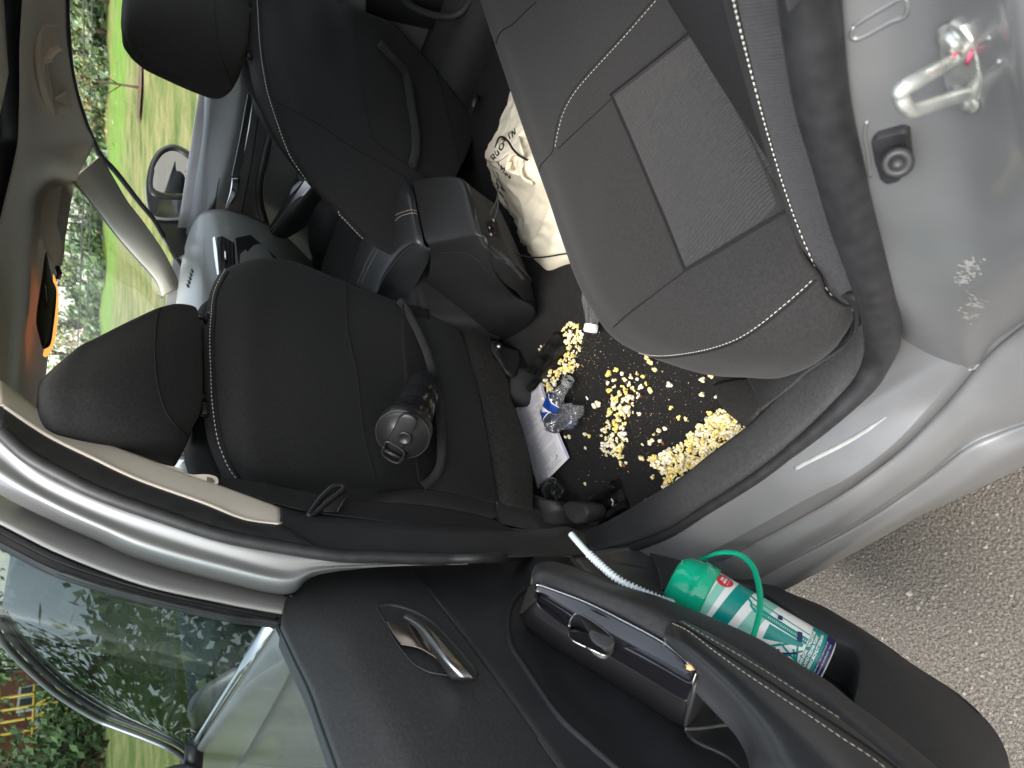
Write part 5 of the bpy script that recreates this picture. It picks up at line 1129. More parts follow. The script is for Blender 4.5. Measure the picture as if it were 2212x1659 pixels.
def cyl(h,th,o=.0004):
    r=rad_(h)+o; t=th0+th; return lidc+ax*h+(A_*math.cos(t)+B_*math.sin(t))*r
def wrap(name,poly,mt,par,o=.0005,nu=30):
    """poly: list of ((h_a,th_a),(h_b,th_b)) edge pairs swept along"""
    MB().grid([[cyl(a[0]+(b[0]-a[0])*t/8,a[1]+(b[1]-a[1])*t/8,o) for t in range(9)] for a,b in poly]).build(name,mt,par,fix=False)
def diag(name,h0,h1,slope,mt,o): wrap(name,[((h0+slope*math.sin((t/30-.5)*2.6),-1.9+3.8*t/30),(h1+slope*1.1*math.sin((t/30-.5)*2.6),-1.9+3.8*t/30)) for t in range(31)],mt,body,o)
diag('mint_band',.047,.058,-.006,mint,.0004); diag('teal_band',.066,.087,-.010,tea,.0004); diag('mint_band',.099,.118,-.012,mint,.0004)
wrap('red_badge',[((.056+.012*math.sin(t*2*PI/24),-.95+.30*math.cos(t*2*PI/24)),(.056,-.95)) for t in range(25)],redp,body,.0009)
# the triangle, truss and lattice of the printed roller coaster
wrap('teal_panel',[((.128+.045*t/10,-.30+.02*t/10),(.128+.045*t/10,.25-.40*t/10)) for t in range(11)],tea,body,.0005)
def stroke(name,p,w,mt,o=.0008,n=20):
    q=cr([V((a,b,0)) for a,b in p],n); g=[]
    for i,c in enumerate(q):
        t=(q[min(i+1,n-1)]-q[max(i-1,0)]); t=V((t.x,t.y*.038,0)).normalized(); nx=-t.y*w/2; ny=t.x*w/2/.038
        g.append([cyl(c.x+nx,c.y+ny,o),cyl(c.x-nx,c.y-ny,o)])
    return MB().grid(g).build(name,mt,body,fix=False)
H1=Lc-.032
for nm,p,w in [('truss',[(.10,-.62),(H1,-.50)],.0022),('truss',[(.105,-.42),(H1,-.32)],.0022),('truss',[(.10,-.86),(H1,-.70)],.0016)]: stroke(nm,p,w,tea)
for i in range(26):
    h=.108+(H1-.108)*i/26; d_=(H1-.108)/26; a=-.62+.12*(h-.10)/(H1-.10); b=-.42+.10*(h-.10)/(H1-.10)
    stroke('truss_brace',[(h,a),(h+d_,b)],.0010,tea,.0007,4); stroke('truss_brace',[(h+d_,a),(h,b)],.0010,tea,.0007,4)
stroke('navy_clip',[(H1-.012,-.60),(H1-.008,-.26)],.006,navy,.0012); stroke('navy_clip',[(.135,-.80),(.137,-.62)],.006,navy,.0012)
for p in ([(.135,.45),(.165,-.18)],[(.150,.10),(.205,.75)],[(.168,-.10),(H1,.50)],[(.150,.62),(H1,-.05)],[(.135,.75),(H1-.01,.28)],[(.190,-.25),(H1,.15)],[(.145,.30),(.152,.72)],[(.165,.05),(.176,.55)],[(.186,-.05),(.198,.75)],[(.130,.60),(.150,.10)]): stroke('lattice',p,.0024,tea,.0007)
for p in ([(H1-.004,.10),(H1-.018,.34),(H1-.030,.55)],[(H1-.014,.28),(H1-.036,.66)],[(H1-.024,.30),(H1-.046,.72)],[(H1-.012,.52),(H1-.03,.85)]): stroke('navy_track',p,.0022,navy,.001)
for p in ([(.088,-.80),(.097,-.66),(.100,-.52),(.108,-.44)],[(.090,-.95),(.100,-.86),(.112,-.80)]): stroke('teal_ribbon',p,.003,tea,.001)
wrap('teal_foot',[((H1+.001,-1.9+3.8*t/30),(Lc-.0125,-1.9+3.8*t/30)) for t in range(31)],tea,body,.0006)
wrap('navy_foot',[((Lc-.0125,-1.9+3.8*t/30),(Lc-.002,-1.9+3.8*t/30)) for t in range(31)],navy,body,.0006)
def ctext(s,h,hc,thc,mt,o=.0012,al='CENTER',bold=.0002):
    text(s,h,'lettering',mt,body,lambda u,v:cyl(hc-v,thc-u/rad_(hc)*1.0,o),1,bold,al)
for s,hh,t in (('VALLEYFAIR',Lc-.0285,-.62),('CEDAR POINT',Lc-.0235,-.42),('SCHLITTERBAHN',Lc-.0182,-.52)): ctext(s,.0048,hh,t,wht)
for s,hh,t in (('KINGS DOMINION',Lc-.0285,.42),('KINGS ISLAND',Lc-.0235,.48),('GREAT AMERICA',Lc-.0182,.46)): ctext(s,.0048,hh,t,wht)
ctext('KEEP FROM EXTREME HEAT * NOT DISHWASHER SAFE',.0026,Lc-.0105,.05,wht,bold=0); ctext('CANNOT BE EXCHANGED OR REPLACED * VALID',.0026,Lc-.0062,.05,wht,bold=0)
ctext('FREE',.0040,.0525,-.95,wht); ctext('REFILLS',.0040,.0572,-.95,wht); ctext('DAY OF USE',.0026,.0618,-.95,wht,bold=0)
# lid loop strap
hl=[(1517,1208),(1545,1196),(1575,1193),(1602,1200),(1625,1222),(1636,1252),(1642,1290),(1640,1325),(1634,1352),(1626,1378)]
hp=[P(x,y,'D',v) for (x,y),v in zip(hl,(-.455,-.436,-.424,-.418,-.418,-.424,-.432,-.440,-.447,-.455))]
hp=[P(1502,1214,'D',-.468)]+hp
MB().tube(cr(hp,70),.0042,8,flat=.6,up=ax).build('strap',grn,tb)
MB().tube(cr([P(x,y,'D',-.462) for x,y in [(1508,1208),(1519,1204),(1527,1210),(1522,1218),(1510,1216)]],20,True),.0016,6).build('strap_ring',grn,tb)
MB().tube([lidc-ax*.0062+(A_*math.cos(i*.42)+B_*math.sin(i*.42))*(.003+.0006*i) for i in range(40)],.0006,5).build('spiral_mark',mat('dark_green',(0,.22,.12),.3),tb)
# bent ribbed straw
sp_=[P(1234,1154,'D',-.440),P(1262,1186,'D',-.446),P(1283,1207,'D',-.450),P(1330,1248,'D',-.456),P(1375,1272,'D',-.462),P(1430,1296,'D',-.470),P(1452,1304,'D',-.480)]
scv=cr(sp_,200); rr=[]
Ls=[0]
for a,b in zip(scv,scv[1:]): Ls.append(Ls[-1]+(b-a).length)
for s in Ls: rr.append(.0046 if s<.045 else (.0046+.0013*math.sin(s*2*PI/.0052)))
MB().tube(scv,rr,16).build('straw',mat('frosted_straw',(.58,.66,.70),.25,trans=.15,ior=1.2,coat=.3,sss=.4),tb)
# ---- shaker bottle in the seat pocket
sc0=P(868,942,'S',.085); sc1=P(936,792,'S',.030); sax=(sc1-sc0).normalized(); 
sh=thing('shaker_bottle','black shaker bottle with a flip cap lying in the driver seat-back pocket','bottle',tuple(sc0))
SL=.20
sb_=mat('smoky_black',(.012,.013,.016),.25,coat=.5)
MB().lathe([(.040,.03),(.0405,.04),(.039,.08),(.0385,.082),(.0392,.084),(.037,.13),(.0365,.132),(.037,.134),(.034,.19),(.031,SL),(0,SL)],sc0,sax,56).build('cup',sb_,sh)
blk_=mat('satin_black',(.018,.018,.019),.32,rvar=.05)
MB().lathe([(0,-.016),(.020,-.014),(.033,-.008),(.040,-.001),(.044,.002),(.047,.004),(.0485,.008),(.0485,.030),(.047,.034),(.042,.035)],sc0,sax,64).build('lid',blk_,sh)
MB().lathe([(.0465,.0045),(.0477,.003),(.0485,.0055)],sc0,sax,64).build('lid_rim',M['plastic2'],sh)
def sdisc(x,y,o): 
    d=ray(x,y); c=sc0-sax*o; t=(c-CAM).dot(sax)/d.dot(sax); return CAM+d*t
cap=[(845,897),(856,889),(872,886),(893,894),(900,910),(896,930),(884,948),(872,962),(858,972),(846,966),(840,950),(846,930),(848,912)]
cp=cr([sdisc(x,y,.018) for x,y in [(838,952),(850,925),(860,905),(872,896),(888,898),(900,910),(897,926),(884,948),(871,968),(862,972),(848,964)]],40,True)
MB().prism(cp,sax*.012).build('flip_cap',blk_,sh,True,.003)
c=sdisc(873,946,.0185); 
MB().lathe([(0,.0005),(.006,.001),(.0095,.0035),(.011,.004),(.0125,.002),(.0125,-.004)],sdisc(874,945,.018),-sax,32).build('cap_button',blk_,sh)
MB().tube(cr([sdisc(x,y,.016) for x,y in [(831,962),(838,954),(868,972),(873,982),(866,996),(856,1000),(836,990),(826,978)]],50,True),.0026,8).build('carry_loop',blk_,sh)
MB().tube([sdisc(826,970,.014),sdisc(874,994,.014)],.004,8).build('hinge_pin',blk_,sh)
for i in range(9):
    f=i/9; p=sc0+sax*(.050+.10*f); 
    n_=(CAM-p); n_=(n_-sax*n_.dot(sax)).normalized(); t_=sax.cross(n_)
    rr=.0405-.032*(.05+.1*f)+.0016
    for dth,s in ((.30,f'{500-50*i}'),(.75,f'{16-i*1.5:.0f}')):
        nn_=(n_*math.cos(dth)+t_*-math.sin(dth)*(1 if (-t_).z>0 else -1)).normalized(); uu_=sax; vv_=nn_.cross(uu_)
        text(s,.0042,'measure_mark',M['plastic2'],sh,lambda u,v,p=p,nn_=nn_,vv_=vv_,rr=rr:p+nn_*(rr+.0003)+vv_*u*1+sax*v)
# ---- tote bag behind the passenger seat
tz=lambda x,y,z:P(x,y,'z',z)
bg=thing('tote_bag','cream canvas tote bag with black lettering lying on the floor behind the passenger seat','bag',tuple(tz(1140,430,.27)))
BG=[ # rows from the top end of the picture to the bottom; each from the front-seat side to the rear-seat side, beyond the cushion edge
 [(1110,180,.30),(1140,190,.34),(1170,200,.36),(1210,210,.34)],
 [(1096,228,.30),(1118,240,.36),(1150,250,.38),(1210,260,.36)],
 [(1078,286,.30),(1090,300,.38),(1125,305,.40),(1200,310,.38)],
 [(1054,328,.31),(1066,335,.40),(1110,345,.42),(1200,350,.40)],
 [(1056,352,.30),(1074,362,.40),(1115,378,.41),(1205,385,.40)],
 [(1066,384,.28),(1088,400,.36),(1130,410,.38),(1210,415,.38)],
 [(1073,412,.27),(1098,430,.34),(1140,440,.36),(1215,445,.36)],
 [(1088,436,.27),(1110,458,.33),(1150,470,.35),(1220,475,.35)],
 [(1108,462,.265),(1128,486,.33),(1165,495,.34),(1225,500,.34)],
 [(1122,505,.262),(1138,522,.33),(1172,530,.335),(1228,530,.33)],
 [(1140,548,.262),(1154,556,.31),(1180,560,.32),(1232,556,.31)],
 [(1162,582,.262),(1170,584,.28),(1188,586,.29),(1226,574,.28)],
 [(1182,600,.262),(1184,600,.268),(1187,600,.270),(1196,592,.266)]]
gb=patch([[P(x,y,'z',z) for x,y,z in r] for r in BG],110,60)
rn=random.Random(4)
import mathutils
for i,r in enumerate(gb):
    for j,p in enumerate(r):
        n1=mathutils.noise.noise(V((p.x*14,p.y*9,.3))); n2=mathutils.noise.noise(V((p.x*45+p.y*30,p.y*16-p.x*12,1.3)))
        ridge=(1-abs(mathutils.noise.noise(V((p.x*10+p.y*4,p.y*26,2.1))))*2)**3
        r[j]=p+V((0,0,(.010*n1+.004*n2+.007*max(0,ridge))*min(1,min(i,109-i)/6)))
bag=gridobj('bag_body',gb,M['canvas'],bg,.002); bgv=bvh(bag)
def bline(name,pts,r,mt=None,n=40): 
    p=on(bgv,pts,n,.0006)
    if len(p)>1: MB().tube(p,r,6,flat=.4).build(name,mt or M['black'],bag)
def blet(s,pts,r=.0022):
    for q in pts: bline('lettering',q,r,None,12)
# hand-drawn letters Y O U R running along the end fold
blet('YOUR',[[(1086,309),(1090,303),(1094,297)],[(1084,302),(1089,301),(1092,307)]])
bline('lettering',[(1078,320),(1081,312),(1087,311),(1088,318),(1083,324),(1078,320)],.0022,None,30)
bline('lettering',[(1069,328),(1073,336),(1078,333),(1075,325)],.0022,None,20)
for q in ([(1060,338),(1068,346)],[(1061,337),(1067,334),(1068,341),(1064,341)],[(1065,342),(1072,340)]): bline('lettering',q,.002,None,12)
for q in ([(1102,300),(1099,290),(1104,285)],[(1108,296),(1106,284),(1113,290),(1112,278)]): bline('lettering',q,.002,None,14)
for q in ([(1073,350),(1080,356)],[(1078,349),(1077,357)],[(1080,358),(1086,363)],[(1084,357),(1082,366),(1091,363),(1088,371)],[(1089,374),(1097,378)],[(1094,372),(1092,380)],[(1098,380),(1104,384)],[(1102,378),(1100,386)]): bline('lettering',q,.0018,None,10)
for q in ([(1058,350),(1064,358),(1076,364),(1084,372),(1098,376),(1108,382)],[(1064,366),(1072,384),(1080,392),(1086,406),(1096,416)],[(1072,372),(1078,380),(1076,388)],[(1066,392),(1074,408),(1084,424)],[(1052,346),(1066,350),(1082,346),(1098,334)],[(1098,352),(1102,340),(1112,336)]): bline('drawing',q,.0008)
for q in ([(1072,396),(1078,402),(1074,408)],[(1080,414),(1088,426)],[(1090,432),(1096,442)],[(1082,404),(1090,412)]): bline('drawing',q,.0028)
# twisted opening of the bag
op=cr([V((x,y,0)) for x,y in [(1098,338),(1110,332),(1124,338),(1126,352),(1118,366),(1104,370),(1094,358)]],30,True)
pp=[tz(p.x,p.y,.425) for p in op]; c=sum(pp,V())/30
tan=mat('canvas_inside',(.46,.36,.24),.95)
MB().grid([[c+(p-c)*f+V((0,0,h)) for p in pp] for f,h in ((1.12,-.012),(1.0,.004),(.85,-.006),(.5,-.02),(.05,-.025))],cv=True).build('bag_opening',M['canvas'],bg)
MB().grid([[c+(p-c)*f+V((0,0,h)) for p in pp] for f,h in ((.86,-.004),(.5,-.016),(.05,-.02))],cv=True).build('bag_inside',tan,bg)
for q in ([(1120,300,.41),(1124,320,.43),(1128,340,.43),(1118,356,.42)],[(1124,376,.41),(1110,372,.425),(1098,366,.425),(1100,350,.43)],[(1132,350,.42),(1124,366,.43),(1130,386,.42),(1150,396,.41)]):
    MB().tube(cr([tz(*a) for a in q],24),.007,8,flat=.35).build('bag_fold',M['canvas'],bg)
# ---- cables from the console sockets
cb1=thing('charging_cable','black charging cable plugged into the console and lying over the tip of the tote bag','cable',tuple(tz(1215,550,.33)))
MB().tube(cr([tz(1062,496,.49),tz(1066,515,.47),tz(1080,532,.44),tz(1100,545,.40),tz(1125,552,.37),tz(1150,556,.345),tz(1180,555,.335),tz(1215,549,.335),tz(1250,545,.33)],80),.0017,8).build('cord',M['black'],cb1)
MB().box(hitn(crv,1063,498)[0]+V((.004,0,.003)),(.007,.004,.003)).build('plug',M['black'],cb1,True,.001)
cb2=thing('thin_cable','thin grey cable rising from the console socket, over the front end of the tote bag','cable',tuple(tz(1076,440,.40)))
gy=mat('grey_cable',(.10,.11,.11),.4)
MB().tube(cr([tz(1060,486,.50),tz(1058,470,.50),tz(1062,452,.48),tz(1070,440,.46),tz(1074,425,.44),tz(1075,405,.42),tz(1073,388,.40)],60),.0013,8).build('cord',gy,cb2)
MB().tube(cr([tz(1064,480,.50),tz(1070,466,.49),tz(1075,448,.47),tz(1076,425,.45)],30),.0013,8).build('cord',gy,cb2)
MB().tube([tz(1063,482,.50),tz(1066,474,.50)],.0028,10).build('plug',M['satin'],cb2)
cb3=thing('cord','thick black cord looped over the lettered end of the tote bag','cable',tuple(tz(1110,310,.42)))
MB().tube(cr([tz(1070,318,.39),tz(1078,298,.41),tz(1088,297,.425),tz(1098,306,.435),tz(1108,322,.437),(tz(1122,336,.44)),tz(1140,346,.43)],60),.0024,8).build('cord_body',M['black'],cb3)
# ---- papers on the floor
pz=.275
sheet=mat('paper_sheet',(.72,.72,.76),.8,nscale=30,namt=.03)
for i,(q,lab) in enumerate((([(1172,862),(1112,889),(1118,896),(1168,1052),(1178,1046),(1228,998),(1226,984),(1186,864)],'printed white paper sheets lying under the crushed bottle on the floor'),)):
    pa=thing('paper_sheets',lab,'paper',tuple(tz(1180,950,pz)))
    A=[tz(1176,826,pz+.006),tz(1117,882,pz+.012)];B=[tz(1230,988,pz+.002),tz(1168,1052,pz+.004)]
    # curling sheets
    def sh_(dx,dz,nm,A=A,B=B):
        g=[]
        for a in range(30):
            f=a/29; L_=tz(*[[1117,882],[1168,1052]][0],pz).lerp(tz(1166,1058,pz),f); R_=tz(1172,828,pz).lerp(tz(1228,992,pz),f)
            row=[]
            for b in range(16):
                t=b/15; p=L_.lerp(R_,t); p=p+V((dx,dx*.5,dz+.010*(1-t)*(1-f*.5)+.004*math.sin(f*3.1)*t+.006*max(0,t-.8)*5*(1-f)))
                row.append(p)
            g.append(row)
        return g
    g0=sh_(0,.002,'a'); o=gridobj('top_sheet',g0,sheet,pa,.0004); pv=bvh(o)
    gridobj('under_sheet',sh_(.004,-.001,'b'),mat('lilac_sheet',(.45,.44,.62),.8),pa,.0004)
    ink=MB()
    for a in range(2,28):
        if a in (12,13): continue
        segs=[(2,13)] if a%5 else [(2,7)]
        for b0,b1 in segs:
            row0=g0[a]
            for k in range(b0,b1):
                if rnd.random()<.12: continue
                for dd in (0,.5):
                    p=row0[k].lerp(g0[a+1][k],dd)+V((0,0,.0007)); q=row0[k+1].lerp(g0[a+1][k+1],dd)+V((0,0,.0007)); q=p.lerp(q,.86); wv=(g0[a+1][k]-row0[k]).normalized()*.0009
                    ink.add([p,q,q+wv,p+wv],[(0,1,2,3)])
    ink.build('print',M['ink'],pa,False,fix=False)
    MB().tube([g0[26][11]+V((0,0,.001)),g0[25][12]+V((0,0,.001)),g0[26][12]+V((0,0,.001))],.0006,5).build('pen_mark',M['black'],pa)
# ---- bottles
def crumple(o,amt,fr,seed=0):
    for v in o.data.vertices:
        n=mathutils.noise.noise_vector(v.co*fr+V((seed,seed*2,0))); n2=mathutils.noise.noise_vector(v.co*fr*2.7+V((seed,0,5)))
        v.co+=n*amt+n2*amt*.45
# crushed bottle on the paper
cr0=tz(1222,832,.300); cr1=tz(1190,900,.303)
wb=thing('crushed_bottle','crushed clear water bottle with a torn blue label lying on the paper sheets','bottle',tuple(cr1))
nk=tz(1224,828,.300); sh1=tz(1212,848,.300); lb0=tz(1200,866,.302); lb1=tz(1190,890,.303); bd1=tz(1200,905,.305); bd2=tz(1235,898,.300); tip=tz(1262,880,.290)
pth=cr([nk,sh1,lb0,lb1,tz(1196,908,.305),tz(1222,902,.304),tz(1244,890,.300),tip],70)
rads=[]
for i in range(70):
    f=i/69
    rads.append(.013+(.026-.013)*min(1,max(0,(f-.08)/.22)) if f<.3 else (.026 if f<.8 else .026*(1-(f-.8)/.2*.85)))
ob_=MB().tube(pth,rads,28,flat=.62,up=V((0,0,1))).build('bottle_body',M['clear'],wb)
crumple(ob_,.009,34,2)
lbv=[pth[i] for i in range(18,34)]
o=MB().tube(lbv,[.0276]*16,28,flat=.64,up=V((0,0,1)),cap=False).build('label',M['bluelabel'],wb); crumple(o,.003,34,2)
wl_=mat('white_label',(.7,.72,.78),.4)
o2=MB().tube([pth[i] for i in range(26,31)],[.0282]*5,28,flat=.64,up=V((0,0,1)),cap=False).build('label_stripe',wl_,wb); crumple(o2,.003,34,2)
for k in (17,33): 
    o3=MB().tube([pth[k],pth[k+1]],[.0275]*2,28,flat=.64,up=V((0,0,1)),cap=False).build('label_edge',wl_,wb); crumple(o3,.003,34,2)
axn=(nk-sh1).normalized(); MB().lathe([(.0125,-.002),(.0135,0),(.0135,.003),(.0115,.004),(.0115,.010),(.0125,.011),(.0125,.014),(.010,.014),(.010,0)],nk,axn,28).build('neck',mat('frosted_neck',(.85,.88,.9),.15,trans=.8,ior=1.2),wb)
# upright bottle base by the seat track
bb_=tz(1194,1062,.285); ub_=thing('clear_bottle','clear plastic bottle with its petal base up, beside the papers and seat rail','bottle',tuple(bb_))
bax=(CAM-bb_).normalized(); bax=(bax*.5+V((.5,-.3,.35)).normalized()*.6).normalized(); n=60
e1=bax.orthogonal().normalized(); e2=bax.cross(e1); g=[]
for f,h in ((.02,.004),(.15,.003),(.35,.008),(.6,.014),(.8,.012),(.93,.004),(1,-.008),(1.0,-.03),(.97,-.05),(1,-.07),(1,-.12)):
    row=[]
    for k_ in range(n):
        a=2*PI*k_/n; lob=.5+.5*math.cos(5*a); r=.0335*f*(1-.07*(1-lob)*(f>.5)); hh=h+(.010*lob if .3<f<=.95 and h>0 else 0)
        row.append(bb_+bax*hh+(e1*math.cos(a)+e2*math.sin(a))*r)
    g.append(row)
g=[r for r in g]; gg=[cr([r[j] for r in g],44) for j in range(n)]
MB().grid([[gg[j][i] for j in range(n)] for i in range(44)],cv=True).build('bottle_body',clearmat('smoky_clear',(.80,.83,.83),.05,1.6,.04),ub_)
# bottle under the rear cushion
b3=tz(1277,706,.300); b3e=tz(1290,628,.295); cb_=thing('capped_bottle','clear water bottle with a white cap poking out from under the rear seat','bottle',tuple(b3))
ax3=(b3e-b3).normalized()
MB().lathe([(.012,.0),(.0125,.006),(.0135,.010),(.020,.030),(.029,.052),(.032,.075),(.032,.12),(.030,.125),(.032,.13),(.032,.20),(0,.20)],b3+V((0,0,-.0)),ax3,40).build('bottle_body',M['clear'],cb_)
MB().lathe([(0,-.012),(.0125,-.012),(.0142,-.010),(.0142,.004),(.0135,.006)],b3,ax3,40).build('cap',M['white'],cb_)
for k_ in range(30):
    a=2*PI*k_/30; e1=ax3.orthogonal().normalized(); e2=ax3.cross(e1)
    if k_<1: rib_=MB()
    rib_.tube([b3-ax3*.009+(e1*math.cos(a)+e2*math.sin(a))*.0142,b3+ax3*.003+(e1*math.cos(a)+e2*math.sin(a))*.0142],.0005,4)
rib_.build('cap_ribbing',M['white'],cb_)
# ================================================================ POPCORN
pcm=bpy.data.materials.new('popcorn'); pcm.use_nodes=True; n=pcm.node_tree; b=n.nodes['Principled BSDF']; L=n.links.new
b.inputs['Roughness'].default_value=.75; b.inputs['Subsurface Weight'].default_value=.15; b.inputs['Subsurface Radius'].default_value=(.004,.003,.001)
oi_=n.nodes.new('ShaderNodeObjectInfo'); rp=n.nodes.new('ShaderNodeValToRGB'); tc=n.nodes.new('ShaderNodeTexCoord'); nz=n.nodes.new('ShaderNodeTexNoise'); nz.inputs['Scale'].default_value=130; nz.inputs['Detail'].default_value=3
for e,(p,c) in zip([rp.color_ramp.elements[0],rp.color_ramp.elements.new(.4),rp.color_ramp.elements.new(.75),rp.color_ramp.elements[-1]],[(0,(.90,.86,.74)),(.45,(.90,.84,.60)),(.75,(.90,.76,.32)),(1,(.88,.68,.18))]): e.position=p; e.color=(*c,1)
L(oi_.outputs['Random'],rp.inputs[0]); L(tc.outputs['Object'],nz.inputs[0])
mx_=n.nodes.new('ShaderNodeMixRGB'); mx_.inputs[2].default_value=(.90,.74,.34,1); r2=n.nodes.new('ShaderNodeValToRGB'); r2.color_ramp.elements[0].position=.56; r2.color_ramp.elements[1].position=.74; L(nz.outputs[0],r2.inputs[0]); L(r2.outputs[0],mx_.inputs[0]); L(rp.outputs[0],mx_.inputs[1]); L(mx_.outputs[0],b.inputs['Base Color'])
hull=mat('popcorn_hull',(.26,.085,.02),.4); M['pop']=pcm
def popmesh(seed):
    rn=random.Random(seed); bm=bmesh.new(); lob=rn.randint(6,10)
    for i in range(lob):
        u=V((rn.gauss(0,1),rn.gauss(0,1),rn.gauss(0,.7))).normalized()*rn.uniform(.0026,.0050) if i else V((0,0,0)); r=rn.uniform(.0017,.0034)
        res=bmesh.ops.create_icosphere(bm,subdivisions=2,radius=r,matrix=Matrix.Translation(u))
        for v in res['verts']:
            nn=mathutils.noise.noise_vector(v.co*420+V((seed,i,0))); v.co+=nn*.0009
    hl=rn.random()<.45
    if hl:
        r=bmesh.ops.create_icosphere(bm,subdivisions=1,radius=.0022,matrix=Matrix.Translation(V((rn.uniform(-.002,.002),rn.uniform(-.002,.002),.0034)))@Matrix.Diagonal((1,.8,.6,1)))
        vs=set(r['verts'])
        for f in bm.faces:
            if all(v in vs for v in f.verts): f.material_index=1
    me=bpy.data.meshes.new('popcorn'); bm.to_mesh(me); bm.free(); me.materials.append(pcm); me.materials.append(hull)
    for f in me.polygons: f.use_smooth=True
    return me
pms=[popmesh(s) for s in range(14)]
prn=random.Random(11); cnt=[0]
occ=[]
fbv=bvh(floor)
def pop(px,py,z,sc,lab,grp):
    p=tz(px,py,z)
    hh=0
    for q,s in occ:
        d2=(q.x-p.x)**2+(q.y-p.y)**2
        if d2<(.0055*(s+sc))**2: hh=max(hh,q.z-z+.0045)
    hh=min(hh,.022)
    p=tz(px,py,z+.004*sc+hh); occ.append((V((p.x,p.y,z+hh)),sc))
    o=bpy.data.objects.new('popcorn',prn.choice(pms)); COL.objects.link(o); o.location=p; o.rotation_euler=[prn.uniform(0,6.28) for _ in range(3)]; sc*=prn.choice([.68,.8,.9,1.0,1.22]); o.scale=(sc*prn.uniform(.85,1.15),sc*prn.uniform(.85,1.15),sc*prn.uniform(.8,1.1))
    tag(o,lab(px,py) if callable(lab) else lab,'popcorn',grp); cnt[0]+=1
def zone(poly,n,sc,lab,grp,z=FZ+.002,mind=7,bias=None,tries=6000):
    xs=[p[0] for p in poly];ys=[p[1] for p in poly]; pts=[]; t=0
    while len(pts)<n and t<tries:
        t+=1; x=prn.uniform(min(xs),max(xs)); y=prn.uniform(min(ys),max(ys))
        if not inside(x,y,poly): continue
        if bias and prn.random()>bias(x,y): continue
        md=mind*(1-.5*t/tries)
        if any((x-a)**2+(y-b)**2<md*md for a,b in pts): continue
        pts.append((x,y))
    for x,y in pts: pop(x,y,z,prn.uniform(*sc),lab,grp)
# long heap against the sill trim
heap=[(1582,868),(1600,905),(1624,930),(1452,1062),(1432,1042),(1440,1024),(1412,1008),(1400,990),(1428,990),(1436,968),(1452,972),(1478,955),(1495,930),(1520,912),(1540,898)]
def hl_(x,y):
    e='at the broad rear end' if x>1560 else ('in the thick middle' if x>1480 else 'at the loose thin end'); return 'popcorn piece %s of the yellow sill heap'%e
def rl2(x,y): return 'popcorn piece %s'%('in the clump next to the white bottle cap' if y<752 else ('midway along the seat rail strip' if y<815 else 'between the papers and the seat rail'))
def ml(x,y): return 'popcorn piece %s of the trail across the black carpet'%('at the upper end' if y<890 else ('in the middle' if y<945 else 'at the lower end'))
zone(heap,132,(.8,1.3),hl_,'popcorn heaped along the sill',mind=12)
zone([(1412,985),(1448,975),(1450,1000),(1440,1030),(1415,1010)],6,(1.0,1.5),hl_,'popcorn heaped along the sill',mind=10)
# middle trail
mid=[(1330,850),(1352,838),(1374,862),(1366,902),(1358,918),(1352,940),(1364,962),(1352,990),(1322,986),(1302,986),(1298,948),(1300,910),(1316,888),(1322,866)]
zone(mid,42,(.8,1.35),ml,'popcorn scattered across the middle',mind=9)
mid2=[(1300,820),(1336,790),(1350,806),(1372,800),(1400,812),(1404,850),(1370,856),(1310,858)]
zone(mid2,22,(.6,1.1),'popcorn piece in the loose scatter between the middle trail and the rear seat','popcorn scattered near the rear seat',mind=12)
# along the inner seat rail
rl_=[(1228,694),(1246,700),(1262,722),(1256,748),(1246,768),(1252,800),(1230,812),(1208,820),(1196,840),(1170,862),(1140,880),(1116,872),(1128,850),(1160,830),(1186,806),(1212,780),(1228,760),(1222,735),(1214,712)]
zone(rl_,66,(.75,1.2),rl2,'popcorn along the seat rail',mind=8)
zone([(1162,752),(1190,732),(1194,742),(1168,764)],7,(.8,1.1),'popcorn piece in the small pile on the console side of the seat rail','popcorn by the console',mind=6)
one=[(1348,726),(1398,772),(1404,782),(1413,800),(1446,830),(1516,852),(1518,820),(1546,858),(1226,757),(1268,860),(1288,873),(1289,874),(1222,944),(1231,944),(1263,938),(1272,942),(1264,968),(1300,970),(1341,892),(1412,938),(1423,930),(1405,955),(1425,953),(1466,902),(1480,905),(1448,880),(1436,926),(1409,1030),(1264,1046),(1397,1081),(1434,1052),(1164,1055),(1386,990),(1388,960),(1352,1000),(1340,1002),(1380,894),(1532,892),(1487,760),(1536,812)]
for x,y in one: pop(x,y,FZ+.002,prn.uniform(.6,1.25),'single popcorn piece lying apart from the heaps on the black carpet','lone popcorn pieces')
print('POPCORN',cnt[0])
# crumbs and broken bits
bs=MB()
def basepiece(x,y,s,dz):
    p=tz(x,y,FZ+dz)
    for k in range(5):
        c=p+V((prn.uniform(-1,1),prn.uniform(-1,1),prn.uniform(-.4,.8)))*.004*s; r=prn.uniform(.0018,.0032)*s
        ico=[V((0,0,1))]+[V((.894*math.cos(a*PI/2.5),.894*math.sin(a*PI/2.5),.447)) for a in range(5)]+[V((.894*math.cos((a+.5)*PI/2.5),.894*math.sin((a+.5)*PI/2.5),-.447)) for a in range(5)]+[V((0,0,-1))]
        fs=[(0,1+a,1+(a+1)%5) for a in range(5)]+[(1+a,6+a,1+(a+1)%5) for a in range(5)]+[(1+(a+1)%5,6+a,6+(a+1)%5) for a in range(5)]+[(11,6+(a+1)%5,6+a) for a in range(5)]
        bs.add([c+v*r*prn.uniform(.8,1.25) for v in ico],fs)
t=0
while t<230:
    x=prn.uniform(1400,1626); y=prn.uniform(865,1065)
    if inside(x,y,heap) and (x>1480 or prn.random()<.45): basepiece(x,y,prn.uniform(.8,1.2),prn.uniform(.002,.010)); t+=1
t=0
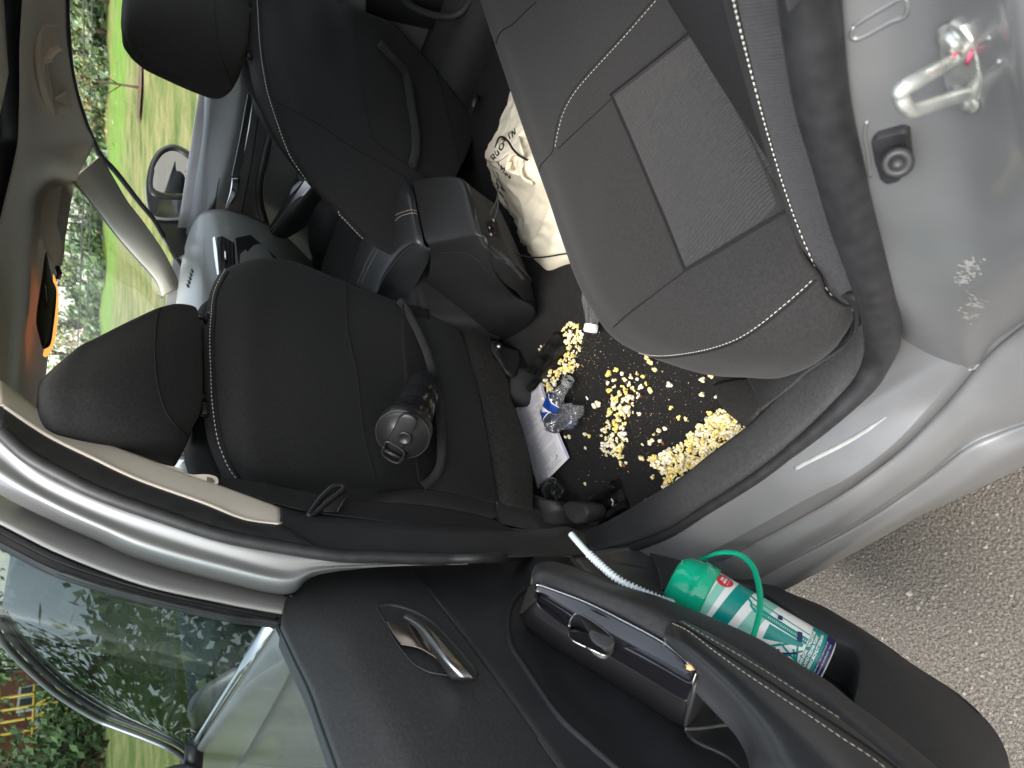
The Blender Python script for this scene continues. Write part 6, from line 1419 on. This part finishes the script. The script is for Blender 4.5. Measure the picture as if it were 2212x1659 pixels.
while t<90:
    x=prn.uniform(1110,1262); y=prn.uniform(694,882)
    if inside(x,y,rl_): basepiece(x,y,prn.uniform(.6,1.0),prn.uniform(.001,.006)); t+=1
t=0
while t<60:
    x=prn.uniform(1296,1376); y=prn.uniform(836,992)
    if inside(x,y,mid): basepiece(x,y,prn.uniform(.4,.9),prn.uniform(.001,.003)); t+=1
tag(bs.build('popcorn_pieces',mat('popcorn_under',(.88,.78,.46),.8,nscale=60,namt=.12),None),kind='stuff')
cm=MB()
for i in range(1500):
    a=prn.random()
    if a<.5: x=prn.gauss(1370,70); y=prn.gauss(880,70)
    elif a<.75: x=prn.gauss(1255,28); y=prn.gauss(760,34)
    else: x=prn.uniform(1200,1620); y=prn.uniform(720,1090)
    if not inside(x,y,[(1190,700),(1290,705),(1420,775),(1560,830),(1600,880),(1615,920),(1450,1046),(1330,1100),(1240,1050),(1200,900)]): continue
    p=tz(x,y,FZ+.003); r=prn.uniform(.0004,.0016)*(1.6 if prn.random()<.12 else 1); q=[p+V((prn.uniform(-1,1),prn.uniform(-1,1),prn.uniform(-.3,1)))*r for _ in range(4)]
    cm.add(q,[(0,1,2),(0,2,3),(0,3,1),(1,3,2)],0 if prn.random()<.7 else 1)
tag(cm.build('popcorn_crumbs',[mat('crumb',(.60,.50,.30),.8),hull],None,False),kind='stuff')
# unpopped kernels
for x,y in ((1340,898),(1432,958),(1359,872),(1352,912),(1322,872),(1384,856),(1526,792),(1262,712),(1232,790),(1348,1006)):
    p=tz(x,y,FZ+.005); o=MB().lathe([(0,-.003),(.0022,-.002),(.0031,0),(.0026,.0025),(.0008,.0042),(0,.0044)],p,V((prn.uniform(-1,1),prn.uniform(-1,1),.3)),12).build('popcorn_kernel',hull,None); tag(o,'brown unpopped kernel lying among the popcorn on the carpet','kernel','unpopped kernels')
# crumb on the gloss panel and a shred on the asphalt
o=MB().lathe([(0,-.003),(.004,-.002),(.005,0),(.003,.003),(0,.004)],P(1492,1440,'D',-.458),ndn,9).build('popcorn_crumb',mat('brown_crumb',(.55,.32,.16),.8),None); crumple(o,.002,300); tag(o,'brown crumb caught between the gloss panel and the door armrest','crumb')
# ================================================================ outside
def smat(name,stops,scale,rough=.95,bump=.6,bs=60,bd=.02,stretch=None,detail=8):
    m=bpy.data.materials.new(name); m.use_nodes=True; n=m.node_tree; b=n.nodes['Principled BSDF']; L=n.links.new; b.inputs['Roughness'].default_value=rough
    tc=n.nodes.new('ShaderNodeTexCoord'); mp=n.nodes.new('ShaderNodeMapping'); L(tc.outputs['Object'],mp.inputs[0])
    if stretch: mp.inputs['Scale'].default_value=stretch
    t=n.nodes.new('ShaderNodeTexNoise'); t.inputs['Scale'].default_value=scale; t.inputs['Detail'].default_value=detail; t.inputs['Roughness'].default_value=.65; L(mp.outputs[0],t.inputs[0])
    r=n.nodes.new('ShaderNodeValToRGB'); L(t.outputs[0],r.inputs[0])
    while len(r.color_ramp.elements)<len(stops): r.color_ramp.elements.new(.5)
    for e,(p,c) in zip(r.color_ramp.elements,stops): e.position=p; e.color=(*c,1)
    L(r.outputs[0],b.inputs['Base Color'])
    t2=n.nodes.new('ShaderNodeTexNoise'); t2.inputs['Scale'].default_value=bs; t2.inputs['Detail'].default_value=6; L(mp.outputs[0],t2.inputs[0])
    bb=n.nodes.new('ShaderNodeBump'); bb.inputs['Strength'].default_value=bump; bb.inputs['Distance'].default_value=bd; L(t2.outputs[0],bb.inputs['Height']); L(bb.outputs[0],b.inputs['Normal'])
    return m
asph=smat('asphalt',[(.28,(.035,.032,.028)),(.45,(.092,.083,.071)),(.56,(.145,.13,.11)),(.74,(.26,.235,.20))],190,.9,1,230,.005,detail=9)
gz=MB().grid([[V((x,y,0)) for y in [-60,-20,-5,-1,1,4.2]] for x in [-90,-30,-8,-3,-1,0,1,3,20]]).build('ground',asph,None,False,fix=False); tag(gz,kind='structure')
# individual stones standing in the near asphalt
rnd=random.Random(5)
stn=MB()
for i in range(2600):
    x=rnd.uniform(-1.35,.25); y=rnd.uniform(-.45,.42); r=rnd.uniform(.0012,.0042)*(1.9 if rnd.random()<.05 else 1); c=V((x,y,.0005))
    a=[c+V((math.cos(k*PI/2.5+i)*r*rnd.uniform(.7,1.2),math.sin(k*PI/2.5+i)*r*rnd.uniform(.7,1.2),0)) for k in range(5)]; tp=c+V((rnd.uniform(-.3,.3)*r,rnd.uniform(-.3,.3)*r,r*.7))
    stn.add(a+[tp],[(k,(k+1)%5,5) for k in range(5)])
sm=smat('stone_chip',[(.35,(.08,.073,.063)),(.5,(.17,.153,.13)),(.65,(.28,.25,.21))],60,.8,.2)
tag(stn.build('stone_chips',sm,None,False),kind='stuff')
grassm=smat('lawn',[(.28,(.045,.085,.008)),(.44,(.125,.17,.026)),(.55,(.22,.22,.065)),(.72,(.36,.32,.15))],1.6,1,1,30,.10,stretch=(1,.6,1),detail=15)
def band(m,stops):
    # mown swale: greener turf between set distances from the kerb
    n=m.node_tree; L=n.links.new; b=n.nodes['Principled BSDF']; tc=n.nodes.new('ShaderNodeTexCoord'); sx=n.nodes.new('ShaderNodeSeparateXYZ'); L(tc.outputs['Object'],sx.inputs[0])
    nz=n.nodes.new('ShaderNodeTexNoise'); nz.inputs['Scale'].default_value=.35; nz.inputs['Detail'].default_value=6; L(tc.outputs['Object'],nz.inputs[0])
    ad=n.nodes.new('ShaderNodeMath'); ad.operation='MULTIPLY_ADD'; ad.inputs[1].default_value=7; L(nz.outputs[0],ad.inputs[0]); L(sx.outputs['Y'],ad.inputs[2])
    mr=n.nodes.new('ShaderNodeMapRange'); mr.inputs['From Max'].default_value=100; L(ad.outputs[0],mr.inputs[0]); rp=n.nodes.new('ShaderNodeValToRGB'); L(mr.outputs[0],rp.inputs[0])
    e=rp.color_ramp.elements
    while len(e)<len(stops): e.new(.5)
    for q,(p,v) in zip(e,stops): q.position=p/100; q.color=(v,v,v,1)
    mx=n.nodes.new('ShaderNodeMixRGB'); mx.inputs[2].default_value=(.13,.30,.015,1); src=[l.from_socket for l in n.links if l.to_socket==b.inputs['Base Color']][0]
    nz2=n.nodes.new('ShaderNodeTexNoise'); nz2.inputs['Scale'].default_value=2; nz2.inputs['Detail'].default_value=12; L(tc.outputs['Object'],nz2.inputs[0]); ml=n.nodes.new('ShaderNodeMath'); ml.operation='MULTIPLY'; L(rp.outputs[0],ml.inputs[0]); ml2=n.nodes.new('ShaderNodeMapRange'); ml2.inputs['From Min'].default_value=.3; ml2.inputs['From Max'].default_value=.6; L(nz2.outputs[0],ml2.inputs[0]); L(ml2.outputs[0],ml.inputs[1])
    L(ml.outputs[0],mx.inputs[0]); L(src,mx.inputs[1]); L(mx.outputs[0],b.inputs['Base Color'])
band(grassm,[(0,0),(24,0),(29,1),(36,.9),(40,.15),(60,.35),(100,.3)])
stripm=smat('green_strip',[(.3,(.05,.12,.012)),(.6,(.10,.19,.02))],3,1,1,40,.05)
def hgt(x,y):
    d=max(0,y-6); b=.012*d
    return .05+b+.12*math.sin(x*.13+y*.09)*min(1,d/10)
lg=[]
for i in range(60):
    y=4.2+((i/59)**2.0)*120
    lg.append([V((x,y,hgt(x,y) if i else .02)) for x in [-150+j*4.2 for j in range(60)]])
tag(MB().grid(lg).build('lawn',grassm,None,True,fix=False),kind='structure')
tag(MB().box(V((-30,4.15,.07)),(60,.08,.07)).build('kerb',mat('concrete',(.30,.29,.27),.9,nscale=8,namt=.2,bump=.3,bscale=80),None,False,.01),kind='structure')
# lawn ahead and to the left, seen over the open door
tag(MB().grid([[V((x,y,.04+max(0,-x-8)*.02)) for y in (-30,-12,-4,0,4.2)] for x in (-90,-60,-35,-20,-12,-8)]).build('lawn',grassm,None,True,fix=False),kind='structure')
def leafm(name,c1,c2):
    return smat(name,[(.35,c1),(.65,c2)],6,.8,.0)
LF=[leafm('leaf_green',(.06,.11,.04),(.14,.21,.08)),leafm('leaf_yellowgreen',(.16,.19,.06),(.30,.33,.14)),leafm('leaf_rust',(.22,.12,.05),(.32,.20,.10)),leafm('leaf_dark',(.03,.06,.025),(.07,.12,.05)),leafm('leaf_pale',(.20,.28,.18),(.34,.42,.30))]
bark=mat('bark',(.12,.09,.07),.9,nscale=20,namt=.3,bump=.5,bscale=60)
def tree(name,x,y,z0,h,r,n,ls,mats,lab,cat='tree',grp=None,seed=0,trunk=.3,sparse=1.0,blobs=9,tr=.05):
    rn=random.Random(seed); t=thing(name,lab,cat,(x,y,z0),grp)
    mb=MB(); b0=V((x,y,z0)); top=b0+V((rn.uniform(-.1,.1)*r,rn.uniform(-.1,.1)*r,h*.9))
    mb.tube(cr([b0,b0.lerp(top,.4)+V((rn.uniform(-.06,.06)*r,0,0)),top],8),[tr*(1-.85*i/7) for i in range(8)],7)
    cl=[]
    for i in range(blobs):
        f=trunk+(1-trunk)*rn.random(); a=rn.uniform(0,2*PI); rr=r*(.25+.75*rn.random())*(1.1-abs(f-.55)); c=b0+V((math.cos(a)*rr*.75,math.sin(a)*rr*.75,h*f)); cl.append((c,r*rn.uniform(.28,.5)))
        s=b0.lerp(top,max(.1,f-.25)); mb.tube([s,(s+c)/2+V((0,0,.05*h)),c],[tr*.4,tr*.25,tr*.08],5)
    mb.build('trunk',bark,t)
    lv=MB()
    for i in range(n):
        c,s=rn.choice(cl); u=V((rn.gauss(0,1),rn.gauss(0,1),rn.gauss(0,.8))); p=c+u*s*.55*sparse
        if p.z<z0+.1*h: continue
        q=V((rn.gauss(0,1),rn.gauss(0,1),rn.gauss(0,1))).normalized(); e=q.orthogonal().normalized(); f=q.cross(e); L=ls*rn.uniform(.6,1.4)
        lv.add([p-e*L,p+f*L*.5,p+e*L,p-f*L*.5],[(0,1,2,3)],rn.randrange(len(mats)))
    lv.build('crown',mats,t,False,fix=False)
    return t
def G(px,py,z=0):
    return P(px,py,'z',z)
# sapling in a mulch bed
def terr(px,py):
    d=ray(px,py); t=solve(lambda t:(CAM+d*t).z-hgt((CAM+d*t).x,(CAM+d*t).y),2,150); return CAM+d*t
c=terr(306,190); z0=hgt(c.x,c.y)
tree('sapling',c.x,c.y,z0,2.6,1.35,1500,.05,[LF[1],LF[2],LF[1],LF[4],LF[1]],'young tree with rust-coloured leaves in a brown mulch bed beyond the side window',seed=3,trunk=.32,blobs=12,tr=.035)
mu=MB().grid([[c+V((math.cos(a)*r_,math.sin(a)*r_,z0+.03-c.z+.04*(1-r_/1.5))) for a in [i*2*PI/24 for i in range(25)]] for r_ in (.05,.3,.55,.8)]).build('mulch_bed',mat('mulch',(.13,.075,.05),.95,nscale=8,namt=.4,bump=1,bscale=30,bdist=.03),None,True); tag(mu,kind='structure')
d=ray(205,770); pt=CAM+d*(22/d.length); 
tree('sapling',pt.x,pt.y,hgt(pt.x,pt.y),3.3,1.7,1500,.055,[LF[1],LF[2],LF[1],LF[4]],'young tree with rust and yellow-green leaves standing beyond the windscreen',seed=8,trunk=.3,blobs=12,tr=.04)
# strips of brighter grass
def strip(pts,z,name,mt):
    return tag(MB().grid([[P(x,y,'z',z) for x,y in r] for r in pts]).build(name,mt,None,True,fix=False),kind='structure')
# houses and taller trees beyond the lawn
hw=mat('white_siding',(.62,.62,.60),.7,nscale=3,namt=.06); rf=mat('grey_roof',(.16,.18,.21),.8,nscale=2,namt=.2); wd=mat('dark_pane',(.05,.06,.07),.2); tn=mat('tan_siding',(.45,.40,.33),.8)
def house(px,py,dist,w,dp,h,lab,rz=0,seed=0,wall=hw):
    d=ray(px,py); hd_=V((d.x,d.y,0)).normalized(); c=V((0,0,0))+hd_*dist; gz_=hgt(c.x,c.y)-.3; t=thing('house',lab,'house',(c.x,c.y,gz_),'houses beyond the lawn')
    a=math.atan2(hd_.y,hd_.x)+rz; ex=V((-math.sin(a),math.cos(a),0)); ey=V((math.cos(a),math.sin(a),0)); o=V((c.x,c.y,gz_))
    M_=Matrix((ey,ex,V((0,0,1)))).transposed()
    MB().box(o+V((0,0,h/2)),(dp/2,w/2,h/2),M_).build('wall',wall,t,False)
    q=lambda u,v,z:o+ey*u+ex*v+V((0,0,z))
    MB().add([q(-dp/2-.4,-w/2-.4,h),q(-dp/2-.4,w/2+.4,h),q(dp/2+.4,w/2+.4,h),q(dp/2+.4,-w/2-.4,h),q(0,-w/2-.4,h+2.2),q(0,w/2+.4,h+2.2)],[(0,1,5,4),(2,3,4,5),(0,4,3),(1,2,5),(0,3,2,1)]).build('roof',rf,t,False)
    k=int(w//2.6)
    for fl_ in range(int(h//2.8)):
        for i in range(k):
            v_=-w/2+w*(i+.5)/k; f=MB().box(q(-dp/2-.03,v_,1.6+2.8*fl_),(.05,.62,.75),M_).build('window',M['white'],t,False)
            MB().box(q(-dp/2-.07,v_,1.6+2.8*fl_),(.03,.5,.62),M_).build('pane',wd,f,False)
    return t
house(190,25,66,11,9,5.8,'white house with a grey roof by the top edge of the photo',.35)
house(190,135,72,9,9,5.8,'white house behind the rust-leaved young tree',-.2)
house(180,235,80,13,9,4.2,'low tan house between the side window trees',.1,wall=tn)
house(185,400,84,13,9,5.8,'white house above the passenger mirror',.2)
house(175,560,86,20,9,5.8,'long white house across the upper windscreen',-.1)
house(175,690,90,16,9,5.8,'white house beyond the windscreen, next to the driver head restraint',.15)
lab=['green tree in front of the white house at the photo edge','loose green tree between two white houses','tall tree just above the rust-leaved sapling','broad green tree behind the sapling','slim green tree at the far end of the side window','green tree above the passenger mirror','green tree beyond the windscreen pillar','dark green tree behind the windscreen sapling','tall green tree in the middle of the windscreen','green tree beside the amber console light']
for i,(py,ds_,h_,r_) in enumerate([(-10,48,7.5,3.4),(62,52,5.2,2.6),(118,56,8,3.2),(215,55,6,3.2),(300,60,7,3.4),(372,66,8,3.8),(470,60,7.5,3.4),(535,55,8,3.6),(618,60,6,3.2),(705,60,8,3.8)]):
    d=ray(190,py); hd_=V((d.x,d.y,0)).normalized(); c=hd_*ds_
    tree('tree',c.x,c.y,hgt(c.x,c.y),h_,r_,1500,.17,[LF[0],LF[4],LF[4],LF[1],LF[0]],lab[i],grp='trees beyond the lawn',seed=20+i,trunk=.12,blobs=14,tr=.16)
tag(MB().grid([[V((hd.x*dd,hd.y*dd,z)) for hd,dd in [(V((ray(190,py).x,ray(190,py).y,0)).normalized(),105+7*math.sin(py*.07)) for py in range(-300,1400,25)]] for z in (0,5,7.5)]).build('far_wood',smat('far_wood',[(.3,(.02,.04,.02)),(.7,(.08,.12,.05))],.5,1,1,2,.4),None,True,fix=False),kind='stuff')
# shrubs closing the lawn in front of the houses
sbm=MB(); sr_=random.Random(77)
for i in range(9000):
    py=sr_.uniform(-320,1350); d=ray(195,py); hd_=V((d.x,d.y,0)).normalized(); dd=sr_.uniform(50,57)+5*math.sin(py*.03); c=hd_*dd; top=1.1+.6*math.sin(py*.05)+.4*math.sin(py*.13+1)
    p=V((c.x,c.y,hgt(c.x,c.y)+sr_.random()**.6*max(.7,top))); q=V((sr_.gauss(0,1),sr_.gauss(0,1),sr_.gauss(0,1))).normalized(); e=q.orthogonal().normalized(); f=q.cross(e); L=.26*sr_.uniform(.6,1.4)
    sbm.add([p-e*L,p+f*L*.6,p+e*L,p-f*L*.6],[(0,1,2,3)],sr_.randrange(4))
tag(sbm.build('shrubbery',[LF[0],LF[3],LF[4],LF[0]],None,False,fix=False),kind='stuff')
# overhead wires on poles
wm=mat('wire',(.05,.05,.05),.8)
for i,(x,dd) in enumerate(((178,38),(196,46))):
    A_=ray(x+3,-60);B_=ray(x-12,800); pa=CAM+A_*(dd/A_.length); pb_=CAM+B_*(dd*1.05/B_.length)
    tag(MB().tube(lin([pa,(pa+pb_)/2-V((0,0,.15)),pb_],12),.035,5).build('overhead_wire',wm,None),['thin wire crossing the upper part of the side window and windscreen','thin wire crossing just above the lawn edge'][i],'wire')
# brick building with yellow scaffolding ahead on the left
def at(px,py,dist): d=ray(px,py); return CAM+d*(dist/math.hypot(d.x,d.y))
brick=mat('brick_wall',(.22,.075,.05),.9,nscale=30,namt=.2,bump=.4,bscale=40)
bd=thing('brick_building','red brick building with white windows and yellow scaffolding, seen over the open door','building',(at(120,1560,45).x,at(120,1560,45).y,0))
c1,c2=at(60,1440,46),at(60,1700,40); zb=0
zt_=at(44,1500,44).z+0
w1=[V((c1.x,c1.y,0)),V((c2.x,c2.y,0)),V((c2.x,c2.y,5.6)),V((c1.x,c1.y,5.6))]; nb_=V((-(c2-c1).y,(c2-c1).x,0)).normalized()
if nb_.dot(w1[0])<0: nb_=-nb_
MB().prism(w1,nb_*9).build('wall',brick,bd,False)
for px,py in ((128,1572),(90,1500),(130,1640),(190,1560)):
    p=at(px,py,44); p=w1[0]+(w1[1]-w1[0])*(((p-w1[0]).dot(w1[1]-w1[0]))/((w1[1]-w1[0]).length_squared)); pz=at(px,py,44).z
    ex=(w1[1]-w1[0]).normalized(); f=MB().box(V((p.x,p.y,pz))-nb_*.03,(.85,.06,.95),Matrix((ex,nb_,V((0,0,1)))).transposed()).build('window',M['white'],bd,False)
    for i in range(2):
        for j in range(3): MB().box(V((p.x,p.y,pz))-nb_*.1+ex*(-.4+.8*i)+V((0,0,-.6+.6*j)),(.33,.03,.25),Matrix((ex,nb_,V((0,0,1)))).transposed()).build('pane',wd,f,False)
yl=mat('yellow_poles',(.55,.38,.06),.6)
sf=thing('scaffold','yellow scaffolding poles against the brick building','scaffolding',(w1[0].x,w1[0].y,0))
mb=MB(); ex=(w1[1]-w1[0]).normalized()
for i in range(6): p=at(190,1480+i*25,42); mb.tube([V((p.x,p.y,.2)),V((p.x,p.y,4.2))],.06,6)
for z in (1.4,2.7,4.0): a=at(190,1460,42);b=at(190,1620,42); mb.tube([V((a.x,a.y,z)),V((b.x,b.y,z))],.06,6)
for i in range(5):
    a=at(190,1480+i*25,42);b=at(190,1505+i*25,42); mb.tube([V((a.x,a.y,1.4)),V((b.x,b.y,2.7))],.045,5)
mb.build('poles',yl,sf)
for i,(px,py,dd,h_,r_,l_) in enumerate([(90,1440,32,6.0,2.8,'dark leafy tree left of the brick building above the door frame'),(215,1610,26,3.0,2.2,'bushy dark green tree in front of the brick building, low over the lawn'),(120,1680,36,5.5,2.4,'green tree at the bottom left corner of the photo beside the brick wall'),(40,1400,40,8,3.4,'tall tree overlapping the roof edge of the brick building')]):
    c=at(px,py,dd); tree('tree',c.x,c.y,0.1,h_,r_,1800,.13,[LF[0],LF[3],LF[0]],l_,grp='trees by the brick building',seed=60+i,trunk=.1,blobs=14,tr=.12)
# the far side of the car park, behind the photographer: it is what the paint and the glass mirror
for i,(x,y,h_,r_) in enumerate([(-14,-18,8,4.5),(-5,-22,9,5),(6,-20,8,5)]):
    tree('tree',x,y,0,h_,r_,1200,.3,[LF[0],LF[3]],['tree across the car park, mirrored at the front of the car','tall tree across the car park, mirrored in the door window','tree across the car park behind the photographer'][i],grp='trees across the car park',seed=90+i,trunk=.15,blobs=12,tr=.2)
for i,(x,y,h_,r_) in enumerate([(-26,-4.5,10,4.5),(-30,-10,12,5),(-22,-13,10,4.5),(-38,-3,13,5)]):  # unseen trees ahead on the left, added to darken the front window's reflection
    tree('tree',x,y,0,h_,r_,1500,.28,[LF[0],LF[3]],['nearest unseen tree, added to darken the front door window','tall unseen tree, added to darken the left of the front door window','unseen tree added ahead of the car to darken the window reflection','farthest tall unseen tree, added to darken the front door window'][i],grp='unseen trees added for the front window reflection',seed=130+i,trunk=.12,blobs=14,tr=.2)
